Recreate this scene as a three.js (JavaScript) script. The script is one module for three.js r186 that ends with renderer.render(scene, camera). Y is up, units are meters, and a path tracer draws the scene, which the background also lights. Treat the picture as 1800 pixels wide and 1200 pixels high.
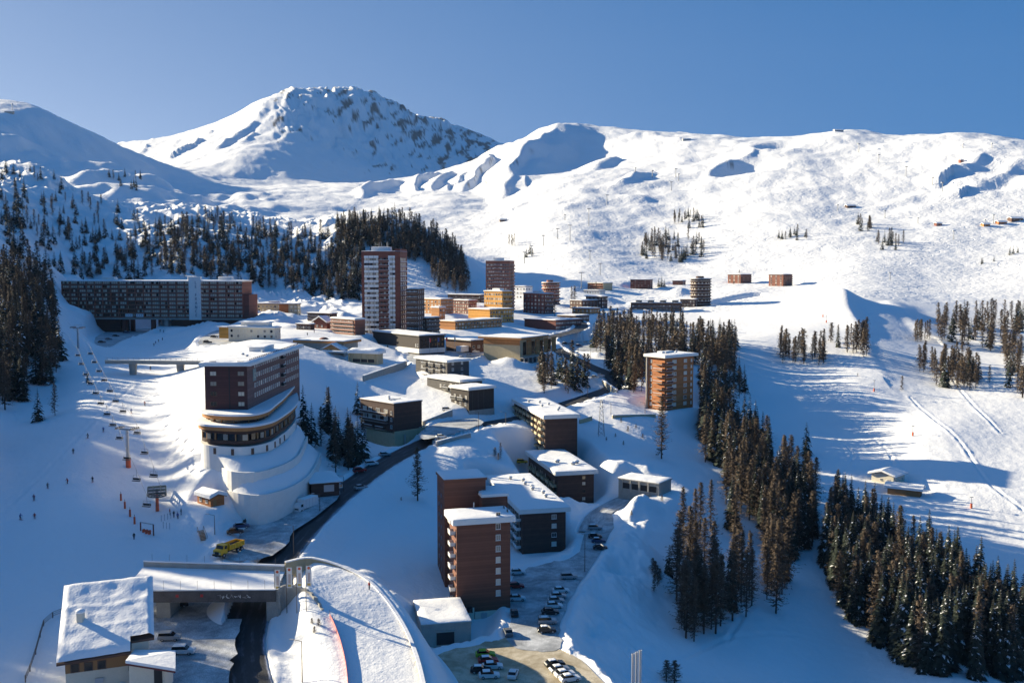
import * as THREE from 'three';
import { mergeGeometries } from 'three/addons/utils/BufferGeometryUtils.js';
import { ImprovedNoise } from 'three/addons/math/ImprovedNoise.js';
import { FontLoader } from 'three/addons/loaders/FontLoader.js';
import { TextGeometry } from 'three/addons/geometries/TextGeometry.js';
import { MarchingCubes } from 'three/addons/objects/MarchingCubes.js';

// ---------------------------------------------------------------- camera, sky, sun, exposure
const scene = new THREE.Scene();
const CAM_Y = 130, FOCAL = 1729, HORIZON = 470;          // focal length in pixels of an 1800 px wide frame
const PITCH = -Math.atan((600 - HORIZON) / FOCAL);
const camera = new THREE.PerspectiveCamera(2 * Math.atan(600 / FOCAL) * 180 / Math.PI, 1.5, 1, 12000);
camera.position.set(0, CAM_Y, 0);
camera.rotation.set(PITCH, 0, 0);

const SUN_AZ = 62 * Math.PI / 180, SUN_EL = 18 * Math.PI / 180;   // azimuth counted to the left of the view
const SUN = new THREE.Vector3(-Math.sin(SUN_AZ) * Math.cos(SUN_EL), Math.sin(SUN_EL), -Math.cos(SUN_AZ) * Math.cos(SUN_EL));
const sun = new THREE.DirectionalLight(new THREE.Color(1, 0.87, 0.62), 5);
sun.position.copy(SUN).multiplyScalar(3000).add(new THREE.Vector3(0, 0, -600));
sun.target.position.set(0, 0, -600);
sun.castShadow = true;
Object.assign(sun.shadow.camera, { left: -1500, right: 1500, top: 1500, bottom: -1500, near: 100, far: 8000 });
sun.shadow.mapSize.set(4096, 4096);
scene.add(sun, sun.target);

function makeSky() {                                     // clear winter air: deep blue overhead, pale near the horizon and towards the sun
  const W = 1024, H = 512, data = new Float32Array(W * H * 4), d = new THREE.Vector3();
  for (let j = 0; j < H; j++) for (let i = 0; i < W; i++) {
    const el = ((j + 0.5) / H - 0.5) * Math.PI, az = ((i + 0.5) / W - 0.5) * 2 * Math.PI;
    d.set(Math.cos(el) * Math.cos(az), Math.sin(el), Math.cos(el) * Math.sin(az));
    const up = Math.max(0, d.y), c = d.dot(SUN), pale = Math.exp(-up * 7.5);
    const glow = Math.pow(Math.max(0, 0.5 + 0.5 * c), 4.5), near = Math.pow(Math.max(0, c), 24);
    const deep = [0.004, 0.135, 0.415], hor = [0.06, 0.25, 0.58];
    const k = 4 * (j * W + i);
    for (let n = 0; n < 3; n++) {
      let v = deep[n] + (hor[n] - deep[n]) * pale;
      v += glow * [1.2, 1.18, 1.1][n] * (0.15 + 0.85 * pale) + near * [0.9, 0.85, 0.75][n];
      data[k + n] = 0.39 * v;
    }
    data[k + 3] = 1;
  }
  const t = new THREE.DataTexture(data, W, H, THREE.RGBAFormat, THREE.FloatType);
  t.mapping = THREE.EquirectangularReflectionMapping; t.minFilter = t.magFilter = THREE.LinearFilter; t.needsUpdate = true;
  return t;
}
scene.background = makeSky();
scene.environment = scene.background;
scene.fog = new THREE.FogExp2(0xa4c6f6, 0.000015);

const renderer = new THREE.WebGLRenderer({ antialias: true });
renderer.toneMapping = THREE.LinearToneMapping;
renderer.toneMappingExposure = 2.5;
renderer.shadowMap.enabled = true;

// ---------------------------------------------------------------- small helpers
function rng(seed) { let a = seed >>> 0; return () => { a = (a + 0x6D2B79F5) | 0; let t = Math.imul(a ^ (a >>> 15), 1 | a); t = (t + Math.imul(t ^ (t >>> 7), 61 | t)) ^ t; return ((t ^ (t >>> 14)) >>> 0) / 4294967296; }; }
const PN = new ImprovedNoise(), noise = (x, y, z = 0) => PN.noise(x, y, z);
const clamp = (x, a, b) => Math.min(b, Math.max(a, x)), mix = (a, b, t) => a + (b - a) * t;
const smooth = (a, b, x) => { const t = clamp((x - a) / (b - a), 0, 1); return t * t * (3 - 2 * t); };
function fbm(x, z, oct = 4) { let s = 0, a = 1, f = 1; for (let o = 0; o < oct; o++) { s += a * noise(x * f + o * 17.3, z * f - o * 9.1, o * 3.7); a *= 0.5; f *= 2.03; } return s; }
const used = {};
function numbered(n) { const k = used[n] = (used[n] ?? -1) + 1; return k ? n + '_' + String(k).padStart(3, '0') : n; }
const cp = Math.cos(PITCH), sp = Math.sin(PITCH);
/** the point seen at pixel (u, v) of the 1800 x 1200 photograph, d metres in front of the camera along the ground */
function at(u, v, d) {
  const x = (u - 900) / FOCAL, y = -(v - 600) / FOCAL, ry = y * cp + sp, rz = y * sp - cp, k = d / -rz;
  return new THREE.Vector3(x * k, CAM_Y + ry * k, rz * k);
}
function toPixel(p) { const y = p.y - CAM_Y, cy = y * cp + p.z * sp, cz = -y * sp + p.z * cp; return [900 - p.x / cz * FOCAL, 600 + cy / cz * FOCAL, -p.z]; }
// ---------------------------------------------------------------- terrain: one height field through surveyed points
// each point: pixel column, pixel row, distance; the rows behind a crest are lower in the picture than the crest itself
const SURVEY = [
  [0,1200,176],[0,1000,235],[0,900,262],[0,800,310],[0,720,360],[0,640,400],[0,560,450],[0,500,520],[0,430,650],[0,380,800],[0,335,1000],[0,305,1200],[0,335,1500],[0,300,2200],[0,262,2250],[0,196,2650],[0,240,4000],
  [60,290,1280],[60,330,1500],[60,191,2800],[110,214,3000],[60,235,4100],[60,270,2350],[80,690,390],[80,600,470],[90,520,620],
  [150,1200,176],[150,1000,235],[150,900,258],[150,800,300],[150,720,350],[150,660,400],[150,610,500],[150,580,600],[150,540,690],[150,470,800],[150,420,950],[150,370,1120],[130,335,1300],[150,352,1450],[140,306,2100],[200,300,2150],[250,312,2200],[160,290,2700],[165,241,3300],[165,300,4300],
  [215,262,3450],[255,276,3560],[300,296,3700],[230,249,5000],[300,240,4950],[330,231,4900],[400,210,4800],[330,268,4300],[345,310,3300],
  [300,1180,183],[300,1120,202],[340,1060,220],[230,985,240],[300,980,243],[380,985,243],[300,900,265],[300,800,300],[300,700,350],[300,655,400],[300,615,520],[300,590,620],[300,572,680],[300,520,760],[300,470,850],[300,420,1000],[280,365,1250],[300,392,1500],[330,342,2200],[300,325,2700],
  [400,965,245],[395,900,258],[380,830,272],[352,740,305],[340,680,345],[440,790,290],[450,905,264],[520,885,274],[560,840,300],[560,790,335],[560,720,378],[520,680,385],[480,640,400],[480,600,500],[450,565,650],[450,530,800],[450,500,880],[450,450,1000],[450,405,1150],[420,376,1260],[450,402,1500],[450,347,2200],[450,328,2700],[450,312,3600],[440,278,3780],[450,225,4400],[477,178,4650],[500,172,4700],[480,230,5900],
  [600,1200,178],[690,1200,180],[640,1060,212],[560,985,245],[650,950,262],[700,900,285],[750,850,315],[800,800,345],[860,765,380],[600,830,322],[600,780,362],[600,720,405],[600,680,432],[620,650,462],[600,620,505],[600,590,560],[600,560,680],[600,530,850],[600,510,920],[600,470,1000],[600,420,1100],[590,386,1180],[540,402,1200],[600,402,1500],[600,346,2300],[550,325,2700],[600,322,2900],[620,312,3900],[620,290,4080],[620,235,4650],[625,167,5100],[600,240,6300],[560,170,4880],[680,178,5300],[740,207,5500],[800,222,5650],
  [750,1200,195],[770,1118,221],[740,1040,242],[760,970,262],[850,1160,208],[850,1102,229],[950,1100,232],[900,1020,258],[960,1000,270],[1040,940,298],[900,975,290],[1000,900,320],[1000,1180,206],[900,1200,200],
  [750,620,540],[700,660,470],[800,640,500],[800,700,430],[860,650,490],[900,690,450],[940,640,530],[750,590,600],[750,550,720],[750,525,850],[750,508,930],[750,475,1000],[720,420,1080],[690,380,1150],[640,392,1120],[750,405,1120],[800,440,1080],[828,500,1000],[700,420,1500],[640,368,2100],[700,392,1800],[760,378,1900],[780,345,2200],[720,330,2500],[760,308,4300],[760,295,4540],[770,255,5100],[760,260,6500],
  [850,515,980],[850,480,1200],[860,440,1450],[850,402,1700],[850,386,1850],[850,362,2050],[860,320,2400],[870,278,4600],[870,253,5700],[900,255,5700],[870,290,6600],[940,248,3000],
  [1000,545,820],[1000,510,950],[1000,480,1100],[1000,440,1300],[1000,400,1500],[1000,350,1800],[1000,305,2150],[985,222,2700],[985,300,3600],[1075,234,2650],[1075,300,3600],
  [1150,740,425],[1080,700,450],[1080,640,540],[1140,650,520],[1040,600,640],[1150,580,700],[1200,700,470],[1230,640,540],[1200,600,640],[1200,560,780],[1200,542,860],[1200,520,950],[1200,500,1050],[1200,470,1250],[1200,420,1450],[1200,370,1700],[1200,320,1950],[1200,280,2200],[1200,245,2450],[1150,234,2600],[1200,310,3400],[1080,420,1450],[1080,350,1800],[1080,520,950],[1080,300,2150],[1030,268,2540],[1000,288,2440],[1050,292,2380],
  [1350,1130,258],[1300,1080,270],[1250,1000,298],[1150,900,324],[1100,830,354],[1050,790,386],[1250,850,365],[1350,830,395],[1200,780,414],[1100,1000,280],[1050,1100,240],[1100,1200,216],[1200,1190,229],[1400,900,352],[1500,1000,314],[1600,1080,284],[1700,1150,262],[1500,1190,250],[1800,1200,250],
  [1300,760,462],[1400,690,535],[1500,740,480],[1600,830,395],[1700,900,352],[1800,985,318],[1350,640,590],[1350,600,640],[1350,570,720],[1350,540,820],[1300,508,980],[1380,512,950],[1350,480,1150],[1350,440,1300],[1350,400,1450],[1350,350,1700],[1350,300,2000],[1300,243,2480],[1390,242,2520],[1350,310,3400],[1460,230,2600],
  [1500,700,510],[1500,640,580],[1480,590,660],[1500,550,740],[1500,515,850],[1500,480,1050],[1500,440,1250],[1500,400,1450],[1500,365,1650],[1500,330,1850],[1500,280,2200],[1495,228,2600],[1500,310,3500],[1560,238,2600],
  [1650,760,440],[1650,700,515],[1650,640,600],[1640,600,680],[1650,560,760],[1650,530,850],[1650,490,1050],[1650,440,1250],[1650,400,1450],[1650,360,1700],[1650,310,2000],[1650,265,2300],[1640,235,2550],[1650,310,3500],[1720,234,2550],
  [1800,850,375],[1800,760,445],[1800,690,520],[1800,620,640],[1800,560,780],[1800,520,900],[1800,460,1150],[1800,400,1450],[1800,350,1750],[1800,300,2050],[1800,262,2350],[1800,330,3300],
];
// beyond the frame: sideways tangent, height above the camera, distance
const BEYOND = [
  [-.85,9,345],[-1.1,14,310],[-.66,-6,430],[-1.0,16,355],[-1.25,38,355],[-.62,-48,290],[-.62,-63,240],[-.8,-48,245],[-1.2,-12,225],[-1.5,14,245],[-2,15,200],[-.7,45,700],[-1,70,600],[-1,200,1500],[-.75,150,1500],[-2,100,500],[-3,80,300],[-3,-30,100],[-1,-68,120],[-.5,-78,120],
  [0,-84,60],[0,-84,120],[1,-95,200],[1,-95,60],[.7,-66,500],[.65,-85,330],[.7,-8,900],[.7,55,1200],[.7,170,1600],[.7,235,1800],[1.2,-60,500],[1.2,200,1500],[1.2,100,4000],[.7,150,3500],[-.7,560,3600],[-.7,300,2500],[-1.2,500,3500],[-3,500,2500],[-1.5,-66,80],[.3,-95,180],[.5,-98,215],[0,300,6800],[-.4,300,6800],[.5,150,6800],
];
const CTRL = [];
// the right-hand mountain wraps round towards the camera, so that it faces the sun
const wrap = (u, d) => d * (1 - 0.30 * smooth(1040, 2000, u) * smooth(600, 2500, d));
for (const [u, v, dd] of SURVEY) { const d = wrap(u, dd); const p = at(u, v, d); CTRL.push([p.x / -p.z, Math.log(-p.z), (p.y - CAM_Y) / -p.z]); }
for (const [s, h, d] of BEYOND) CTRL.push([s, Math.log(d), h / d]);
const KS = 4.2, KT = 2.2, KC = 0.02, nC = CTRL.length;
const cA = new Float64Array(nC), cB = new Float64Array(nC);
CTRL.forEach((c, i) => { cA[i] = c[0] * KS; cB[i] = c[1] * KT; });
const kern = (a, b) => Math.sqrt(a * a + b * b + KC);
function solve(M, y) {                                   // Gaussian elimination with pivoting
  const n = y.length;
  for (let k = 0; k < n; k++) {
    let p = k; for (let i = k + 1; i < n; i++) if (Math.abs(M[i][k]) > Math.abs(M[p][k])) p = i;
    [M[k], M[p]] = [M[p], M[k]]; [y[k], y[p]] = [y[p], y[k]];
    for (let i = k + 1; i < n; i++) { const f = M[i][k] / M[k][k]; if (!f) continue; const a = M[i], b = M[k]; for (let j = k; j < n; j++) a[j] -= f * b[j]; y[i] -= f * y[k]; }
  }
  for (let k = n - 1; k >= 0; k--) { for (let j = k + 1; j < n; j++) y[k] -= M[k][j] * y[j]; y[k] /= M[k][k]; }
  return y;
}
const wC = (() => {
  const M = CTRL.map((_, i) => { const r = new Float64Array(nC + 1); for (let j = 0; j < nC; j++) r[j] = kern(cA[i] - cA[j], cB[i] - cB[j]); r[i] -= 0.004; r[nC] = 1; return r; });
  const last = new Float64Array(nC + 1).fill(1); last[nC] = 0; M.push(last);
  return solve(M, Float64Array.from([...CTRL.map((c) => c[2]), 0]));
})();
function baseHeight(x, z) {
  const d = -z, a = x / d * KS, b = Math.log(d) * KT; let q = wC[nC];
  for (let i = 0; i < nC; i++) { const p = a - cA[i], r = b - cB[i]; q += wC[i] * Math.sqrt(p * p + r * r + KC); }
  return CAM_Y + q * d;
}
// ridges and spurs of the mountains: pixel polyline, drop per metre on the two sides, roundness
const RIDGES = [
  { p: [[520,172,4750],[477,180,4650],[430,227,4380],[393,252,4200],[347,278,4020],[303,296,3880]], l: 0.55, r: 0.75, k: 12, c: 900 },
  { p: [[445,232,4300],[427,242,4200],[408,278,3950]], l: 0.9, r: 0.9, k: 10, c: 300 },
  { p: [[215,250,5000],[250,246,4980],[300,240,4950],[330,231,4930],[400,210,4850],[440,196,4750],[477,178,4680]], l: 0.6, r: 0.6, k: 10, c: 500 },
  { p: [[335,231,4900],[320,244,4700],[300,258,4550]], l: .7, r: .8, k: 8, c: 260 },
  { p: [[395,212,4840],[375,228,4650],[345,246,4480],[325,256,4380]], l: .6, r: .8, k: 8, c: 260 },
  { p: [[270,244,4950],[262,252,4800],[250,258,4650]], l: .7, r: .8, k: 8, c: 240 },
  { p: [[505,172,4700],[520,172,4740],[560,171,4830],[600,169,4930],[625,166,5090],[650,178,5180],[680,178,5290],[710,188,5400],[740,207,5500],[775,210,5580],[800,222,5640],[840,245,5700],[872,253,5700]], l: 0.85, r: 0.85, k: 12, c: 700 },
  { p: [[625,166,5090],[612,205,4800],[596,250,4450]], l: .8, r: .9, k: 8, c: 240 },
  { p: [[560,171,4830],[545,215,4550],[530,255,4250]], l: .8, r: .9, k: 8, c: 220 },
  { p: [[710,188,5400],[715,222,5150],[720,252,4950]], l: .8, r: .9, k: 8, c: 220 },
  { p: [[660,178,5220],[664,215,4980],[668,245,4800]], l: .8, r: .9, k: 8, c: 200 },
  { p: [[0,196,2650],[60,191,2800],[100,208,2960],[160,240,3290],[215,262,3450],[300,296,3720]], l: .5, r: .55, k: 25, c: 700 },
  // spurs under the middle peak
  { p: [[880,254,3600],[925,247,3000],[960,232,2800],[985,222,2700],[1010,232,2680],[1075,234,2650],[1150,233,2600],[1200,245,2450]], l: .6, r: .6, k: 10, c: 400 },
  { p: [[985,222,2700],[962,233,2600],[930,247,2470],[914,268,2370],[902,288,2290],[900,310,2230],[880,345,2120]], l: .62, r: 1.0, k: 5, c: 260 },
  { p: [[900,374,1900],[850,376,1880],[805,383,1850]], l: .7, r: .7, k: 3, c: 60 },
  { p: [[905,262,2900],[865,268,2700],[848,286,2540],[832,312,2400],[812,345,2240]], l: .5, r: 1.3, k: 4, c: 220 },
  { p: [[850,288,2650],[812,300,2540],[798,320,2400],[784,350,2240]], l: .55, r: 1.3, k: 4, c: 150 },
  { p: [[820,298,2700],[778,303,2540],[764,323,2400],[748,352,2240]], l: .55, r: 1.3, k: 4, c: 150 },
  { p: [[790,302,2800],[737,305,2570],[728,328,2400],[722,355,2240]], l: .55, r: 1.3, k: 4, c: 150 },
  { p: [[700,312,2700],[652,315,2480],[636,332,2340],[632,348,2260]], l: .6, r: .8, k: 8, c: 170 },
  { p: [[985,222,2700],[950,265,2450],[925,300,2300],[925,312,2250]], l: .3, r: .5, k: 30, c: 120 },
  { p: [[1080,272,2350],[1020,300,2180],[960,335,2020],[905,365,1880]], l: .3, r: .62, k: 8, c: 160 },
  // crest of the built-up run on the right, steep towards the gully
  { p: [[1476,512,800],[1490,543,735],[1512,588,665],[1530,628,600],[1556,664,552]], l: .22, r: .62, k: 4, c: 55, near: 1 },
  { p: [[1560,530,800],[1600,560,745],[1640,590,690]], l: .5, r: .3, k: 5, c: 45, near: 1 },
  // bumps on the right mountain
  { p: [[1330,262,2250],[1318,272,2170],[1285,280,2100],[1262,293,2050],[1247,315,1970],[1244,325,1930]], l: .45, r: .95, k: 5, c: 150 },
  { p: [[1400,243,2520],[1384,250,2400],[1362,258,2300],[1345,272,2200]], l: .4, r: .9, k: 5, c: 120 },
  { p: [[1150,296,2080],[1118,300,2020],[1090,318,1960],[1060,338,1890]], l: .35, r: .8, k: 5, c: 110 },
  { p: [[1760,262,2300],[1735,266,2250],[1712,275,2150],[1690,285,2060]], l: .35, r: .9, k: 5, c: 110 },
  { p: [[1800,268,2200],[1760,290,2030],[1728,300,1940],[1712,316,1870]], l: .3, r: .7, k: 8, c: 150 },
  { p: [[1640,330,1850],[1600,345,1760],[1560,360,1680]], l: .3, r: .5, k: 12, c: 130 },
];
for (const R of RIDGES) {
  R.q = R.p.map(([u, v, d]) => at(u, v, wrap(u, d))); const b = R.b = [1e9, -1e9, 1e9, -1e9];
  for (const p of R.q) { b[0] = Math.min(b[0], p.x - R.c); b[1] = Math.max(b[1], p.x + R.c); b[2] = Math.min(b[2], p.z - R.c); b[3] = Math.max(b[3], p.z + R.c); }
}
/** nearest point of a polyline: [distance, side (+1 right of travel), y, position along] */
function near(q, x, z) {
  let best = 1e18, side = 1, y = 0, along = 0, run = 0;
  for (let i = 0; i + 1 < q.length; i++) {
    const a = q[i], b = q[i + 1], dx = b.x - a.x, dz = b.z - a.z, L = dx * dx + dz * dz, t = clamp(((x - a.x) * dx + (z - a.z) * dz) / L, 0, 1);
    const ex = x - a.x - t * dx, ez = z - a.z - t * dz, e = ex * ex + ez * ez;
    if (e < best) { best = e; side = dx * ez - dz * ex > 0 ? 1 : -1; y = a.y + (b.y - a.y) * t; along = run + Math.sqrt(L) * t; }
    run += Math.sqrt(L);
  }
  return [Math.sqrt(best), side, y, along];
}
function smax(a, b, k) { const h = clamp(0.5 + 0.5 * (a - b) / k, 0, 1); return mix(b, a, h) + k * h * (1 - h); }
const PADS = [];     // building plots levelled into the slope: { q: outline, y, r }
// ---------------------------------------------------------------- plots of the buildings
// near corner pixel (u, top row, bottom row), distance, where the left and the right wall end, turn in degrees
function sightDistance(u, v) { const a = at(u, v, 1); for (let d = 150; d < 2600; d *= 1.0015) if ((a.y - CAM_Y) * d + CAM_Y < baseHeight(a.x * d, a.z * d)) return d; return 900; }
function plot(u, vt, vb, d, ul, ur, turn, o = {}) {
  if (o.pad !== 0 && !o.keep) d = sightDistance(u, vb);
  const t = turn * Math.PI / 180, c = Math.cos(t), s = Math.sin(t), top = at(u, vt, d), low = at(u, vb, d), x = low.x;
  const kr = (ur - 900) / FOCAL, kl = (ul - 900) / FOCAL;
  const b = { x, z: -d, y: low.y, h: top.y - low.y, t, WB: o.WB ?? (kr * d - x) / (c - kr * s), WA: o.WA ?? (x - kl * d) / (s + kl * c), ...o };
  b.world = (lx, lz) => new THREE.Vector3(b.x + c * lx + s * lz, b.y, b.z - s * lx + c * lz);
  if (o.pad !== 0) { const e = 1.5, P = { q: [b.world(-e, e), b.world(b.WB + e, e), b.world(b.WB + e, -b.WA - e), b.world(-e, -b.WA - e)], y: b.y, r: o.pad ?? 10 }; bounds(P, P.r); PADS.push(P); }
  return b;
}

const PL = {
  hotel: plot(435, 643, 720, 283, 357, 524, 89, { pad: 0 }),
  tower: plot(803, 922, 1078, 232, 788, 897, 15, { pad: 0 }),
  towerBack: plot(782, 847, 1043, 247, 777, 853, 15, { pad: 0, WA: 10 }),
  towerMid: plot(848, 874, 900, 246, 840, 892, 15, { pad: 0, WA: 9 }),
  brownFlats: plot(918, 902, 974, 290, 893, 996, 13, { WA: 48, pad: 8 }),
  stepUpper: plot(958, 736, 806, 385, 913, 1016, 14, { WA: 50, pad: 0 }),
  stepLower: plot(980, 835, 905, 345, 925, 1046, 14, { WA: 40, pad: 13, keep: 1 }),
  orange: plot(1168, 629, 722, 438, 1141, 1225, 38, { pad: 8, keep: 1, WB: 19 }),
  timber: plot(692.5, 711, 760, 375, 631, 740, 45, { pad: 0 }),
  timberBase: plot(692.5, 759, 792, 374.4, 640, 752, 45, { pad: 5, keep: 1 }),
  cascadeA: plot(786, 637, 668, 455, 730, 824, 39, { pad: 0 }),
  cascadeB: plot(809, 672, 700, 431, 784, 847, 39, { pad: 0, WA: 26 }),
  cascadeC: plot(824, 686, 730, 414, 792, 868, 39, { pad: 0 }),
  longHall: plot(737, 592, 620, 515, 655, 781, 38, {}),
  lowHall: plot(828, 600, 618, 540, 783, 872, 45, {}),
  sports: plot(914, 597, 641, 545, 850, 955, 58, { pad: 5 }),
  skyTower: plot(704, 443, 588, 572, 636, 716, 85, {}),
  skyAnnex: plot(735, 509, 592, 612, 714, 746, 80, {}),
  backTower: plot(896, 459, 548, 800, 854, 904, 84, {}),
  goldTower: plot(883, 513, 562, 720, 851, 900, 45, {}),
  goldLow: plot(861, 545, 568, 690, 823, 903, 45, {}),
  goldWing: plot(800, 566, 580, 640, 770, 882, 50, {}),
  ochreBlock: plot(775, 527, 552, 730, 744, 796, 45, {}),
  ochreStair: plot(772, 541, 566, 690, 758, 782, 45, {}),
  redBrown: plot(824, 529, 552, 752, 793, 838, 45, {}),
  brownBar: plot(846, 519, 532, 795, 787, 856, 60, {}),
  balconyRow: plot(748, 560, 588, 640, 735, 772, 55, {}),
  darkRed: plot(957, 517, 552, 740, 920, 973, 45, {}),
  roundTower: plot(974, 498, 536, 830, 947, 990, 45, {}),
  whiteHouse: plot(924, 504, 526, 790, 901, 936, 50, {}),
  longRed: plot(977, 564, 580, 660, 922, 1022, 45, {}),
  longRedB: plot(1012, 556, 572, 700, 980, 1036, 50, {}),
  earthHouse: plot(1023, 529, 543, 782, 1002, 1060, 45, {}),
  earthLow: plot(1036, 543, 556, 745, 1006, 1055, 45, {}),
  darkHouse: plot(1058, 522, 542, 805, 1030, 1068, 50, {}),
  creamHouse: plot(1060, 498, 511, 900, 1033, 1076, 45, {}),
  shopRow: plot(1054, 511, 517, 885, 1026, 1064, 60, {}),
  redHouse: plot(1143, 492, 508, 930, 1108, 1147, 75, {}),
  smallLodge: plot(1200, 494, 501, 955, 1182, 1205, 70, {}),
  darkTower: plot(1240, 491, 537, 850, 1211, 1252, 55, {}),
  darkWing: plot(1222, 527, 539, 835, 1196, 1232, 60, {}),
  fieldA: plot(1302, 483, 498, 1000, 1279, 1320, 45, {}),
  fieldB: plot(1377, 483, 503, 955, 1351, 1392, 45, {}),
  terraceRow: plot(1198, 533, 547, 850, 1109, 1206, 82, { WB: 14 }),
  longBar: plot(428, 495, 575, 660, 110, 432, 84, { pad: 8, keep: 1 }),
  school: plot(523, 535, 556, 705, 437, 528, 78, {}),
  redLodge: plot(624, 562, 589, 610, 581, 641, 45, {}),
  beige: plot(483, 577, 597, 480, 400, 492, 72, {}),
  liftHall: plot(604, 604, 622, 440, 520, 628, 70, {}),
  pavilion: plot(664, 622, 641, 420, 614, 672, 70, {}),
  lodgeA: plot(574, 566, 578, 620, 551, 582, 55, {}),
  lodgeB: plot(583, 552, 564, 660, 540, 592, 60, {}),
  lodgeC: plot(546, 571, 580, 600, 520, 552, 60, {}),
  chalet: plot(105, 1168, 1210, 174, 98, 270, 2, { WA: 26, pad: 0 }),
  skiHut: plot(370, 876, 892, 268, 338, 386, 48, { pad: 4 }),
  shed: plot(1158, 851, 872, 330, 1090, 1184, 55, { pad: 11 }),
  garage: plot(741, 1102, 1134, 214, 738, 826, 12, { WA: 16, pad: 0 }),
  farmA: plot(1571, 838, 852, 345, 1541, 1600, 45, { pad: 5 }),
  farmB: plot(1618, 862, 874, 325, 1570, 1632, 60, { pad: 4 }),
  roadShed: plot(548, 851, 866, 290, 531, 592, 20, { pad: 3 }),
};
// ---------------------------------------------------------------- roads, lots and pistes that are levelled into the terrain
function curve(points, step = 2.5) {
  const q = points.map((a) => a.isVector3 ? a : at(...a)), c = new THREE.CatmullRomCurve3(q, false, 'centripetal');
  return c.getSpacedPoints(Math.max(2, Math.round(c.getLength() / step)));
}
const ROADS = {
  main: { p: [[455,1290,160],[432,1200,179],[424,1130,198],[438,1075,210],[462,1020,228],[506,960,249],[556,905,272],[612,858,300],[680,812,336],[740,781,363],[800,757,388],[860,744,408],[920,733,424],[985,713,446],[1040,695,468],[1076,681,488],[1082,668,505],[1062,655,523],[1028,640,545],[992,622,566],[965,606,590],[962,596,612],[985,588,640],[1015,580,672],[1022,570,710],[1005,560,740]], w: 4.6, bank: 0.9 },
  valley: { p: [[1036,935],[1052,905],[1085,884],[1112,872]].map(([u, v], i) => onLevel(u, v, -83.08 + (i > 1 ? 0.5 : 0))), w: 3.6, bank: 0.15 },
  spur: { p: [[790,768,384],[765,776,377],[735,790,367]], w: 3, bank: 0.2 },
  village: { p: [[968,603,592],[920,612,572],[880,618,560],[840,625,548],[800,636,530],[760,646,512]], w: 4, bank: 0.6 },
  plateau: { p: [[1005,560,740],[1040,551,790],[1100,545,830],[1180,541,860],[1260,536,890],[1330,528,930]], w: 3, bank: 0.4 },
};
for (const r of Object.values(ROADS)) r.q = curve(r.p, 3);
const LOTS = [   // pixel outline on a level plane: height below the camera
  { name: 'parking_lot', y: -75.5, c: [[275,1065],[300,1050],[420,1050],[428,1080],[412,1140],[402,1200],[398,1290],[250,1290],[255,1150]], tone: 'slush' },
  { name: 'parking_lot', y: -83.1, c: [[770,1150],[840,1132],[915,1120],[1005,1150],[1080,1230],[1080,1290],[810,1290],[775,1215],[738,1176]], tone: 'mud' },
  { name: 'parking_lot', y: -83.05, c: [[905,1138],[898,1080],[905,1010],[960,990],[1005,980],[1050,900],[1075,905],[1062,960],[1010,1040],[985,1100],[978,1142]], tone: 'slush' },
  { name: 'parking_lot', y: -92.4, slope: 0.0875, c: [[380,975],[410,955],[455,905],[540,868],[575,862],[600,862],[520,935],[480,975],[430,985]], tone: 'slush' },
  { name: 'parking_lot', auto: [795, 750], c: [[745,772],[740,758],[775,742],[830,735],[850,742],[810,757]], tone: 'slush' },
  { name: 'parking_lot', auto: [800, 626], c: [[720,622],[790,612],[850,606],[880,612],[835,628],[770,646],[735,640]], tone: 'slush' },
  { name: 'parking_lot', auto: [1030, 608], c: [[985,602],[1050,598],[1085,606],[1060,620],[1005,614]], tone: 'slush' },
  { name: 'parking_lot', auto: [215, 592], c: [[165,600],[205,580],[270,577],[215,598],[185,612]], tone: 'slush' },
  { name: 'parking_lot', auto: [410, 592], c: [[355,592],[400,578],[455,582],[470,592],[400,605],[362,608]], tone: 'slush' },
];
function onLevel(u, v, y, slope = 0) { const a = at(u, v, 1), k = y / (a.y - CAM_Y - slope); return new THREE.Vector3(a.x * k, CAM_Y + y + slope * k, a.z * k); }
function levelAt(u, v) { const a = at(u, v, 1); for (let d = 150; d < 1500; d *= 1.002) if ((a.y - CAM_Y) * d + CAM_Y < baseHeight(a.x * d, a.z * d)) return (a.y - CAM_Y) * d; return -40; }
for (const l of LOTS) {
  if (l.auto) l.y = levelAt(...l.auto);
  l.q = new THREE.CatmullRomCurve3(l.c.map(([u, v]) => onLevel(u, v, l.y, l.slope)), true, 'centripetal').getPoints(l.c.length * 6).slice(0, -1);
  l.q.forEach((p, i) => { p.x += 1.1 * noise(i * 0.83, l.y, 3) + 0.5 * noise(i * 2.1, l.y, 8); p.z += 1.6 * noise(i * 0.77, l.y, 5) + 0.7 * noise(i * 1.9, l.y, 2); if (l.slope) p.y = CAM_Y + l.y - l.slope * p.z; });
}
const inside = (q, x, z) => { let c = false; for (let i = 0, j = q.length - 1; i < q.length; j = i++) if ((q[i].z > z) !== (q[j].z > z) && x < (q[j].x - q[i].x) * (z - q[i].z) / (q[j].z - q[i].z) + q[i].x) c = !c; return c; };
function edgeDistance(q, x, z) { let b = 1e18; for (let i = 0, j = q.length - 1; i < q.length; j = i++) { const dx = q[i].x - q[j].x, dz = q[i].z - q[j].z, t = clamp(((x - q[j].x) * dx + (z - q[j].z) * dz) / (dx * dx + dz * dz), 0, 1), ex = x - q[j].x - t * dx, ez = z - q[j].z - t * dz; b = Math.min(b, ex * ex + ez * ez); } return Math.sqrt(b); }

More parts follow.
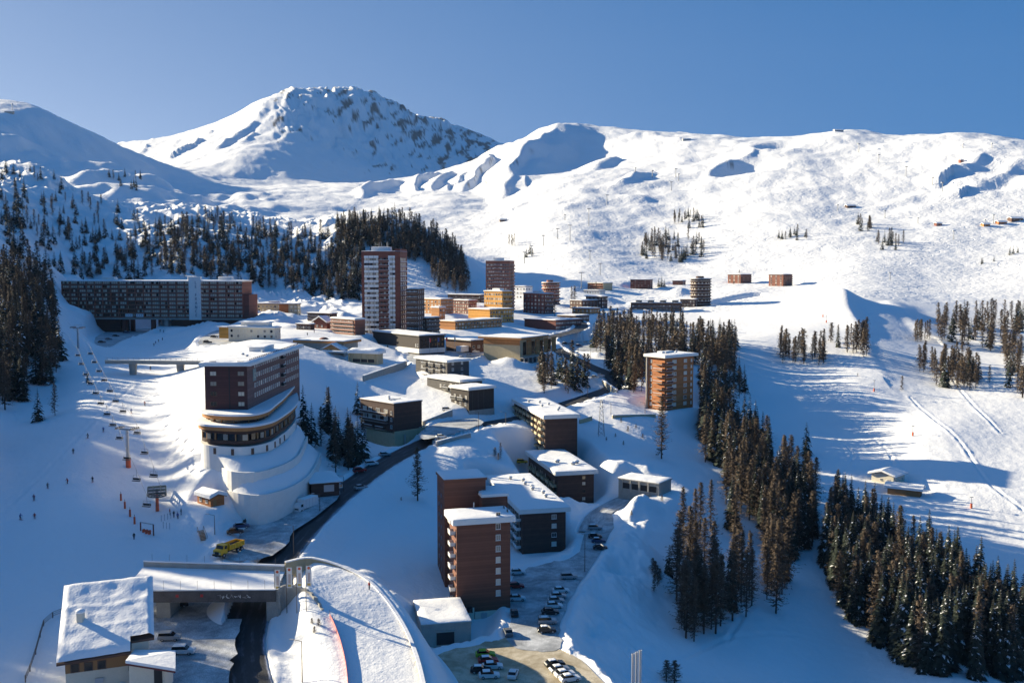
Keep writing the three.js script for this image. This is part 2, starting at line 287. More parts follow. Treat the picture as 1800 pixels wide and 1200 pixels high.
function bounds(o, pad) { o.b = [1e9, -1e9, 1e9, -1e9]; for (const p of o.q) { o.b[0] = Math.min(o.b[0], p.x - pad); o.b[1] = Math.max(o.b[1], p.x + pad); o.b[2] = Math.min(o.b[2], p.z - pad); o.b[3] = Math.max(o.b[3], p.z + pad); } }
const within = (o, x, z) => x > o.b[0] && x < o.b[1] && z > o.b[2] && z < o.b[3];
LOTS.forEach((l) => bounds(l, 9)); Object.values(ROADS).forEach((r) => bounds(r, 16));
// the piste that comes over the bridge and swings down to the right, banked into the slope
const PISTE = { p: [[495,1003,216],[545,1006,215],[590,1026,211],[625,1062,203],[650,1108,194],[668,1160,183],[680,1230,169],[688,1300,157]], w: 8 };
PISTE.q = curve(PISTE.p, 3); bounds(PISTE, 20);
const BUMPS = [];    // heaps of snow: [x, z, radius, height]
function heap(u, v, d, r, h) { const p = at(u, v, d); BUMPS.push([p.x, p.z, r, h]); }
heap(1478, 530, 780, 36, 5); heap(1545, 535, 760, 34, 3); heap(1310, 298, wrap(1310, 2050), 80, -26); heap(1368, 266, wrap(1368, 2330), 60, -18); heap(1745, 308, wrap(1745, 1930), 60, -16); heap(1790, 284, wrap(1790, 2120), 70, -16); heap(700, 1078, 228, 7, 2.6); heap(645, 1040, 238, 6, 1.2); heap(1085, 1000, 262, 14, 3.5); heap(1110, 930, 292, 12, 4); heap(1060, 1130, 224, 10, 3.2); heap(1010, 1165, 208, 5, 2.4); heap(1120, 860, 330, 10, 3);
heap(530, 1110, 205, 8, 2.4); heap(560, 1085, 213, 8, 2); heap(470, 935, 262, 7, 1.2); heap(330, 930, 258, 9, 1.5); heap(385, 890, 268, 8, 2.2); heap(1140, 985, 280, 12, 3); heap(905, 640, 520, 14, 5); heap(1050, 608, 600, 16, 3); heap(860, 690, 455, 14, 2.5);
heap(1195, 508, 960, 20, 7); heap(1060, 520, 900, 24, 5); heap(1130, 527, 890, 18, 4); heap(1115, 383, 1800, 60, 9);
// worn traverses and ski tracks pressed into the snow
const TRACKS = [[[0, 905], [60, 850], [130, 775], [190, 715], [232, 680]], [[1420, 742], [1480, 775], [1500, 800], [1470, 850], [1490, 880]], [[1600, 700], [1640, 735], [1690, 780], [1740, 850], [1800, 900]], [[1500, 740], [1560, 790], [1580, 830], [1640, 870]], [[1280, 1130], [1310, 1080], [1330, 1060]], [[1200, 1160], [1290, 1125], [1420, 1120], [1520, 1150]], [[1440, 690], [1520, 700], [1620, 705], [1800, 702]], [[1660, 640], [1700, 700], [1760, 760]]].map((c, i) => { const T = { q: curve(c.map(([u, v]) => at(u, v, sightDistance(u, v))), 6), h: i === 0 ? 0.3 : 0.32 }; bounds(T, 6); return T; });
function ground(x, z) {
  const d = -z, s = x / d;
  let h = baseHeight(x, z);
  for (const R of RIDGES) {
    if ((!R.near && d < 1500) || !within(R, x, z)) continue;
    const wob = R.k > 20 ? 0 : R.near ? 0.2 : 1, [e, side, y, along] = near(R.q, x + wob * 22 * noise(x / 90, z / 90, 4), z + wob * 22 * noise(x / 90, z / 90, 9));
    if (e > R.c) continue;
    const slope = side > 0 ? R.l : R.r, jag = R.k > 20 || R.near ? 0 : (d > 4300 ? 15 : 7) * noise(along / 45, 3.3, d > 4300 ? 1 : 7);
    const t = y + jag * Math.exp(-e / 60) - slope * (Math.sqrt(e * e + R.k * R.k) - R.k) * (1 + (e / R.c) ** 2) - 400 * smooth(0.75 * R.c, R.c, e);
    h = smax(h, t, R.k * 0.8);
  }
  // relief: soft swells, hummocks on the wooded hill, gullied rock faces on the peak
  const far = smooth(700, 2200, d);
  let n = fbm(x / 95, z / 95, 3) * mix(1.0, 6, far) + fbm(x / 28, z / 28, 3) * mix(0.3, 0.9, far) * smooth(150, 500, d);
  const hill = smooth(-0.1, -0.2, s) * smooth(560, 720, d) * smooth(1700, 1300, d);
  if (hill > 0) { const r = 1 - Math.abs(fbm((x + 0.3 * z) / 46, (z - 0.4 * x) / 62, 3)) * 1.7; n += hill * (12 * (r - 0.45) + 1.8 * fbm(x / 24, z / 24, 2)); }
  const knob = smooth(-0.2, -0.3, s) * smooth(1700, 1950, d) * smooth(2700, 2300, d);
  if (knob > 0) n += knob * 26 * fbm(x / 110, z / 150, 3);
  const rough = smooth(0.02, 0.06, s) * smooth(0.17, 0.12, s) * smooth(190, 220, d) * smooth(400, 330, d);   // the ploughed-out bank right of the flats
  if (rough > 0) n += rough * 1.9 * fbm(x / 8, z / 8, 4);
  const crag = smooth(4000, 4400, d) * smooth(6000, 5800, d) * smooth(-0.27, -0.2, s) * smooth(0.0, -0.06, s);
  if (crag > 0) n += crag * (30 * fbm(x / 75 + 0.9 * noise(z / 90, x / 70), z / 300 + 0.5 * noise(x / 60, z / 80), 4) + 4 * noise(x / 22, z / 60));
  const moguls = smooth(900, 1300, d) * smooth(2200, 1700, d) * smooth(0, 0.06, s);
  if (moguls > 0) n += moguls * (0.55 * noise(x / 13, z / 16, 2) + 1.6 * fbm(x / 60, z / 90, 2));
  n += 0.16 * fbm(x / 4.5, z / 6, 3) * smooth(900, 300, d);
  for (const T of TRACKS) { if (!within(T, x, z)) continue; const [e] = near(T.q, x, z); if (e < 5) n += T.h * (Math.exp(-((e - 1.1) ** 2) / 0.8) - 1.2 * Math.exp(-(e * e) / 0.5)) * (0.6 + 0.8 * noise(x / 4, z / 4, 8)); }
  for (const b of BUMPS) { const e = (x - b[0]) ** 2 + (z - b[1]) ** 2, r = b[2] * b[2]; if (e < r) { const t = 1 - e / r; n += b[3] * t * t * (1 + (d < 500 ? 0.35 : 0) * fbm(x / 5, z / 5, 3)); } }
  for (const P of PADS) {
    if (!within(P, x, z)) continue;
    const e = inside(P.q, x, z) ? 0 : edgeDistance(P.q, x, z);
    if (e < P.r) { const t = smooth(0, P.r, e); h = mix(P.y, h, t); n *= mix(0.15, 1, t); }
  }
  let lot = null;
  for (const l of LOTS) {
    if (!within(l, x, z)) continue;
    const e = inside(l.q, x, z) ? 0 : edgeDistance(l.q, x, z), level = CAM_Y + l.y + (l.slope ?? 0) * d;
    if (e === 0) lot = level;
    if (e < 7) { const t = smooth(1, 7, e), bank = 0.9 * Math.exp(-((e - 2.4) ** 2) / 2) * (0.6 + fbm(x / 4, z / 4, 2)); h = mix(level - (e < 1.2 ? 0.12 : 0), h, t) + (e > 0.5 ? bank : 0); n *= t; }
  }
  if (lot !== null) { h = lot - 0.12; n = 0; }
  if (within(PISTE, x, z)) {
    const [e, side, y] = near(PISTE.q, x, z), w = PISTE.w;
    if (e < w + 9) { const t = smooth(w, w + 9, e); h = mix(y, h, t); n *= t; }
  }
  for (const r of Object.values(ROADS)) {
    if (!within(r, x, z)) continue;
    const [e, , y] = near(r.q, x, z);
    if (e < r.w + 9 && (lot === null || e < r.w)) {
      const t = smooth(r.w + 1, r.w + 9, e), bank = r.bank * Math.exp(-((e - r.w - 1.6) ** 2) / 2.2) * (0.7 + 0.9 * fbm(x / 5, z / 5, 2));
      h = mix(y - (e < r.w + 0.5 ? 0.35 : 0), h, t) + (e > r.w + 0.3 ? bank : 0); n *= t;
    }
  }
  return h + n;
}
// ---------------------------------------------------------------- the terrain sheet, with columns and rows that thin out with distance
const cols = [], rows = [];
{
  const push = (list, a, b, n, f = (x) => x) => { for (let i = 0; i < n; i++) list.push(f(a + (b - a) * i / n)); };
  push(cols, -3.2, -1.2, 26); push(cols, -1.2, -.56, 70); push(cols, -.56, .56, 800); push(cols, .56, 1.4, 24); cols.push(1.4);
  push(rows, Math.log(60), Math.log(168), 26, Math.exp); push(rows, Math.log(168), Math.log(720), 350, Math.exp); push(rows, Math.log(720), Math.log(3300), 250, Math.exp); push(rows, Math.log(3300), Math.log(5900), 105, Math.exp); push(rows, Math.log(5900), Math.log(6800), 6, Math.exp); rows.push(6800);
}
const NCOL = cols.length, NROW = rows.length, H = new Float32Array(NCOL * NROW);
for (let j = 0; j < NROW; j++) for (let i = 0; i < NCOL; i++) H[j * NCOL + i] = ground(cols[i] * rows[j], -rows[j]);
const find = (a, x) => { let lo = 0, hi = a.length - 2; while (lo < hi) { const m = (lo + hi + 1) >> 1; if (a[m] <= x) lo = m; else hi = m - 1; } return lo; };
/** height of the finished sheet */
function groundY(x, z) {
  const s = x / -z, i = find(cols, s), j = find(rows, -z), a = clamp((s - cols[i]) / (cols[i + 1] - cols[i]), 0, 1), b = clamp((-z - rows[j]) / (rows[j + 1] - rows[j]), 0, 1), k = j * NCOL + i;
  return mix(mix(H[k], H[k + 1], a), mix(H[k + NCOL], H[k + NCOL + 1], a), b);
}
/** the first place where the sight line through a pixel meets the sheet */
function hit(u, v, from = 100, to = 6000) {
  const a = at(u, v, 1); a.y -= CAM_Y; let d = from, was = from;
  while (d < to) { if (CAM_Y + a.y * d < groundY(a.x * d, a.z * d)) { let lo = was, hi = d; for (let k = 0; k < 12; k++) { const m = (lo + hi) / 2; if (CAM_Y + a.y * m < groundY(a.x * m, a.z * m)) hi = m; else lo = m; } return new THREE.Vector3(a.x * hi, groundY(a.x * hi, a.z * hi), a.z * hi); } was = d; d *= 1.006; }
  return null;
}
function noiseTexture(size, fn, srgb) {
  const data = new Uint8Array(size * size * 4);
  for (let j = 0; j < size; j++) for (let i = 0; i < size; i++) { const c = fn(i / size, j / size), k = 4 * (j * size + i); for (let n = 0; n < 3; n++) data[k + n] = clamp(Math.round(255 * (Array.isArray(c) ? c[n] : c)), 0, 255); data[k + 3] = 255; }
  const t = new THREE.DataTexture(data, size, size); t.wrapS = t.wrapT = THREE.RepeatWrapping; t.magFilter = THREE.LinearFilter; t.minFilter = THREE.LinearMipmapLinearFilter; t.generateMipmaps = true; if (srgb) t.colorSpace = THREE.SRGBColorSpace; t.needsUpdate = true; return t;
}
/** noise that repeats without a seam over [0, 1) */
function tileNoise(x, y, f, o = 0) {
  const a = noise(x * f, y * f, o), b = noise((x - 1) * f, y * f, o), c = noise(x * f, (y - 1) * f, o), d = noise((x - 1) * f, (y - 1) * f, o);
  return mix(mix(a, b, x), mix(c, d, x), y) / Math.sqrt((x * x + (1 - x) ** 2) * (y * y + (1 - y) ** 2));
}
const snowBump = noiseTexture(1024, (x, y) => 0.5 + 0.22 * tileNoise(x, y, 9, 1) + 0.16 * tileNoise(x, y, 26, 2) + 0.12 * tileNoise(x, y, 70, 3) + 0.07 * tileNoise(x, y, 170, 4));
const M = {};
M.snow = new THREE.MeshStandardMaterial({ color: 0xffffff, vertexColors: true, roughness: 0.85, bumpMap: snowBump, bumpScale: 0.32, side: THREE.DoubleSide });
const pisteBump = noiseTexture(1024, (x, y) => {                  // moguls and crossing ski tracks
  let k = 0.5 + 0.30 * tileNoise(x, y, 14, 51) + 0.22 * tileNoise(x, y, 34, 52) + 0.12 * tileNoise(x, y, 80, 53);
  for (let i = 0; i < 7; i++) { const c = (i / 7 + 0.05 * tileNoise(x, y, 3, 60 + i)) % 1, e = Math.abs(((x - c + 0.35 * Math.sin(6.283 * y + i)) % 1 + 1) % 1 - 0.5); k -= 0.16 * Math.exp(-((e / 0.006) ** 2)); }
  return k;
});
M.snowFar = M.snow.clone(); M.snowFar.bumpMap = pisteBump; M.snowFar.bumpScale = 1.2;
const SPLIT = find(rows, 820);
function sheet(name, j0, j1, mat, tile, label) {
  const n0 = j0 * NCOL, count = (j1 - j0 + 1) * NCOL, pos = new Float32Array(count * 3), uv = new Float32Array(count * 2), col = new Float32Array(count * 3), idx = new Uint32Array((NCOL - 1) * (j1 - j0) * 6);
  let k = 0;
  for (let j = j0; j <= j1; j++) for (let i = 0; i < NCOL; i++) {
    const n = j * NCOL + i, o = n - n0, d = rows[j], x = cols[i] * d, z = -d, y = H[n];
    pos.set([x, y, z], 3 * o); uv.set([x / tile, z / tile], 2 * o);
    // bare rock on the steep crags, a little brush and earth on the near banks
    let rock = 0; const s = cols[i];
    const i2 = Math.min(i + 2, NCOL - 1), j2 = Math.max(j - 1, 0), steep = Math.hypot((H[j * NCOL + i2] - y) / (cols[i2] * d - x || 1), (y - H[j2 * NCOL + i]) / (d - rows[j2] || 1));
    if (d > 4000 && d < 6000 && s > -0.24 && s < -0.015) {
      const top = smooth(CAM_Y + 480, CAM_Y + 760, y + 140 * smooth(-0.13, -0.06, s)), east = smooth(-0.22, -0.1, s);
      rock = smooth(0.12, 0.3, fbm(x / 38 + 0.5 * noise(y / 50, z / 60), y / 75, 4) + 0.2 * noise(x / 12, y / 22, 5) + 0.25 * (east - 0.75) + 0.35 * (top - 0.9));
    } else if (d > 520 && d < 1400 && s < -0.1) rock = 0.6 * smooth(0.52, 0.7, fbm(x / 12, z / 12, 3)) * smooth(0.9, 1.4, steep);
    else if (d > 2000 && d < 2700 && s > -.05 && s < .3) rock = 0.8 * smooth(0.9, 1.15, steep) * smooth(0.1, 0.4, fbm(x / 16, y / 12, 3));
    const g = 0.80 + 0.03 * noise(x / 31, z / 31); col.set([mix(g, 0.13, rock), mix(g, 0.12, rock), mix(g * 1.005, 0.11, rock)], 3 * o);
    if (i + 1 < NCOL && j < j1) { idx.set([o, o + 1, o + NCOL, o + 1, o + NCOL + 1, o + NCOL], k); k += 6; }
  }
  const g = new THREE.BufferGeometry();
  g.setAttribute('position', new THREE.BufferAttribute(pos, 3)); g.setAttribute('uv', new THREE.BufferAttribute(uv, 2)); g.setAttribute('color', new THREE.BufferAttribute(col, 3)); g.setIndex(new THREE.BufferAttribute(idx, 1));
  g.computeVertexNormals();
  const m = new THREE.Mesh(g, mat); m.name = name; m.userData = { kind: 'structure', label }; scene.add(m);
}
sheet('terrain', 0, SPLIT, M.snow, 60, 'snow covered valley with pistes and banks'); sheet('mountain', SPLIT, NROW - 1, M.snowFar, 150, 'snow covered mountains with ski runs');
// ---------------------------------------------------------------- building kit
const boxes = new Map();
function boxGeo(w, h, d) { const k = [w, h, d].map((v) => v.toFixed(3)).join(); if (!boxes.has(k)) boxes.set(k, new THREE.BoxGeometry(w, h, d)); return boxes.get(k); }
/** a box whose low corner-centre sits at (x, y, z) */
function bx(w, h, d, x = 0, y = 0, z = 0, ry = 0) { const g = new THREE.BoxGeometry(w, h, d); if (ry) g.rotateY(ry); g.translate(x, y, z); return g; }
const clean = (list) => list.map((g) => { const n = g.index ? g.toNonIndexed() : g; for (const k of Object.keys(n.attributes)) if (!['position', 'normal', 'uv'].includes(k)) n.deleteAttribute(k); return n; });
const merge = (list) => list.length === 1 ? list[0] : mergeGeometries(clean(list));
function part(name, geo, mat, parent, x, y, z, ry) { const m = new THREE.Mesh(Array.isArray(geo) ? merge(geo) : geo, mat); m.name = name; parent.add(m); if (x !== undefined) m.position.set(x, y, z); if (ry) m.rotation.y = ry; return m; }
function thing(name, label, category, group) { const o = new THREE.Group(); o.name = numbered(name); o.userData = { label, category }; if (group) o.userData.group = group; scene.add(o); return o; }
function tag(o, label, category, group) { o.name = numbered(o.name); o.userData = { label, category }; if (group) o.userData.group = group; scene.add(o); return o; }
const lin = (hex, k = 1) => new THREE.Color(hex).multiplyScalar(k);
/** painted or clad wall: base colour with boards, stains and grain; uv in metres */
function wallMaterial(r, g, b, { board = 0, vert = 0, stain = 0.12, rough = 0.85, seed = 1 } = {}) {
  const S = 256, tone = (x, y) => {
    let k = 1 + stain * (tileNoise(x, y, 5, seed) + 0.7 * tileNoise(x, y, 22, seed + 3) + 0.4 * tileNoise(x, y, 80, seed + 6));
    if (board) { const f = (y * board) % 1, n = Math.floor(y * board); k *= (f < 0.09 ? 0.72 : 1) * (0.93 + 0.14 * ((Math.sin(n * 91.7 + seed) * 43758.5) % 1 + 1) % 1 * 1); }
    if (vert) { const f = (x * vert) % 1; k *= f < 0.1 ? 0.75 : 1; }
    return k;
  };
  const t = noiseTexture(S, (x, y) => { const k = tone(x, y), e = (c) => { c = clamp(c * k, 0, 1); return c < 0.0031 ? 12.92 * c : 1.055 * c ** (1 / 2.4) - 0.055; }; return [e(r), e(g), e(b)]; }, true);
  t.repeat.set(1 / 8, 1 / 8);
  return new THREE.MeshStandardMaterial({ map: t, roughness: rough });
}
const flat = (r, g, b, rough = 0.8, metal = 0) => new THREE.MeshStandardMaterial({ color: new THREE.Color().setRGB(r, g, b), roughness: rough, metalness: metal });
M.cap = new THREE.MeshStandardMaterial({ color: new THREE.Color().setRGB(0.80, 0.80, 0.805), roughness: 0.85, bumpMap: snowBump.clone(), bumpScale: 0.18 });
M.cap.bumpMap.repeat.set(1 / 30, 1 / 30);
M.maroon = wallMaterial(0.075, 0.030, 0.028, { board: 10, stain: 0.08 });
M.plum = wallMaterial(0.16, 0.085, 0.075, { board: 8, stain: 0.12, seed: 2 });
M.rust = wallMaterial(0.155, 0.060, 0.036, { board: 12, stain: 0.07, seed: 3 });
M.chocolate = wallMaterial(0.07, 0.036, 0.027, { board: 9, stain: 0.15, seed: 4 });
M.umber = wallMaterial(0.11, 0.058, 0.04, { board: 9, stain: 0.14, seed: 5 });
M.black = wallMaterial(0.040, 0.030, 0.026, { vert: 10, stain: 0.18, seed: 6 });
M.slate = wallMaterial(0.075, 0.068, 0.064, { board: 8, stain: 0.2, seed: 7 });
M.brick = wallMaterial(0.24, 0.095, 0.06, { board: 9, stain: 0.12, seed: 8 });
M.redwood = wallMaterial(0.17, 0.055, 0.038, { board: 9, stain: 0.15, seed: 9 });
M.gold = wallMaterial(0.55, 0.27, 0.05, { board: 9, stain: 0.12, seed: 10 });
M.ochre = wallMaterial(0.40, 0.18, 0.06, { board: 9, stain: 0.15, seed: 11 });
M.orange = wallMaterial(0.38, 0.14, 0.045, { board: 9, stain: 0.12, seed: 12 });
M.concrete = wallMaterial(0.36, 0.34, 0.30, { stain: 0.16, seed: 13 });
M.tan = wallMaterial(0.46, 0.38, 0.24, { stain: 0.10, seed: 14 });
M.cream = wallMaterial(0.66, 0.60, 0.48, { stain: 0.07, seed: 15 });
M.white = wallMaterial(0.76, 0.74, 0.70, { stain: 0.05, seed: 16 });
M.whitePanel = wallMaterial(0.74, 0.74, 0.74, { stain: 0.05, board: 4, seed: 17 });
M.glass = new THREE.MeshPhysicalMaterial({ color: 0x0b0f14, roughness: 0.08, specularIntensity: 1 });
M.curtain = flat(0.62, 0.56, 0.45, 0.3); M.blind = flat(0.78, 0.72, 0.60, 0.4); M.brickPale = wallMaterial(0.30, 0.125, 0.08, { board: 9, stain: 0.12, seed: 18 }); M.curtainDim = flat(0.27, 0.25, 0.21, 0.2);
M.frameWhite = flat(0.7, 0.69, 0.66, 0.6); M.frameBrown = flat(0.11, 0.06, 0.04, 0.6); M.rail = flat(0.10, 0.075, 0.06, 0.6); M.dark = flat(0.02, 0.02, 0.022, 0.7); M.steel = flat(0.30, 0.31, 0.32, 0.45, 0.6); M.galv = flat(0.42, 0.43, 0.44, 0.5, 0.4); M.wood = flat(0.30, 0.155, 0.06, 0.7);
M.orangePaint = flat(0.62, 0.11, 0.04, 0.6); M.red = flat(0.5, 0.03, 0.03, 0.5);
/** uv in metres along a box's faces, so that cladding keeps its size */
function metreUV(g) {
  const p = g.attributes.position, n = g.attributes.normal, uv = new Float32Array(p.count * 2);
  for (let i = 0; i < p.count; i++) { const ax = Math.abs(n.getX(i)), ay = Math.abs(n.getY(i)), az = Math.abs(n.getZ(i)); if (ay > ax && ay > az) uv.set([p.getX(i), p.getZ(i)], 2 * i); else if (ax > az) uv.set([p.getZ(i), p.getY(i)], 2 * i); else uv.set([p.getX(i), p.getY(i)], 2 * i); }
  g.setAttribute('uv', new THREE.BufferAttribute(uv, 2)); return g;
}
/** settled snow on a flat roof: soft rounded rim, uneven top; spans x 0..w, z -d..0, its foot at y = 0 */
let capSeed = 0;
function snowCap(w, d, h, over = 0) {
  const nx = clamp(Math.round(w / 1.2), 8, 26), nz = clamp(Math.round(d / 1.2), 8, 26), W = w + 2 * over, D = d + 2 * over, pos = [], uv = [], idx = []; capSeed += 7.7;
  const edge = (t, n) => { t = t / n; return t; };
  for (let j = -1; j <= nz + 1; j++) for (let i = -1; i <= nx + 1; i++) {
    const skirt = i < 0 || j < 0 || i > nx || j > nz, a = edge(clamp(i, 0, nx), nx), b = edge(clamp(j, 0, nz), nz), x = a * W - over, z = over - b * D;
    const r = Math.min(a * W, (1 - a) * W, b * D, (1 - b) * D), round = Math.sqrt(clamp(r / (0.8 * h + 0.25), 0, 1) * (2 - clamp(r / (0.8 * h + 0.25), 0, 1)));
    const y = skirt ? 0 : h * (0.52 + 0.48 * round) * (0.86 + 0.30 * fbm(x / 6 + capSeed, z / 6, 3)) ;
    pos.push(x, y, z); uv.push(x, z);
  }
  const n = nx + 3; for (let j = 0; j < nz + 2; j++) for (let i = 0; i < nx + 2; i++) { const k = j * n + i; idx.push(k, k + 1, k + n, k + 1, k + n + 1, k + n); }
  const g = new THREE.BufferGeometry(); g.setAttribute('position', new THREE.Float32BufferAttribute(pos, 3)); g.setAttribute('uv', new THREE.Float32BufferAttribute(uv, 2)); g.setIndex(idx); g.computeVertexNormals(); return g;
}
/** a building with its base at the near corner: wall, roof slab with fascia and snow */
function building(b, name, label, category, mat, o = {}) {
  const g = thing(name, label, category, o.group); g.position.set(b.x, b.y, b.z); g.rotation.y = b.t; g.plot = b; b.node = g;
  const deep = o.deep ?? 4, wall = bx(b.WB, b.h + deep, b.WA, b.WB / 2, (b.h - deep) / 2, -b.WA / 2);
  part('wall', metreUV(wall), mat, g);
  const ov = o.over ?? 0.6, th = o.slab ?? 0.45;
  if (!o.noRoof) {
    const roof = part('roof', metreUV(bx(b.WB + 2 * ov, th, b.WA + 2 * ov, b.WB / 2, b.h + th / 2, -b.WA / 2)), o.fascia ?? M.white, g);
    const cap = part('snow', snowCap(b.WB, b.WA, o.snow ?? 0.5, ov - 0.08), M.cap, roof, 0, b.h + th, 0);
    g.top = b.h + th;
  }
  return g;
}
/** puts a part on wall 'B' (right of the near corner) or 'A' (left of it): s metres from the corner, y up, out from the wall */
function onWall(g, f, name, geo, mat, s, y, out = 0, parent = g) {
  return f === 'B' ? part(name, geo, mat, parent, s, y, out, 0) : part(name, geo, mat, parent, -out, y, -s, -Math.PI / 2);
}
function wallBox(f, w, h, d, s, y, out) { return f === 'B' ? bx(w, h, d, s, y, out + d / 2) : bx(d, h, w, -out - d / 2, y, -s); }
const ringCache = new Map();
function ring(w, h, t = 0.09, d = 0.12) {
  const k = [w, h, t, d].join(); if (ringCache.has(k)) return ringCache.get(k);
  const g = merge([bx(w, t, d, 0, h / 2 - t / 2, d / 2), bx(w, t, d, 0, -h / 2 + t / 2, d / 2), bx(t, h - 2 * t, d, -w / 2 + t / 2, 0, d / 2), bx(t, h - 2 * t, d, w / 2 - t / 2, 0, d / 2), bx(t * 0.7, h - 2 * t, d * 0.8, 0, 0, d * 0.4)]);
  ringCache.set(k, g); return g;
}
const pick = rng(77);
function pane(k = 0.3) { const r = pick(); return r < k * 0.6 ? M.curtain : r < k ? M.curtainDim : M.glass; }
/** one window: frame with a mullion, and its pane set back in it */
function win(g, f, s, y, w, h, { frame = M.frameWhite, curtain = 0.3, sill = true } = {}) {
  const o = onWall(g, f, 'window', ring(w, h), frame, s, y);
  part('pane', boxGeo(w - 0.1, h - 0.1, 0.03), pane(curtain), o, 0, 0, 0.02);
  if (sill) part('sill', boxGeo(w + 0.2, 0.07, 0.2), frame, o, 0, -h / 2 - 0.04, 0.1);
  return o;
}
function wins(g, f, ss, ys, w, h, o) { for (const y of ys) for (const s of ss) win(g, f, s, y, w, h, o); }
const span = (a, b, n) => n === 1 ? [(a + b) / 2] : Array.from({ length: n }, (_, i) => a + (b - a) * i / (n - 1));
/** many windows too small to pick apart: panes and frames joined, one part for each */
function winMass(g, f, ss, ys, w, h, { frame = M.frameWhite, curtain = 0.35, name = 'windows' } = {}) {
  const P = new Map(), F = [];
  for (const y of ys) for (const s of ss) {
    const m = pane(curtain); if (!P.has(m)) P.set(m, []);
    P.get(m).push(wallBox(f, w - 0.1, h - 0.1, 0.04, s, y, 0.01));
    F.push(wallBox(f, w + 0.12, 0.1, 0.12, s, y + h / 2, 0), wallBox(f, w + 0.12, 0.1, 0.12, s, y - h / 2, 0), wallBox(f, 0.1, h - 0.1, 0.12, s - w / 2, y, 0), wallBox(f, 0.1, h - 0.1, 0.12, s + w / 2, y, 0));
  }
  const fr = part('window_frames', F, frame, g); fr.userData.kind = 'stuff';
  for (const [m, list] of P) { const o = part('panes', list, m, fr); o.userData.kind = 'stuff'; }
}
/** balcony: floor slab, parapet of three boards with a snowy rail */
function balcony(g, f, s, y, w, d, { mat = M.rail, h = 0.95, snow = true, slab = M.concrete, solid = true } = {}) {
  const b = onWall(g, f, 'balcony', boxGeo(w, 0.16, d), slab, s, y, d / 2);
  const P = solid ? [bx(w, h, 0.08, 0, h / 2 + 0.1, d / 2 - 0.04), bx(0.08, h, d - 0.1, -w / 2 + 0.04, h / 2 + 0.1, -0.05), bx(0.08, h, d - 0.1, w / 2 - 0.04, h / 2 + 0.1, -0.05)]
    : [0.15, 0.5, 0.85].flatMap((t) => [bx(w, 0.2, 0.06, 0, t * h + 0.1, d / 2 - 0.03), bx(0.06, 0.2, d - 0.06, -w / 2 + 0.03, t * h + 0.1, -0.03), bx(0.06, 0.2, d - 0.06, w / 2 - 0.03, t * h + 0.1, -0.03)]);
  part('railing', P, mat, b);
  if (snow) part('snow', boxGeo(w + 0.06, 0.14, 0.26), M.cap, b, 0, h + 0.17, d / 2 - 0.05);
  return b;
}
function roofBox(g, x, z, w, d, h, mat = M.concrete) { const o = part('roof_house', metreUV(bx(w, h, d, 0, h / 2, 0)), mat, g, x, g.top, z); part('snow', snowCap(w, d, 0.35, 0.15), M.cap, o, -w / 2, h, d / 2); return o; }
function vent(g, x, z, s = 0.8) { const o = part('roof_vent', merge([new THREE.CylinderGeometry(s * 0.5, s * 0.5, 0.7, 10).translate(0, 0.35, 0), new THREE.CylinderGeometry(s * 0.75, s * 0.75, 0.12, 10).translate(0, 0.75, 0)]), M.galv, g, x, g.top + 0.3, z); part('snow', new THREE.SphereGeometry(s * 0.7, 10, 6, 0, 7, 0, 1.5).scale(1, 0.5, 1), M.cap, o, 0, 0.8, 0); return o; }
// ---------------------------------------------------------------- road surfaces and packed lots, laid just above the levelled terrain
function asphaltTexture(wet) {
  return noiseTexture(512, (x, y) => {                    // x across the road, y along it: two pairs of wheel tracks, slush between them
    const lane = Math.min(Math.abs(x - 0.17), Math.abs(x - 0.36), Math.abs(x - 0.62), Math.abs(x - 0.82)), n = tileNoise(x, y, 6, 21) + 0.6 * tileNoise(x, y, 24, 22) + 0.35 * tileNoise(x, y, 90, 23), drift = 0.5 * tileNoise(x * 0.999, y, 3, 29);
    const slush = smooth(0.05, 0.12, lane + 0.05 * n) * clamp(0.28 + 0.5 * n + drift, 0, 1), edge = smooth(0.44, 0.5, Math.abs(x - 0.5) + 0.03 * n), k = clamp(0.55 * slush * (1 - wet) + 0.85 * edge, 0, 1), d = 0.15 + 0.035 * n;
    return [mix(d, 0.62, k), mix(d * 1.01, 0.64, k), mix(d * 1.08, 0.70, k)];
  }, true);
}
M.road = new THREE.MeshStandardMaterial({ map: asphaltTexture(0.15), roughness: 0.7 });
const lotTexture = (a, b, s) => noiseTexture(512, (x, y) => { const n = clamp(0.5 + 0.8 * tileNoise(x, y, 4, s) + 0.5 * tileNoise(x, y, 15, s + 1) + 0.35 * tileNoise(x, y * 1, 50, s + 2), 0, 1), t = 0.9 + 0.2 * tileNoise(x, y, 120, s + 4); return [0, 1, 2].map((i) => mix(a[i], b[i], n) * t); }, true);
M.slush = new THREE.MeshStandardMaterial({ map: lotTexture([0.60, 0.61, 0.62], [0.86, 0.865, 0.87], 31), roughness: 0.8 });
M.mud = new THREE.MeshStandardMaterial({ map: lotTexture([0.66, 0.60, 0.49], [0.85, 0.80, 0.70], 41), roughness: 0.8 });
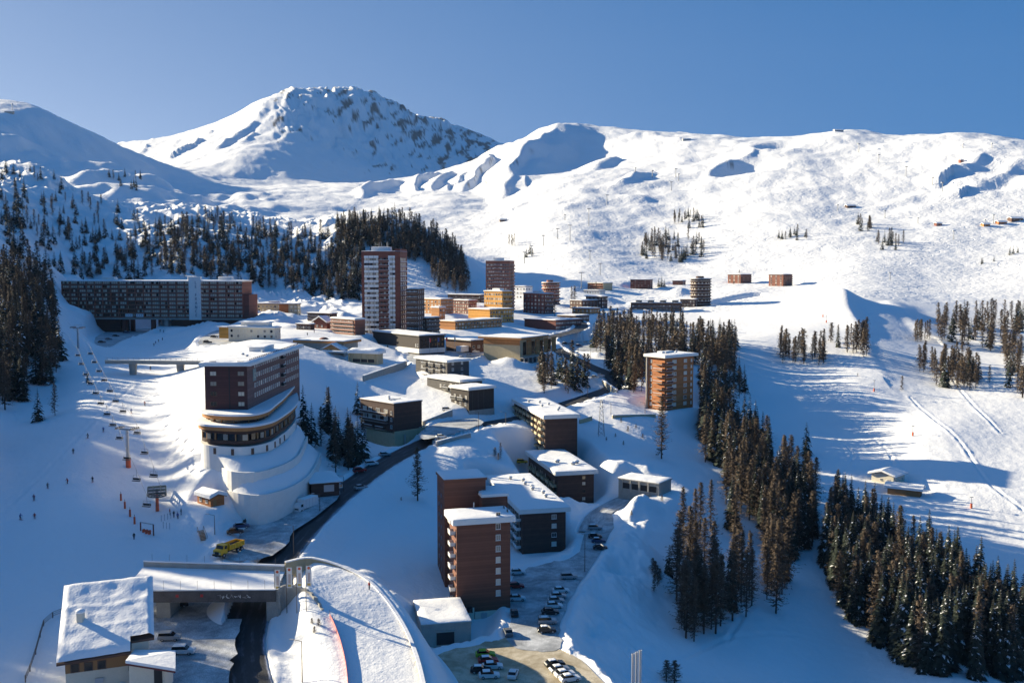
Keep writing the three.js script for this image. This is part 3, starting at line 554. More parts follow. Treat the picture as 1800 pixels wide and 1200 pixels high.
function ribbon(q, w, lift, lengthPerRepeat, wave = 0.25) {
  const pos = [], uv = [], idx = []; let run = 0;
  q.forEach((p, i) => {
    const a = q[Math.max(0, i - 1)], b = q[Math.min(q.length - 1, i + 1)], tx = b.x - a.x, tz = b.z - a.z, L = Math.hypot(tx, tz), nx = -tz / L, nz = tx / L; if (i) run += p.distanceTo(q[i - 1]);
    const e0 = wave * noise(run / 5, 1), e1 = wave * noise(run / 5, 9);
    for (const [k, e] of [[-1, e0], [0, 0], [1, e1]]) { pos.push(p.x + nx * k * (w + e), p.y + lift + (k ? 0 : 0.06), p.z + nz * k * (w + e)); uv.push(0.5 + k / 2, run / lengthPerRepeat); }
    if (i) { const m = (i - 1) * 3; for (const k of [0, 1]) idx.push(m + k, m + k + 1, m + k + 3, m + k + 1, m + k + 4, m + k + 3); }
  });
  const g = new THREE.BufferGeometry(); g.setAttribute('position', new THREE.Float32BufferAttribute(pos, 3)); g.setAttribute('uv', new THREE.Float32BufferAttribute(uv, 2)); g.setIndex(idx); g.computeVertexNormals(); return g;
}
for (const [k, mat, label] of [['main', M.road, 'wet asphalt main road winding up to the village'], ['valley', M.slush, 'packed snow lane between the flats'], ['spur', M.slush, 'short slushy side lane'], ['village', M.road, 'village street past the halls'], ['plateau', M.slush, 'snowy lane along the plateau']]) {
  const m = new THREE.Mesh(ribbon(ROADS[k].q, ROADS[k].w, { main: 0.03, valley: 0.1, spur: 0.05, village: 0.05, plateau: 0.04 }[k], 40), mat); m.name = numbered('road'); m.material.side = THREE.DoubleSide; m.userData = { kind: 'structure', label }; scene.add(m);
}
for (const l of LOTS) {
  const c = l.q, g = new THREE.ShapeGeometry(new THREE.Shape(c.map((p) => new THREE.Vector2(p.x, -p.z))));
  g.rotateX(-Math.PI / 2); const p = g.attributes.position, uv = g.attributes.uv; for (let i = 0; i < p.count; i++) { p.setY(i, CAM_Y + l.y + (l.slope ?? 0) * -p.getZ(i) + 0.02); uv.setXY(i, p.getX(i) / 24, p.getZ(i) / 24); } g.computeVertexNormals();
  const m = new THREE.Mesh(g, l.tone === 'mud' ? M.mud : M.slush); m.material.side = THREE.DoubleSide; m.name = numbered('parking_lot'); m.userData = { kind: 'structure', label: 'packed snow parking area' }; scene.add(m);
}
// ---------------------------------------------------------------- the big buildings in front
const FH = 2.78, V3 = (x, y, z) => new THREE.Vector3(x, y, z);
function shapeFrom(points, cx, cz, thick, close = true) {          // world outline (x, z) -> slab standing from y = 0 to thick, local to (cx, cz)
  const c = new THREE.CatmullRomCurve3(points.map(([x, z]) => new THREE.Vector3(x - cx, 0, z - cz)), close, 'centripetal').getPoints(points.length * 6);
  const s = new THREE.Shape(c.map((p) => new THREE.Vector2(p.x, -p.z)));
  const g = new THREE.ExtrudeGeometry(s, { depth: thick, bevelEnabled: false, curveSegments: 2 }); g.rotateX(-Math.PI / 2); return g;
}
/** an upright curved sheet of wall along a plan curve */
function curvedWall(points, cx, cz, y0, y1, thick) {
  const c = new THREE.CatmullRomCurve3(points.map(([x, z]) => new THREE.Vector3(x - cx, 0, z - cz)), false, 'centripetal').getSpacedPoints(48), pos = [], uv = [], idx = []; let run = 0;
  c.forEach((p, i) => {
    const a = c[Math.max(0, i - 1)], b = c[Math.min(c.length - 1, i + 1)], tx = b.x - a.x, tz = b.z - a.z, L = Math.hypot(tx, tz), nx = -tz / L * thick, nz = tx / L * thick;
    if (i) run += p.distanceTo(c[i - 1]);
    const Y0 = typeof y0 === 'function' ? y0(i / 48) : y0, Y1 = typeof y1 === 'function' ? y1(i / 48) : y1;
    for (const [x, y, z] of [[p.x, Y0, p.z], [p.x, Y1, p.z], [p.x + nx, Y1, p.z + nz], [p.x + nx, Y0, p.z + nz]]) { pos.push(x, y, z); uv.push(run, y); }
    if (i) for (let k = 0; k < 4; k++) { const m = (i - 1) * 4, q = (k + 1) % 4; idx.push(m + k, m + q, m + 4 + k, m + q, m + 4 + q, m + 4 + k); }
  });
  const n = (c.length - 1) * 4; idx.push(0, 1, 2, 0, 2, 3, n, n + 2, n + 1, n, n + 3, n + 2);
  const g = new THREE.BufferGeometry(); g.setAttribute('position', new THREE.Float32BufferAttribute(pos, 3)); g.setAttribute('uv', new THREE.Float32BufferAttribute(uv, 2)); g.setIndex(idx);
  const f = g.toNonIndexed(); f.computeVertexNormals(); return f;
}
{ // hotel with the rounded terraces
  const b = PL.hotel, g = building(b, 'hotel', 'large maroon hotel on white rounded terraces beside the ski piste', 'hotel', M.plum, { over: 1.4, slab: 0.7, snow: 0.9, deep: 6, fascia: M.white });
  const K = 283 / 260, front = part('front_cladding', metreUV(bx(0.2, b.h, b.WA + 0.1, -0.1, b.h / 2, -b.WA / 2)), M.maroon, g);
  part('cladding_joint', boxGeo(0.1, b.h, 0.3), M.dark, front, -0.2, b.h / 2, -b.WA * 0.42);
  for (const s of [b.WA * 0.14, b.WA * 0.8]) for (let r = 0; r < 5; r++) win(g, 'A', s, 1.7 + r * 2.95, 1.9, 1.3, { frame: M.frameBrown, curtain: 0.8, sill: false }).position.x -= 0.22;
  for (let r = 0; r < 4; r++) { winMass(g, 'B', span(8, 36, 13), [3.3 + r * 2.95], 0.9, 1.25, { curtain: 0.5 }); winMass(g, 'B', span(45, 62, 7), [3.3 + r * 2.95], 0.9, 1.25, { curtain: 0.5 }); balcony(g, 'B', 40.5, 2.3 + r * 2.95, 3.4, 0.9, { mat: M.dark }); }
  winMass(g, 'B', span(3, 62, 30), [14.1], 0.8, 0.7, { curtain: 0.1, frame: M.frameBrown });
  onWall(g, 'B', 'emblem', boxGeo(3.2, 3.6, 0.12), flat(0.09, 0.20, 0.21, 0.5), 7.5, 9.4, 0.06);
  roofBox(g, 38, -6, 12, 5, 2, M.white); vent(g, 14, -4); vent(g, 20, -7); vent(g, 30, -3.5);
  // terraces: plan in metres in the world
  const W = (list) => list.map(([x, d]) => [x * K, -d * K]);
  const add = (name, pts, y, th, mat, parent) => { const m = new THREE.Mesh(metreUV(shapeFrom(W(pts), b.x, b.z, th)), mat); m.name = name; m.rotation.y = -b.t; m.position.set(0, CAM_Y + y * K - b.y, 0); parent.add(m); return m; };
  const p1 = [[-84, 300], [-83.4, 264], [-82.7, 258.5], [-79.4, 254], [-72.6, 251], [-67, 252], [-64.9, 258], [-65.4, 270], [-67, 290], [-72.5, 333], [-74, 338], [-76, 330]];
  const p2 = [[-84.5, 300], [-84.4, 266], [-83.5, 257.6], [-81, 252.2], [-75, 249.2], [-67.6, 248.6], [-63.6, 254], [-62.6, 268], [-64.3, 293], [-70.8, 320], [-73, 326], [-77, 320]];
  const shrink = (q, k) => q.map(([x, d]) => [x + (x < -74 ? k : -k) * 0.9, d + (d < 262 ? k : d > 300 ? -k : 0)]);
  const roofA = add('terrace_roof', shrink(p1, 0.4), -39.3, 1.1, M.ochre, g); add('snow', p1, -38.25, 0.55, M.cap, roofA).position.set(0, 1.13, 0); roofA.children[0].rotation.y = 0;
  const roofB = add('terrace_roof', shrink(p2, 0.4), -41.8, 1.1, M.ochre, g); add('snow', p2, 0, 0.55, M.cap, roofB).position.set(0, 1.13, 0); roofB.children[0].rotation.y = 0;
  add('glazed_storey', shrink(p1, 1.6), -41.0, 2, M.glass, g); const low = add('glazed_storey', shrink(p2, 1.4), -45.0, 3.6, M.glass, g);
  add('band', shrink(p2, 1.05), -42.6, 0.8, M.chocolate, g); add('band', shrink(p2, 1.1), -45.2, 0.9, M.chocolate, g);
  const base = add('rounded_wall', shrink(p2, 0.9), -56, 11, M.white, g);
  const edge = (q, k) => new THREE.CatmullRomCurve3(W(shrink(q, k)).slice(1, 10).map(([x, z]) => new THREE.Vector3(x - b.x, 0, z - b.z)), false, 'centripetal');
  const post = (q, k, y, h, n, w, mat, name, t0 = 0.02, t1 = 0.8) => { const c = edge(q, k); for (let i = 0; i < n; i++) { const t = t0 + (t1 - t0) * i / (n - 1), p = c.getPointAt(t), d = c.getTangentAt(t), m = new THREE.Mesh(boxGeo(w, h, 0.3), mat); m.name = name; m.position.set(p.x * Math.cos(-b.t) + p.z * Math.sin(-b.t), CAM_Y + y * K - b.y, -p.x * Math.sin(-b.t) + p.z * Math.cos(-b.t)); m.rotation.y = Math.atan2(-d.z, d.x) - b.t; g.add(m); } };
  post(p2, 1.28, -43.6, 2.2, 26, 0.35, M.wood, 'mullion'); post(p2, 1.22, -43.5, 1.6, 12, 1.4, M.curtainDim, 'blind', 0.1, 0.7); post(p1, 1.5, -40.3, 1.6, 22, 0.25, M.wood, 'mullion');
  post(p2, 0.86, -47.2, 1.7, 7, 0.8, M.frameBrown, 'slit_window', 0.18, 0.5);
  // two curved retaining walls with snow on the terraces
  const t1 = [[-87, 274], [-84, 266], [-80, 258], [-76, 252.5], [-70, 245], [-64.4, 244.5], [-60.9, 251], [-58.9, 263], [-60.5, 280], [-62.8, 297]];
  const t2 = [[-84.5, 263], [-79, 255], [-74, 248.5], [-68, 242.6], [-62.4, 241], [-58.3, 247], [-55.8, 260], [-56.5, 278], [-58.6, 296]];
  const rw = thing('retaining_wall', 'upper curved white retaining wall under the maroon hotel', 'wall', 'curved hotel terrace walls'); part('wall', curvedWall(W(t1), 0, 0, CAM_Y - 59 * K, CAM_Y - 51.3 * K, 0.5), M.white, rw);
  const rv = thing('retaining_wall', 'lower curved white retaining wall above the truck parking', 'wall', 'curved hotel terrace walls'); part('wall', curvedWall(W(t2), 0, 0, CAM_Y - 66 * K, CAM_Y - 56.3 * K, 0.5), M.white, rv);
  // snow slopes down from the building to each rim: a ruled surface between two plan curves
  const ruled = (o, inner, outer, yi, yo) => {
    const A = new THREE.CatmullRomCurve3(W(inner).map(([x, z]) => V3(x, 0, z)), false, 'centripetal').getSpacedPoints(40), B = new THREE.CatmullRomCurve3(W(outer).map(([x, z]) => V3(x, 0, z)), false, 'centripetal').getSpacedPoints(40), pos = [], uv = [], ix = [], n = 8;
    for (let i = 0; i <= 40; i++) for (let k = 0; k <= n; k++) { const t = k / n, x = mix(A[i].x, B[i].x, t), z = mix(A[i].z, B[i].z, t); pos.push(x, CAM_Y + mix(yi, yo, t * t * (1.6 - 0.6 * t)) * K + 0.25 * fbm(x / 5, z / 5, 2), z); uv.push(x, z); if (i && k) { const m = i * (n + 1) + k; ix.push(m, m - 1, m - n - 2, m, m - n - 2, m - n - 1); } }
    const q = new THREE.BufferGeometry(); q.setAttribute('position', new THREE.Float32BufferAttribute(pos, 3)); q.setAttribute('uv', new THREE.Float32BufferAttribute(uv, 2)); q.setIndex(ix); q.computeVertexNormals(); const m = M.cap.clone(); m.side = THREE.DoubleSide; part('snow', q, m, o);
  };
  const inA = [[-86, 276], [-84, 264], [-82.6, 258], [-80, 253.5], [-74, 250], [-67.6, 249.6], [-64.2, 255], [-63.2, 268], [-65, 293], [-66, 299]], inset = (q, k) => q.map(([x, d]) => [x + (x < -73 ? k : -k), d + k * 0.5]);
  ruled(rw, inA, inset(t1, 0.25), -48.2, -51.5); ruled(rv, inset(t1, -0.3), inset(t2, 0.25), -53.4, -56.6);
}
{ // rust-red tower in the foreground: front slab, taller stair block behind it, low link block
  const b = PL.tower, g = building(b, 'apartment_tower', 'tall rust red apartment tower nearest the camera with stacked balconies', 'building', M.rust, { over: 1.1, slab: 1.3, snow: 0.35, deep: 5 });
  const at2 = (q) => { const v = new THREE.Vector3(q.x, q.y, q.z).sub(g.position); v.applyAxisAngle(new THREE.Vector3(0, 1, 0), -b.t); return v; };
  for (const [q, nm] of [[PL.towerBack, 'stair_block'], [PL.towerMid, 'link_block']]) {
    const v = at2(q), low = nm === 'stair_block' ? 5 : 20, o = part(nm, metreUV(bx(q.WB, q.h + low, q.WA, q.WB / 2, (q.h - low) / 2, -q.WA / 2)), M.rust, g, v.x, v.y, v.z);
    part('parapet', bx(q.WB + 0.6, 0.6, q.WA + 0.6, q.WB / 2, q.h + 0.3, -q.WA / 2), nm === 'stair_block' ? M.rust : M.white, o); part('snow', snowCap(q.WB, q.WA, 0.5, 0.2), M.cap, o, 0, q.h + 0.6, 0);
    if (nm === 'stair_block') { for (let r = 0; r < 9; r++) { const y = 2.4 + r * FH; part('slit_window', bx(0.1, 1.1, 0.8, -0.03, y, -4), M.glass, o); part('slit_window', bx(0.1, 1.1, 0.8, -0.03, y, -7), M.glass, o); }
      part('base_course', metreUV(bx(q.WB, 4.2, 0.16, q.WB / 2, -0.9, 0.08)), M.cream, o); part('base_course', metreUV(bx(0.16, 4.2, q.WA, -0.08, -0.9, -q.WA / 2)), M.cream, o); part('roof_light', new THREE.CylinderGeometry(0.3, 0.3, 0.4, 10).rotateX(Math.PI / 2), M.dark, o, q.WB * 0.82, q.h - 3.2, 0.1); }
  }
  const n = 8; for (let r = 0; r < n; r++) { win(g, 'B', b.WB * 0.77, 4.2 + r * FH * 0.99 , 1.15, 1.45, { curtain: 0.75 }); balcony(g, 'A', 2.9, 2.2 + r * FH, 2.6, 1.3, { mat: M.frameWhite, snow: r % 3 === 0, solid: true, h: 0.8 }); part('pier_window', bx(0.08, 1.2, 0.6, -0.02, 3.2 + r * FH, -0.7), M.glass, g); }
  part('base_course', metreUV(bx(b.WB * 0.32, 3.4, 0.2, b.WB * 0.16, -0.6, 0.1)), M.cream, g); part('base_course', metreUV(bx(b.WB * 0.66, 3.2, 0.24, b.WB * 0.66, -1.6, 0.12)), M.cream, g); part('base_course', metreUV(bx(0.2, 4.4, 3, -0.1, -0.4, -1.5)), M.cream, g);
  part('door', bx(1.5, 2.3, 0.12, b.WB * 0.5, -1.5, 0.3), M.galv, g); win(g, 'B', b.WB * 0.23, 0.8, 1.5, 1.4, { frame: M.frameBrown, curtain: 0 }).position.z += 0.22;
  for (const z of [-3, -6.5]) for (let r = 0; r < 8; r++) part('side_window', bx(0.12, 1.2, 1.2, b.WB + 0.03, 4 + r * FH, z), M.glass, g);
  part('downpipe', bx(0.25, 2.4, 0.25, b.WB * 0.46, b.h + 1.9, -b.WA + 0.3), M.galv, g);
}
{
  const b = PL.brownFlats, g = building(b, 'apartment_block', 'dark brown apartment block with white roof rim behind the rust red tower', 'building', M.chocolate, { over: 1.2, slab: 1.3, snow: 0.3, deep: 4 });
  for (let r = 0; r < 4; r++) win(g, 'B', b.WB * 0.73, 2.6 + r * FH, 1.5, 1.35, { curtain: 0.7 });
  for (let r = 0; r < 4; r++) for (let i = 0; i < 7; i++) balcony(g, 'A', 4 + i * 6, 1.2 + r * FH, 4.4, 1.5, { mat: M.frameWhite, h: 0.85, snow: true });
  winMass(g, 'A', span(4, 44, 14), [2.6, 5.4, 8.2, 10.9], 1.2, 1.7);
  for (const [x, z] of [[5.5, -40], [9, -36], [8.5, -31], [9.5, -26], [9, -23], [11, -17], [10.5, -12]]) vent(g, x, z, 1.0);
}
{ // pale balcony block stepping down the slope
  const b = PL.stepUpper, g = building(b, 'apartment_block', 'brown apartment block with rows of cream balconies beside the bending road', 'building', M.chocolate, { over: 1.0, slab: 1.3, snow: 0.45, deep: 10 });
  for (let r = 0; r < 6; r++) for (let i = 0; i < 8; i++) balcony(g, 'A', 3.2 + i * 6.1, 0.6 + r * FH * 0.94, 3.6, 1.5, { mat: M.tan, slab: M.tan, h: 0.9, snow: false });
  winMass(g, 'A', span(2, 48, 22), span(1.8, 1.8 + 5 * FH * 0.94, 6), 1.1, 1.8, { frame: M.frameBrown });
  for (const [x, z] of [[3, -36], [7, -33], [9, -26], [5, -22], [10, -14], [8, -9]]) vent(g, x, z, 0.9);
  const c = PL.stepLower, l = building(c, 'apartment_block', 'lower brown apartment block on a white base in front of the cream balcony block', 'building', M.chocolate, { over: 1.2, slab: 1.3, snow: 0.4, deep: 6 });
  for (let r = 0; r < 3; r++) for (let i = 0; i < 6; i++) balcony(l, 'A', 3.2 + i * 6.1, 4.2 + r * FH, 3.8, 1.5, { mat: M.tan, slab: M.tan, snow: false });
  winMass(l, 'A', span(2, 36, 16), [5.4, 8.2, 11], 1.1, 1.8, { frame: M.frameBrown });
  wins(l, 'B', [c.WB * 0.72], [5.4, 8.1, 10.9, 13], 1.3, 1.3, { curtain: 0.3, frame: M.frameBrown });
  part('base_course', metreUV(bx(c.WB + 0.3, 8, 0.3, c.WB / 2, -0.4, 0.15)), M.cream, l); part('base_course', metreUV(bx(0.3, 8, 20, c.WB + 0.15, -0.4, -10)), M.cream, l); win(l, 'B', c.WB * 0.72, 2, 1.6, 1.5, { frame: M.frameBrown, curtain: 0 }).position.z += 0.3;
  vent(l, 4, -14, 1.6); vent(l, 8.5, -9, 1.6); vent(l, 10.5, -11, 1.6);
}
{ // orange block at the edge of the forest
  const b = PL.orange, g = building(b, 'apartment_tower', 'orange timber apartment tower standing at the edge of the forest', 'building', M.orange, { over: 1.6, slab: 0.9, snow: 0.6, deep: 6 });
  part('end_wall', metreUV(bx(3, b.h + 6, 0.5, 0.5, b.h / 2 - 3, -b.WA - 0.3)), M.concrete, g);
  for (let r = 0; r < 8; r++) {
    const y = 1.2 + r * FH * 1.0; balcony(g, 'A', 3.2, y, 5.6, 1.4, { mat: M.orange, slab: M.concrete, snow: r % 2 === 0 }); balcony(g, 'B', 2.3, y, 4.2, 1.3, { mat: M.redwood, slab: M.concrete, snow: true, solid: false });
    win(g, 'B', 6.2, y + 1.2, 2.6, 1.5, { curtain: 0.85 }); win(g, 'B', 13.5, y + 1.2, 2.0, 1.5, { curtain: 0.85 }); win(g, 'B', 17.6, y + 1.2, 0.9, 1.3, { curtain: 0.8 }); win(g, 'A', 8.4, y + 1.2, 1.2, 1.4, { curtain: 0.7 });
  }
  part('porch_roof', bx(6.5, 0.3, 2.4, 5, -0.4, 1.2), M.white, g); part('base_course', metreUV(bx(b.WB, 3.6, 0.3, b.WB / 2, -2.4, 0.15)), M.concrete, g);
  roofBox(g, 9, -8, 8, 3, 1, M.white); vent(g, 5, -4); vent(g, 14, -6);
}
{ // timber-clad block on a concrete garage storey
  const b = PL.timber, g = building(b, 'apartment_block', 'low dark timber block on a tan concrete garage storey beside the road', 'building', M.chocolate, { over: 0.25, slab: 0.35, snow: 0.4, deep: 0.5, fascia: M.umber });
  const q = PL.timberBase, base = part('garage_storey', metreUV(bx(q.WB + 0.1, q.h + 6, q.WA, q.WB / 2, (q.h - 6) / 2, -q.WA / 2)), M.tan, g, 0.05, q.y - b.y - 0.02, 0.3);
  for (const s of [2.2, 7.4]) part('garage_door', bx(3.2, 4.6, 0.15, s, 2.3, 0.05), M.tan, base); part('pilaster', bx(0.9, 6, 0.5, 4.8, 2.6, 0.2), M.concrete, base); part('bin_store', metreUV(bx(4, 3.4, 3, 13, q.h - 3.5, 1.4)), M.tan, base);
  for (let r = 0; r < 2; r++) { const y = 3.4 + r * FH; for (const s of [7, 12, 17, 20.5]) win(g, 'A', s - 2, y + 1.4, 2.3, 1.8, { frame: M.frameWhite, curtain: 1, sill: false }); balcony(g, 'A', 12, y - 0.2, 17, 1.3, { mat: M.umber, snow: true, solid: false }); }
  for (const s of [8, 15]) balcony(g, 'A', s, 0.5, 5, 1.3, { mat: M.umber, snow: true }); wins(g, 'A', [1.6], [2, 4.8, 7.4], 1.1, 1.3, { curtain: 0.2 });
  vent(g, 4, -8); vent(g, 7, -12); part('pipe_run', bx(6, 0.25, 0.25, 6, g.top + 0.6, -7), M.galv, g);
}
{ // cascading slate block
  const label = ['upper storey block of the slate grey stepped building above the snow slope', 'middle step of the slate grey stepped building', 'lowest dark step of the slate grey building beside the small lot'];
  [['cascadeA', M.slate], ['cascadeB', M.slate], ['cascadeC', M.black]].forEach(([k, m], n) => {
    const b = PL[k], g = building(b, 'stepped_block', label[n], 'building', m, { over: 0.8, slab: 0.7, snow: 0.6, deep: [10, 8, 3][n] });
    if (n === 0) { for (let r = 0; r < 3; r++) { for (const s of [6, 12, 18]) balcony(g, 'A', s, 0.4 + r * FH, 4, 1.2, { mat: M.slate, snow: true }); wins(g, 'A', [3, 9, 15, 21], [1.8 + r * FH], 1.3, 1.6, { curtain: 0.8 }); wins(g, 'B', [3.2, 8.5], [2 + r * FH], 1.1, 1.3, { curtain: 0.4 }); } for (const s of [10, 16]) balcony(g, 'A', s, -2.4, 4, 1.2, { mat: M.slate }); }
    if (n === 1) { wins(g, 'A', [3, 7], [5.2], 1.8, 1.5, { curtain: 1 }); for (const y of [0.2, 3]) for (const s of [4, 10]) balcony(g, 'A', s, y, 4.4, 1.2, { mat: M.dark }); wins(g, 'A', [8, 12, 15], [1.6, 4.3], 1.2, 1.4, { curtain: 0.4 }); }
    if (n === 2) { wins(g, 'A', [2, 6, 10], [7.5], 1.3, 1.5, { curtain: 0.8 }); wins(g, 'A', [2.2, 6, 9.5], [4.6], 1.2, 1.2, { curtain: 0.2 }); for (const s of [5, 10]) balcony(g, 'A', s, 6.2, 4, 1.2, { mat: M.dark }); part('doorway', [bx(0.4, 2.8, 2.6, -0.2, 1.4, -5), bx(1, 0.3, 3, -0.5, 2.9, -5)], M.white, g); part('base_course', metreUV(bx(b.WB, 5, 0.3, b.WB / 2, -0.5, 0.15)), M.concrete, g); part('panel_seam', span(2, 8, 3).map((x) => bx(0.12, b.h * 0.8, 0.1, x, b.h * 0.55, 0.03)), M.slate, g); }
  });
}
{
  const b = PL.longHall, g = building(b, 'public_hall', 'long black clad hall with a white base and flagpoles in front', 'building', M.black, { over: 0.5, slab: 0.6, snow: 0.8, fascia: M.dark });
  part('base_course', metreUV(bx(b.WB + 0.3, 2.6, 0.3, b.WB / 2, 0.9, 0.15)), M.white, g); part('base_course', metreUV(bx(0.3, 2.6, b.WA, -0.15, 0.9, -b.WA / 2)), M.white, g);
  wins(g, 'B', span(2, b.WB - 1.5, 7), [4.2, 6.7], 0.9, 1.4, { frame: M.frameBrown }); wins(g, 'B', span(2, b.WB - 1.5, 9), [1.2], 0.9, 1.6, { frame: M.frameBrown }); wins(g, 'A', [1.5, 3.5], [1.2, 4], 1, 1.6); part('door', bx(0.15, 2, 1.2, -0.35, 1.1, -b.WA * 0.66), M.frameBrown, g);
  for (let i = 0; i < 4; i++) { const p = b.world(4 + i * 5.5, 4), f = thing('flagpole', ['flagpole nearest the hall corner', 'second flagpole along the black hall', 'third flagpole along the black hall', 'last flagpole along the black hall'][i], 'flagpole', 'flagpoles before the black hall'); f.position.copy(p); part('pole', new THREE.CylinderGeometry(0.06, 0.09, 8.5, 8).translate(0, 4.2, 0), M.galv, f); const fg = new THREE.PlaneGeometry(0.9, 2.2, 6, 6).translate(0.4, 7, 0); for (let k = 0; k < fg.attributes.position.count; k++) fg.attributes.position.setZ(k, 0.22 * Math.sin(fg.attributes.position.getX(k) * 5 + i)); fg.computeVertexNormals(); part('flag', fg, [M.red, flat(0.05, 0.09, 0.3), M.red, flat(0.6, 0.6, 0.55)][i], f); }
}
{
  const b = PL.lowHall, g = building(b, 'low_hall', 'low dark hall with snowy roof between the black hall and the sports hall', 'building', M.umber, { over: 0.8, slab: 0.5, snow: 0.7, fascia: M.dark }); wins(g, 'B', span(2, b.WB - 2, 5), [2.6], 1.8, 1.6); part('porch', metreUV(bx(6, 2.8, 4, -3, 1.4, -4)), M.whitePanel, g); part('porch_snow', snowCap(6, 4, 0.5, 0.3), M.cap, g, -6, 2.8, -2);
  const s = PL.sports, q = building(s, 'sports_hall', 'ochre and concrete sports hall with tall dark windows under a wide snowy roof', 'building', M.tan, { over: 2.2, slab: 1.0, snow: 0.5, fascia: M.ochre, deep: 4 });
  part('upper_band', metreUV(bx(0.2, 3, s.WA, -0.1, s.h - 1.5, -s.WA / 2)), M.ochre, q); for (let i = 0; i < 4; i++) { part('tall_window', bx(3, 7, 0.2, 4.5 + i * 9, s.h - 5, 0.1), M.glass, q); part('pilaster', metreUV(bx(4.4, 8, 0.5, 9 + i * 9, s.h - 4.6, 0.25)), M.ochre, q); }
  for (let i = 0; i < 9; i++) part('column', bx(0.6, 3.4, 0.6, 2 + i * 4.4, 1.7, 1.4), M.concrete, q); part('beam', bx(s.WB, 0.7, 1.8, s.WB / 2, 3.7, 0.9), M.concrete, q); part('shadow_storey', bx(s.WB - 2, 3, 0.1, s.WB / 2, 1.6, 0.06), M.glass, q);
}
// ---------------------------------------------------------------- towers and blocks of the village
function floors(g, f, n, y0, fh, s0, s1, count, w, h, o = {}) { winMass(g, f, span(s0, s1, count), span(y0, y0 + fh * (n - 1), n), w, h, o); }
function bands(g, f, n, y0, fh, s, w, mat, { out = 1.1, h = 0.9, snow = true } = {}) {
  for (let r = 0; r < n; r++) { const b = onWall(g, f, 'balcony', boxGeo(w, 0.15, out), M.concrete, s, y0 + r * fh, out / 2); part('railing', boxGeo(w, h, 0.08), mat, b, 0, h / 2 + 0.08, out / 2 - 0.04); if (snow) part('snow', boxGeo(w, 0.15, 0.22), M.cap, b, 0, h + 0.15, out / 2 - 0.04); }
}
{
  const b = PL.skyTower, g = building(b, 'apartment_tower', 'tallest brown tower with white panels and a central stack of balconies', 'building', M.redwood, { over: 0.15, slab: 0.5, snow: 0.35, fascia: M.redwood }), n = 16, fh = (b.h - 3) / n, W = b.WA;
  for (let r = 0; r < n; r++) {
    const y = 1.6 + r * fh;
    for (const [a, c] of [[0.56, 0.93], [0.13, 0.27]]) { part('panel_band', boxGeo(0.15, fh * 0.52, W * (c - a)), M.whitePanel, g, -0.08, y + fh * 0.5, -W * (a + c) / 2); const k = a > 0.5 ? 5 : 2; for (let i = 0; i < k; i++) part('window', boxGeo(0.12, fh * 0.44, W * (c - a) / k * 0.8), pane(0.85), g, -0.05, y, -W * (a + (c - a) * (i + 0.5) / k)); }
    const bal = onWall(g, 'A', 'balcony', boxGeo(W * 0.27, 0.15, 1.2), M.concrete, W * 0.415, y - fh * 0.45, 0.6); part('railing', boxGeo(W * 0.27, 0.85, 0.08), M.redwood, bal, 0, 0.5, 0.56); part('snow', boxGeo(W * 0.27, 0.12, 0.2), M.cap, bal, 0, 1, 0.55);
    for (let i = 0; i < 3; i++) part('window', boxGeo(0.1, fh * 0.5, 1.1), pane(0.4), g, -0.03, y, -W * (0.31 + i * 0.09));
    for (const s of [3, 9, 15]) part('window', boxGeo(2.6, fh * 0.6, 0.1), M.curtain, g, s, y, 0.03); part('floor_band', boxGeo(b.WB * 0.9, 0.4, 0.16), M.whitePanel, g, b.WB / 2, y - fh * 0.45, 0.08);
  }
  part('white_strip', boxGeo(0.25, b.h - 3, W * 0.04), M.whitePanel, g, -0.14, b.h / 2 - 0.6, -W * 0.285); for (const c of [0.68, 0.81, 0.2]) part('panel_joint', boxGeo(0.2, b.h - 3, 0.14), M.rail, g, -0.1, b.h / 2 - 0.5, -W * c);
  roofBox(g, 8, -W * 0.55, 8, 11, 2.6, M.white); const mast = rng(5); for (let i = 0; i < 9; i++) part('antenna', new THREE.CylinderGeometry(0.05, 0.07, 2 + 2 * mast(), 6).translate(0, 1.5, 0), M.galv, g, 3 + mast() * 8, g.top + 2.6, -W * (0.3 + 0.45 * mast()));
  part('raised_parapet', metreUV(bx(b.WB, 1.2, W * 0.14, b.WB / 2, g.top + 0.9, -W * 0.07)), M.redwood, g);
}
{ const b = PL.skyAnnex, g = building(b, 'apartment_block', 'brown balcony block close behind the tallest tower', 'building', M.umber, { over: 0.2, slab: 0.4, snow: 0.4, fascia: M.umber }); const n = 9, fh = b.h / n; bands(g, 'A', n, 0.8, fh, b.WA / 2, b.WA * 0.96, M.umber); floors(g, 'A', n, 1.8, fh, 1, b.WA - 1, 5, 0.9, 1.4); floors(g, 'B', n, 1.8, fh, 1, b.WB - 1, 4, 1, 1.4); }
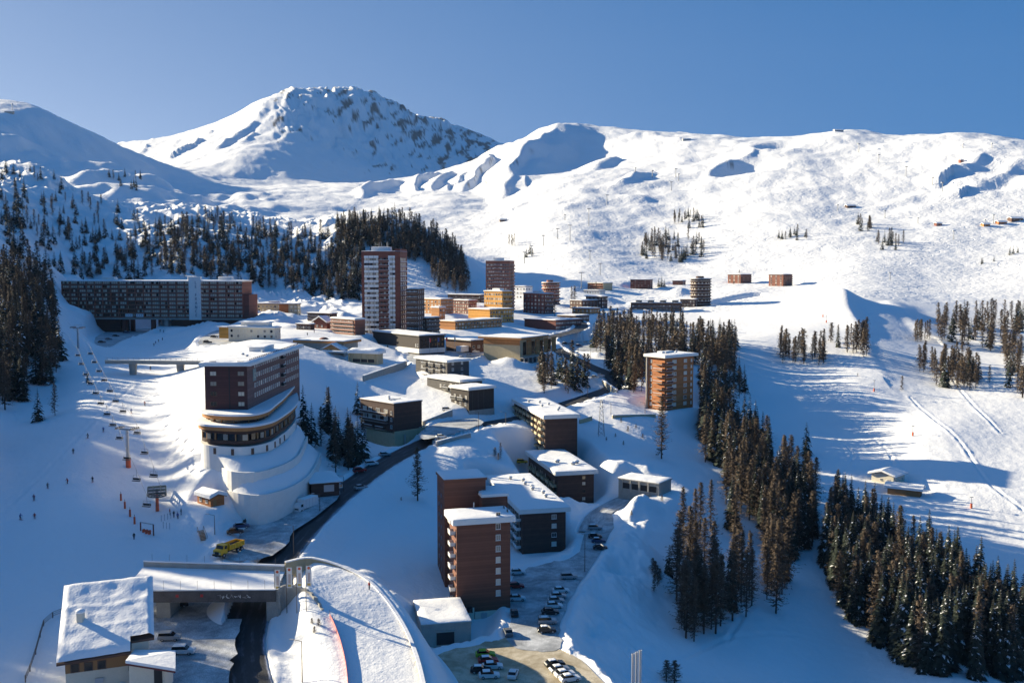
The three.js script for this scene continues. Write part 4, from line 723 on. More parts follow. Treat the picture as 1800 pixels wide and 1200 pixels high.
{
  const b = PL.backTower, g = building(b, 'apartment_tower', 'square reddish brown tower behind the golden buildings', 'building', M.brick, { over: 0.2, slab: 0.4, snow: 0.4, fascia: M.brick }), n = 14, fh = (b.h - 2) / n;
  floors(g, 'A', n, 1.8, fh, 1.4, b.WA * 0.36, 4, 1.1, 1.2, { curtain: 0.6 }); floors(g, 'A', n, 1.8, fh, b.WA * 0.68, b.WA - 1.4, 4, 1.1, 1.2, { curtain: 0.6 }); bands(g, 'A', n, 0.9, fh, b.WA * 0.52, b.WA * 0.26, M.brick); floors(g, 'A', n, 1.9, fh, b.WA * 0.43, b.WA * 0.61, 3, 1, 1.3, { curtain: 0.4 }); bands(g, 'B', n, 0.9, fh, b.WB * 0.6, b.WB * 0.6, M.brick); floors(g, 'B', n, 1.9, fh, 2, b.WB - 2, 4, 1.2, 1.3, { curtain: 0.9 });
  roofBox(g, 7, -b.WA / 2, 6, 8, 2.2, M.white);
}
// smaller blocks: plot, name, label, wall, fascia, storeys, [style on A, bays], [style on B, bays]
for (const [k, name, label, wall, fascia, n, A, B] of [
  ['goldTower', 'apartment_block', 'golden yellow block in front of the square brown tower', M.gold, M.gold, 6, ['p', 8], ['b', 6]],
  ['goldLow', 'apartment_block', 'low golden yellow wing with blank sunlit end wall', M.gold, M.gold, 3, ['', 0], ['p', 9]],
  ['goldWing', 'shop_arcade', 'long ochre shopping arcade with snowy roof', M.ochre, M.gold, 2, ['', 0], ['p', 16]],
  ['ochreBlock', 'apartment_block', 'ochre block with a sunlit left wall right of the tallest tower', M.ochre, M.gold, 4, ['p', 5], ['p', 8]],
  ['ochreStair', 'stair_tower', 'small ochre stair tower beside the ochre block', M.ochre, M.white, 3, ['', 0], ['p', 2]],
  ['redBrown', 'apartment_block', 'dark red brown block right of the ochre block', M.redwood, M.redwood, 4, ['p', 8], ['p', 4]],
  ['brownBar', 'apartment_block', 'long low brown bar at the foot of the wooded knoll', M.umber, M.umber, 2, ['b', 10], ['p', 4]],
  ['balconyRow', 'apartment_block', 'small brown balcony block at the foot of the tallest tower', M.umber, M.dark, 4, ['b', 4], ['b', 5]],
  ['darkRed', 'apartment_block', 'dark red block with pale window dots right of the brown tower', M.redwood, M.redwood, 5, ['p', 6], ['b', 4]],
  ['whiteHouse', 'apartment_block', 'white block half hidden behind the dark red block', M.whitePanel, M.umber, 3, ['p', 4], ['p', 3]],
  ['longRed', 'shop_arcade', 'long low brick red arcade beside the village road', M.redwood, M.redwood, 2, ['', 0], ['p', 18]],
  ['longRedB', 'shop_arcade', 'further brick arcade continuing along the village road', M.umber, M.umber, 2, ['', 0], ['p', 12]],
  ['earthHouse', 'apartment_block', 'earth brown flat roofed house right of the village centre', M.umber, M.umber, 2, ['p', 4], ['p', 6]],
  ['earthLow', 'low_house', 'low tan house just below the earth brown house', M.ochre, M.umber, 2, ['p', 4], ['p', 4]],
  ['darkHouse', 'apartment_block', 'small dark house behind the earth brown house', M.chocolate, M.umber, 3, ['p', 4], ['p', 3]],
  ['creamHouse', 'apartment_block', 'orange house with a cream end wall at the foot of the mountain', M.brick, M.tan, 3, ['b', 5], ['', 0]],
  ['shopRow', 'shop_row', 'white shop row in front of the orange house', M.white, M.umber, 1, ['p', 6], ['p', 2]],
  ['redHouse', 'apartment_block', 'red brown chalet style block beside two dark spruces', M.redwood, M.umber, 4, ['b', 6], ['p', 2]],
  ['smallLodge', 'lodge', 'small brown lodge left of the dark tower on the snowfield', M.brick, M.umber, 2, ['b', 4], ['p', 2]],
  ['darkWing', 'low_wing', 'dark low wing at the foot of the dark balcony tower', M.chocolate, M.umber, 2, ['p', 5], ['p', 2]],
  ['fieldA', 'apartment_block', 'left of the two small brick red blocks on the sunny snowfield', M.brick, M.umber, 4, ['p', 3], ['b', 5]],
  ['fieldB', 'apartment_block', 'right of the two small brick red blocks on the sunny snowfield', M.brick, M.umber, 5, ['p', 3], ['b', 5]],
  ['school', 'school_building', 'flat concrete and timber building right of the long balcony building', M.tan, M.umber, 3, ['p', 12], ['p', 2]],
  ['redLodge', 'lodge', 'red timber lodge with balcony rows left of the tallest tower', M.brick, M.white, 4, ['b', 6], ['', 0]],
  ['beige', 'public_building', 'beige flat building with tiered snowy roofs behind the hotel', M.cream, M.white, 2, ['p', 7], ['p', 3]],
  ['lodgeB', 'low_house', 'low brown house among the chalets in the village centre', M.umber, M.umber, 2, ['b', 8], ['', 0]],
  ['lodgeC', 'low_house', 'snow covered low chalet in the village centre', M.chocolate, M.umber, 1, ['p', 5], ['', 0]],
]) {
  const b = PL[k], g = building(b, name, label, 'building', wall, { over: 0.5, slab: 0.4, snow: 0.7, fascia }), fh = (b.h - 0.4) / n;
  for (const [f, [st, c], W] of [['A', A, b.WA], ['B', B, b.WB]]) { if (!c) continue; floors(g, f, n, fh * 0.55, fh, W / c / 2, W - W / c / 2, c, Math.min(1.5, W / c * 0.5), Math.min(1.5, fh * 0.5), { curtain: 0.6, frame: st === 'p' ? M.frameWhite : M.frameBrown }); if (st === 'b') bands(g, f, n, 0.2, fh, W / 2, W * 0.94, wall, { snow: b.z > -900 }); }
  if (['goldTower', 'school', 'darkRed', 'beige'].includes(k)) roofBox(g, b.WB * 0.5, -b.WA * 0.5, Math.min(6, b.WB * 0.4), Math.min(8, b.WA * 0.4), 1.8, M.white);
  if (k === 'creamHouse') part('end_panel', bx(b.WB, b.h, 0.2, b.WB / 2, b.h / 2, 0.1), M.tan, g);
  if (k === 'school') part('timber_panel', metreUV(bx(0.2, b.h, 7, -0.1, b.h / 2, -b.WA * 0.28)), M.orange, g);
  if (k === 'beige') { part('upper_tier', metreUV(bx(b.WB * 0.6, 2.2, b.WA * 0.6, b.WB * 0.5, g.top + 1.2, -b.WA * 0.45)), M.white, g); part('snow', snowCap(b.WB * 0.6, b.WA * 0.6, 0.8, 0.8), M.cap, g, b.WB * 0.2, g.top + 2.3, -b.WA * 0.15); part('gold_end', metreUV(bx(b.WB * 0.5, b.h, 6, b.WB * 0.3, b.h / 2, -b.WA - 3)), M.gold, g); part('snow', snowCap(b.WB * 0.5, 6, 0.6, 0.3), M.cap, g, b.WB * 0.05, b.h, -b.WA); }
}
function roundTower(b, name, label, wall, n, k, roofMat) {        // many-sided tower with a balcony ring on every storey
  const g = thing(name, label, 'building'); g.position.copy(b.world(b.WB / 2, -b.WA / 2)); g.rotation.y = b.t; const r = Math.min(b.WA, b.WB) * 0.62, fh = b.h / n;
  part('wall', new THREE.CylinderGeometry(r, r, b.h + 3, k).translate(0, b.h / 2 - 1.5, 0), wall, g);
  for (let i = 0; i < n; i++) { const o = part('balcony_ring', new THREE.CylinderGeometry(r + 1, r + 1, fh * 0.38, k, 1).translate(0, 0, 0), wall, g, 0, fh * (i + 0.3), 0); part('snow', new THREE.CylinderGeometry(r + 1.05, r + 1.05, 0.16, k), M.cap, o, 0, fh * 0.2, 0); const w = part('windows', Array.from({ length: k * 2 }, (_, m) => bx(1.1, fh * 0.42, 0.1, 0, 0, r * Math.cos(Math.PI / k) + 0.06).translate((m % 2 ? 1 : -1) * r * 0.18, 0, 0).rotateY(2 * Math.PI * (Math.floor(m / 2) + 0.5) / k)), i % 2 ? M.curtain : M.glass, g, 0, fh * (i + 0.74), 0); w.userData.kind = 'stuff'; }
  const roof = part('roof', new THREE.CylinderGeometry(r + 1.2, r + 1.2, 0.6, k), roofMat, g, 0, b.h + 0.3, 0); part('snow', new THREE.CylinderGeometry(r + 0.7, r + 1.1, 0.5, k), M.cap, roof, 0, 0.52, 0); part('roof_house', new THREE.CylinderGeometry(r * 0.4, r * 0.4, 2.2, 8), wall, roof, -r * 0.2, 1.4, 0);
}
roundTower(PL.roundTower, 'round_tower', 'round brick tower with balcony rings right of the dark red block', M.brick, 7, 10, M.ochre);
roundTower(PL.darkTower, 'round_tower', 'dark many sided balcony tower on the plateau above the forest', M.chocolate, 9, 8, M.dark);
{ // long terrace row above the forest
  const b = PL.terraceRow, g = building(b, 'terrace_row', 'long low dark terrace row on the plateau left of the dark tower', 'building', M.umber, { over: 0.4, slab: 0.35, snow: 0.6, fascia: M.umber });
  for (let i = 0; i < 4; i++) { const s = b.WA * (0.12 + 0.24 * i), o = part('roof_dormer', metreUV(bx(5, 2, b.WA * 0.13, 4, g.top + 1, -s)), M.cream, g); part('window', bx(0.1, 1.2, b.WA * 0.1, 1.47, g.top + 1, -s), M.glass, o); part('snow', snowCap(5.6, b.WA * 0.14, 0.6, 0.2), M.cap, o, 1.2, g.top + 2, -s + b.WA * 0.07); }
  floors(g, 'A', 2, 1.6, 2.6, 2, b.WA - 2, 16, 1.4, 1.3, { curtain: 0.4 }); bands(g, 'A', 2, 0.4, 2.6, b.WA / 2, b.WA * 0.9, M.umber);
}
{ // the long balcony building with the white name slab, standing on legs over the piste
  const b = PL.longBar, D = 16, under = 5.2, g = thing('apartment_building', 'very long balcony building with a white lettered slab spanning the ski piste', 'building'); g.position.set(b.x, b.y, b.z); g.rotation.y = b.t;
  const L = b.WA, n = 9, fh = (b.h - under - 0.6) / n, gap0 = L * 0.41, gap1 = L * 0.69;
  part('wall', metreUV(bx(D, b.h - under, L, D / 2, under + (b.h - under) / 2, -L / 2)), M.brick, g);
  part('ground_storey', metreUV(bx(D - 3, under + 6, gap0 - 1, D / 2 + 1, under / 2 - 3, -gap0 / 2)), M.chocolate, g); part('ground_storey', metreUV(bx(D - 3, under + 6, L - gap1, D / 2 + 1, under / 2 - 3, -(L + gap1) / 2)), M.chocolate, g);
  part('base_beam', bx(D + 1.5, 1.1, L, D / 2 - 0.4, under + 0.2, -L / 2), M.concrete, g);
  for (const [s, m] of [[0.43, M.concrete], [0.505, M.redwood], [0.665, M.redwood]]) for (const x of [2.5, D - 2.5]) part('leg', bx(2.4, under + 8, 2.6, x, under / 2 - 4, -L * s), m, g);
  for (let r = 0; r < n; r++) {
    const y = under + 1.0 + r * fh, o = onWall(g, 'A', 'balcony', boxGeo(L - 0.4, 0.2, 1.4), M.umber, L / 2, y, 0.7); part('railing', boxGeo(L - 0.4, 0.75, 0.08), M.brickPale, o, 0, 0.45, 0.66);
    const F = [], P = new Map(); for (let i = 0; i < 84; i++) { const s = 0.9 + i * (L - 1.8) / 83, m = r < 7 && s > L * 0.55 && pick() < 0.45 ? M.frameBrown : pick() < 0.88 ? M.blind : M.glass; if (!P.has(m)) P.set(m, []); P.get(m).push(wallBox('A', 1.25, fh * 0.6, 0.06, s, y + fh * 0.52, 0.01)); }
    for (const [m, list] of P) part('window_row', list, m, g).userData.kind = 'stuff';
  }
  for (let i = 0; i <= 22; i++) part('fin', boxGeo(1.5, b.h - under - 0.6, 0.22), M.brick, g, -0.75, under + 0.4 + (b.h - under) / 2, -i * L / 22 - (i ? -0.1 : 0.1));
  const roof = part('roof', bx(D + 2.4, 0.5, L + 0.6, D / 2 - 0.4, b.h + 0.25, -L / 2), M.white, g); part('snow', snowCap(D, L, 0.5, 0.9), M.cap, roof, 0, b.h + 0.5, 0); g.top = b.h + 0.5;
  roofBox(g, 9, -L * 0.12, 5, 9, 2.6, M.white); roofBox(g, 9, -L * 0.77, 5, 9, 2.2, M.white); roofBox(g, 9, -L * 0.31, 5, 4, 3, M.white);
  const slab = part('name_slab', bx(2.4, b.h - under + 3.6, L * 0.065, -1.0, under + (b.h - under + 3.6) / 2 - 0.4, -L * 0.257), M.white, g);
  const font = await new FontLoader().loadAsync('fonts/droid/droid_sans_regular.typeface.json'); const ink = flat(0.09, 0.12, 0.2, 0.6);
  [...'LE FRANCE'].forEach((c, i) => { if (c === ' ') return; const t = new TextGeometry(c, { font, size: 1.9, depth: 0.12, curveSegments: 3 }); t.computeBoundingBox(); t.translate(-(t.boundingBox.max.x + t.boundingBox.min.x) / 2, 0, 0); t.rotateY(-Math.PI / 2); part('letter', t, ink, slab, -2.22, b.h - 1.5 - i * 2.75, -L * 0.25); });
  for (const s of [0.545, 0.605]) { const o = part('white_infill', boxGeo(0.3, 2.2, L * 0.04), M.whitePanel, g, -1.5, under + 2.4, -L * (s + 0.02)); for (const k of [-1.4, 0, 1.4]) part('porthole', boxGeo(0.1, 0.5, 0.5), M.dark, o, -0.18, 0.1, k); }
  part('bay', metreUV(bx(D, b.h * 0.55, 4, D / 2, under + b.h * 0.27, 2)), M.redwood, g);
}
function gable(b, name, label, wall, { slope = 0.35, over = 1, along = 'A', roof = M.umber, snow = 0.6, deep = 3 } = {}) {   // pitched roof with its ridge along wall A or B
  const g = thing(name, label, 'building'); g.position.set(b.x, b.y, b.z); g.rotation.y = b.t;
  const w = along === 'A' ? b.WB : b.WA, L = along === 'A' ? b.WA : b.WB, rise = w / 2 * slope, s = new THREE.Shape([[-w / 2, -deep], [w / 2, -deep], [w / 2, b.h], [0, b.h + rise], [-w / 2, b.h]].map((q) => new THREE.Vector2(...q)));
  const place = (geo) => { if (along === 'A') geo.translate(b.WB / 2, 0, -L); else { geo.rotateY(Math.PI / 2); geo.translate(0, 0, -b.WA / 2); } return geo; };
  part('wall', metreUV(place(new THREE.ExtrudeGeometry(s, { depth: L, bevelEnabled: false }))), wall, g);
  const W = w / 2 + over, y = (x) => b.h + rise - Math.abs(x) * slope, strip = (t0, t1, o) => { const q = [[-W - o, y(W + o) + t0], [0, y(0) + t0], [W + o, y(W + o) + t0], [W + o, y(W + o) + t1], [0, y(0) + t1], [-W - o, y(W + o) + t1]]; const e = new THREE.ExtrudeGeometry(new THREE.Shape(q.map((v) => new THREE.Vector2(...v))), { depth: L + 2 * (over + o), bevelEnabled: o > 0, bevelSize: 0.12, bevelThickness: 0.12, bevelSegments: 2 }); e.translate(0, 0, -over - o); return place(e); };
  const r = part('roof', strip(0.02, 0.3, 0), roof, g); part('snow', strip(0.32, 0.32 + snow, 0.05), M.cap, r); return g;
}
{
  const a = gable(PL.skiHut, 'lift_hut', 'small orange timber lift hut with thick snow on its roof', M.orange, { along: 'A', snow: 0.7, over: 0.5 }); wins(a, 'A', [2, 5], [1.4], 1, 0.9); part('door', bx(1, 1.9, 0.1, 1.2, 0.95, 0.04), M.wood, a);
  const l = gable(PL.lodgeA, 'chalet', 'small gabled chalet below the village snowfield', M.redwood, { along: 'B', slope: 0.5 }); wins(l, 'A', [4, 8], [1.6], 1.2, 1.2);
  const f = gable(PL.farmA, 'farmhouse', 'sunlit cream mountain hut beyond the dark forest', M.cream, { along: 'B', slope: 0.3 }); wins(f, 'A', [2, 5], [1.4], 0.9, 0.9); wins(f, 'B', [2, 5, 8], [1.2], 0.9, 0.9);
  const k = gable(PL.farmB, 'barn', 'low timber barn with snowy roof below the cream mountain hut', M.wood, { along: 'A', slope: 0.3 }); part('door', bx(1.6, 2, 0.1, 2, 1, 0.05), M.dark, k);
  const r = building(PL.roadShed, 'road_shed', 'small dark shed with slanting snowy roof beside the box truck', 'shed', M.chocolate, { over: 0.8, slab: 0.25, snow: 0.6, fascia: M.umber }); part('garage_door', bx(3, 2, 0.1, 5, 1, 0.05), M.galv, r); win(r, 'B', 8.5, 1.4, 1, 0.9);
  const s = building(PL.shed, 'garage_row', 'low concrete garage row half buried in snow near the ravine', 'garage', M.concrete, { over: 0.3, slab: 0.3, snow: 0.5, fascia: M.concrete }); for (let i = 0; i < 4; i++) { const o = part('bay', bx(0.12, 2, PL.shed.WA * 0.17, -0.02, PL.shed.h * 0.5, -PL.shed.WA * (0.14 + 0.22 * i)), M.dark, s); part('pillar', bx(0.5, PL.shed.h, 0.5, -0.2, PL.shed.h * 0.5, -PL.shed.WA * (0.25 + 0.22 * i)), M.concrete, o); }
  const q = PL.garage, g = building(q, 'garage_entrance', 'concrete underground garage entrance at the foot of the rust red tower', 'garage', M.concrete, { over: 0.15, slab: 0.5, snow: 0.5, fascia: M.concrete, deep: 4 }); part('opening', bx(4, 2.9, 0.12, q.WB * 0.48, 1.2, 0.03), M.dark, g); part('lintel', bx(4.4, 0.3, 0.3, q.WB * 0.48, 2.8, 0.15), M.concrete, g); part('wing_wall', bx(5, 2.4, 0.5, -2.4, 0.6, 0.2, -0.5), M.concrete, g);
  const h = building(PL.liftHall, 'lift_hall', 'wide low gondola hall with timber fascia and snowy roof', 'building', M.concrete, { over: 1.4, slab: 1.2, snow: 0.6, fascia: M.ochre }), HB = PL.liftHall; wins(h, 'A', span(3, HB.WA - 3, 6), [1.8], 2, 1.4);
  const gb = new THREE.Shape([[-6, 0], [6, 0], [0, 3]].map((v) => new THREE.Vector2(...v))); part('entrance_gable', new THREE.ExtrudeGeometry(gb, { depth: 6, bevelEnabled: false }).rotateY(-Math.PI / 2), M.ochre, h, -1, 2.2, -HB.WA * 0.12); part('entrance_snow', [bx(7, 0.5, 7, 0, 0, 0).rotateX(0.46).translate(-3.5, 4.2, -HB.WA * 0.12 + 3), bx(7, 0.5, 7, 0, 0, 0).rotateX(-0.46).translate(-3.5, 4.2, -HB.WA * 0.12 - 3)], M.cap, h);
  for (const s2 of [0.3, 0.16, -0.25]) part('column', bx(0.8, 7, 0.8, -7, -0.4, -HB.WA * s2), M.tan, h); part('canopy', bx(5, 0.5, 14, -6, 1.6, -HB.WA * 0.05), M.white, h); part('canopy_snow', snowCap(5, 14, 0.6, 0.3), M.cap, h, -8.5, 1.9, -HB.WA * 0.05 + 7); part('dome', new THREE.SphereGeometry(3, 12, 6, 0, 7, 0, 1.2).scale(1, 0.7, 1), M.redwood, h, 4, h.top - 0.5, -HB.WA * 0.5);
  const pv = building(PL.pavilion, 'pavilion', 'open timber pavilion under a thick block of snow', 'pavilion', M.tan, { over: 1.2, slab: 0.5, snow: 2.2, fascia: M.white }); part('opening', bx(0.1, 1.6, PL.pavilion.WA * 0.8, -0.02, 1.8, -PL.pavilion.WA * 0.5), M.dark, pv); for (const s3 of [0.1, 0.35, 0.6, 0.9]) part('post', bx(0.3, PL.pavilion.h, 0.3, -0.5, PL.pavilion.h / 2, -PL.pavilion.WA * s3), M.tan, pv);
}
{ // big chalet at the bottom left with its loaded roof
  const g = thing('chalet', 'large cream chalet with a broad snow loaded roof beside the road', 'building'), y0 = CAM_Y - 77; g.position.set(0, 0, 0);
  const FL = at(98, 1168, 168), FR = at(271, 1140, 172), BR = at(268, 1016, 191), BL = at(112, 1034, 187), c = [FL, FR, BR, BL].map((p) => p.clone());
  const mid = c.reduce((a, p) => a.add(p), new THREE.Vector3()).multiplyScalar(0.25); g.position.set(mid.x, y0, mid.z); for (const p of c) p.sub(g.position);
  const P = (a, b) => new THREE.Vector3().copy(c[0]).lerp(c[1], a).lerp(new THREE.Vector3().copy(c[3]).lerp(c[2], a), b);
  const N = 40, pos = [], idx = [], snowAt = (a, b) => { const e = Math.min(a, 1 - a, b * 1.2, (1 - b) * 1.2), p = P(a, b); return 0.95 * Math.sqrt(clamp(e / 0.05, 0.12, 1)) * (1 + 0.2 * fbm(p.x / 3, p.z / 3, 2)) + 0.16 * Math.exp(-(((b - 0.62 - 0.03 * Math.sin(a * 9)) / 0.03) ** 2)) + 0.1 * Math.exp(-(((b - 0.34) / 0.03) ** 2)) + 0.25 * smooth(0.75, 0.95, b); };
  const notch = (a, b) => a > 0.76 && b < 0.14;
  for (let j = 0; j <= N; j++) for (let i = 0; i <= N; i++) { const a = i / N, b = j / N, p = P(a, b); p.y += snowAt(a, b) - (notch(a, b) ? 0.0 : 0); pos.push(p.x, p.y, p.z); }
  for (let j = 0; j < N; j++) for (let i = 0; i < N; i++) { if (notch((i + 0.5) / N, (j + 0.5) / N)) continue; const k = j * (N + 1) + i; idx.push(k, k + 1, k + N + 1, k + 1, k + N + 2, k + N + 1); }
  const slabGeo = (t) => { const q = [P(0, 0), P(0.76, 0), P(0.76, 0.14), P(1, 0.14), P(1, 1), P(0, 1)], v = [], ix = [], m = q.length; for (const d of [0.05, -t]) for (const p of q) v.push(p.x, p.y + d, p.z); const tri = THREE.ShapeUtils.triangulateShape(q.map((p) => new THREE.Vector2(p.x, -p.z)), []); for (const [a, b, d] of tri) { ix.push(a, b, d, a + m, d + m, b + m); } for (let i = 0; i < m; i++) { const j = (i + 1) % m; ix.push(i, i + m, j, j, i + m, j + m); } const s = new THREE.BufferGeometry(); s.setAttribute('position', new THREE.Float32BufferAttribute(v, 3)); s.setIndex(ix); const f = s.toNonIndexed(); f.computeVertexNormals(); return metreUV(f); };
  const roof = part('roof', slabGeo(0.35), M.umber, g), sg = new THREE.BufferGeometry(); sg.setAttribute('position', new THREE.Float32BufferAttribute(pos, 3)); sg.setIndex(idx); sg.computeVertexNormals(); sg.setAttribute('uv', new THREE.Float32BufferAttribute(pos.flatMap((_, i) => i % 3 === 0 ? [pos[i] , pos[i + 2]] : []), 2)); part('snow', sg, M.cap, roof);
  const prism = (quad, top, bottom, mat, name) => { const v = [], ix = []; for (const p of quad) v.push(p.x, top(p), p.z); for (const p of quad) v.push(p.x, bottom, p.z); for (let i = 0; i < 4; i++) { const j = (i + 1) % 4; ix.push(i, i + 4, j, j, i + 4, j + 4); } ix.push(0, 1, 2, 0, 2, 3); const s = new THREE.BufferGeometry(); s.setAttribute('position', new THREE.Float32BufferAttribute(v, 3)); s.setIndex(ix); const f = s.toNonIndexed(); f.computeVertexNormals(); return part(name, metreUV(f), mat, g); };
  const q = [P(0.08, 0.08), P(0.94, 0.16), P(0.94, 0.94), P(0.08, 0.94)]; prism(q, (p) => p.y - 0.3, -3, M.cream, 'wall');
  const fa = P(0.08, 0.08), fb = P(0.72, 0.14), dir = fb.clone().sub(fa).setY(0).normalize(), ry = Math.atan2(-dir.z, dir.x), L = Math.hypot(fb.x - fa.x, fb.z - fa.z), out = new THREE.Vector3(-dir.z, 0, dir.x).multiplyScalar(-1); if (out.z < 0) out.negate();
  const onFront = (name, w, h, s, y, mat, o = 0.1) => part(name, boxGeo(w, h, 0.16), mat, g, fa.x + dir.x * s + out.x * o, y, fa.z + dir.z * s + out.z * o, ry);
  const yt = fa.y; onFront('timber_band', L, 2.3, L / 2, yt - 1.9, M.wood, 0.2); for (const s of [1.6, 3.8, 6]) { const w = onFront('window', 1.5, 1.7, s, yt - 2.2, M.frameBrown, 0.26); part('pane', boxGeo(1.2, 1.4, 0.1), M.glass, w, 0, 0, 0.05); } onFront('window', 1.1, 1.3, 11, yt - 3.4, M.glass, 0.12); onFront('heat_pump', 1.4, 0.9, 5.5, yt - 5, M.galv, 0.4);
  const ch = P(0.22, 0.45); part('chimney', metreUV(bx(1.1, 2.3, 1.1, 0, 1.1, 0)), M.cream, g, ch.x, ch.y + 0.2, ch.z); part('chimney_snow', new THREE.SphereGeometry(0.85, 12, 8).scale(1, 0.55, 1), M.cap, g, ch.x, ch.y + 2.7, ch.z);
  const lean = thing('chalet_annex', 'small snow roofed annex with dark red eaves beside the big chalet', 'annex'), a0 = at(220, 1168, 166), a1 = at(308, 1182, 165), a2 = at(308, 1150, 172), a3 = at(236, 1148, 174); lean.position.set(a0.x, y0, a0.z);
  { const Q = [a0, a1, a2, a3].map((p) => p.clone().sub(lean.position)), v = [], ix = [0, 1, 2, 0, 2, 3]; const m = (dy) => Q.forEach((p) => v.push(p.x, p.y + dy, p.z)); m(0.75); m(0.25); m(0.2); m(-0.1); for (const o of [0, 8]) for (let i = 0; i < 4; i++) { const j = (i + 1) % 4; ix.push(i + o, i + 4 + o, j + o, j + o, i + 4 + o, j + 4 + o); } const mk = (sub, mat, nm) => { const s = new THREE.BufferGeometry(); s.setAttribute('position', new THREE.Float32BufferAttribute(v, 3)); s.setIndex(sub); const f = s.toNonIndexed(); f.computeVertexNormals(); return part(nm, metreUV(f), mat, lean); }; mk(ix.slice(0, 30), M.cap, 'snow'); mk([8, 9, 10, 8, 10, 11, ...ix.slice(30)], flat(0.14, 0.03, 0.03), 'roof'); const w = Q.map((p) => p.clone().multiplyScalar(1)); const bw = bx(6.2, 5, 4.2, 0, 0, 0); part('wall', metreUV(bw), M.cream, lean, (w[0].x + w[2].x) / 2, w[0].y - 2.7, (w[0].z + w[2].z) / 2); part('doorway', boxGeo(1.4, 2.6, 0.2), M.dark, lean, (w[0].x + w[1].x) / 2 + 0.8, w[0].y - 2.6, (w[0].z + w[2].z) / 2 + 2.15); }
}
// ---------------------------------------------------------------- trees: larches, bare and brown in winter, and dark snowy spruces
M.bark = flat(0.055, 0.042, 0.034, 0.95);
M.needles = new THREE.MeshStandardMaterial({ vertexColors: true, roughness: 0.95, side: THREE.DoubleSide });
function growth() {
  const p = [], c = [];
  return { p, c, tri(a, b, d, col) { p.push(...a, ...b, ...d); for (let i = 0; i < 3; i++) c.push(...col); }, quad(a, b, d, e, col) { this.tri(a, b, d, col); this.tri(a, d, e, col); },
    geo() { const g = new THREE.BufferGeometry(); g.setAttribute('position', new THREE.Float32BufferAttribute(p, 3)); g.setAttribute('color', new THREE.Float32BufferAttribute(c, 3)); g.computeVertexNormals(); return g; } };
}
const add3 = (a, b, k) => [a[0] + b[0] * k, a[1] + b[1] * k, a[2] + b[2] * k];
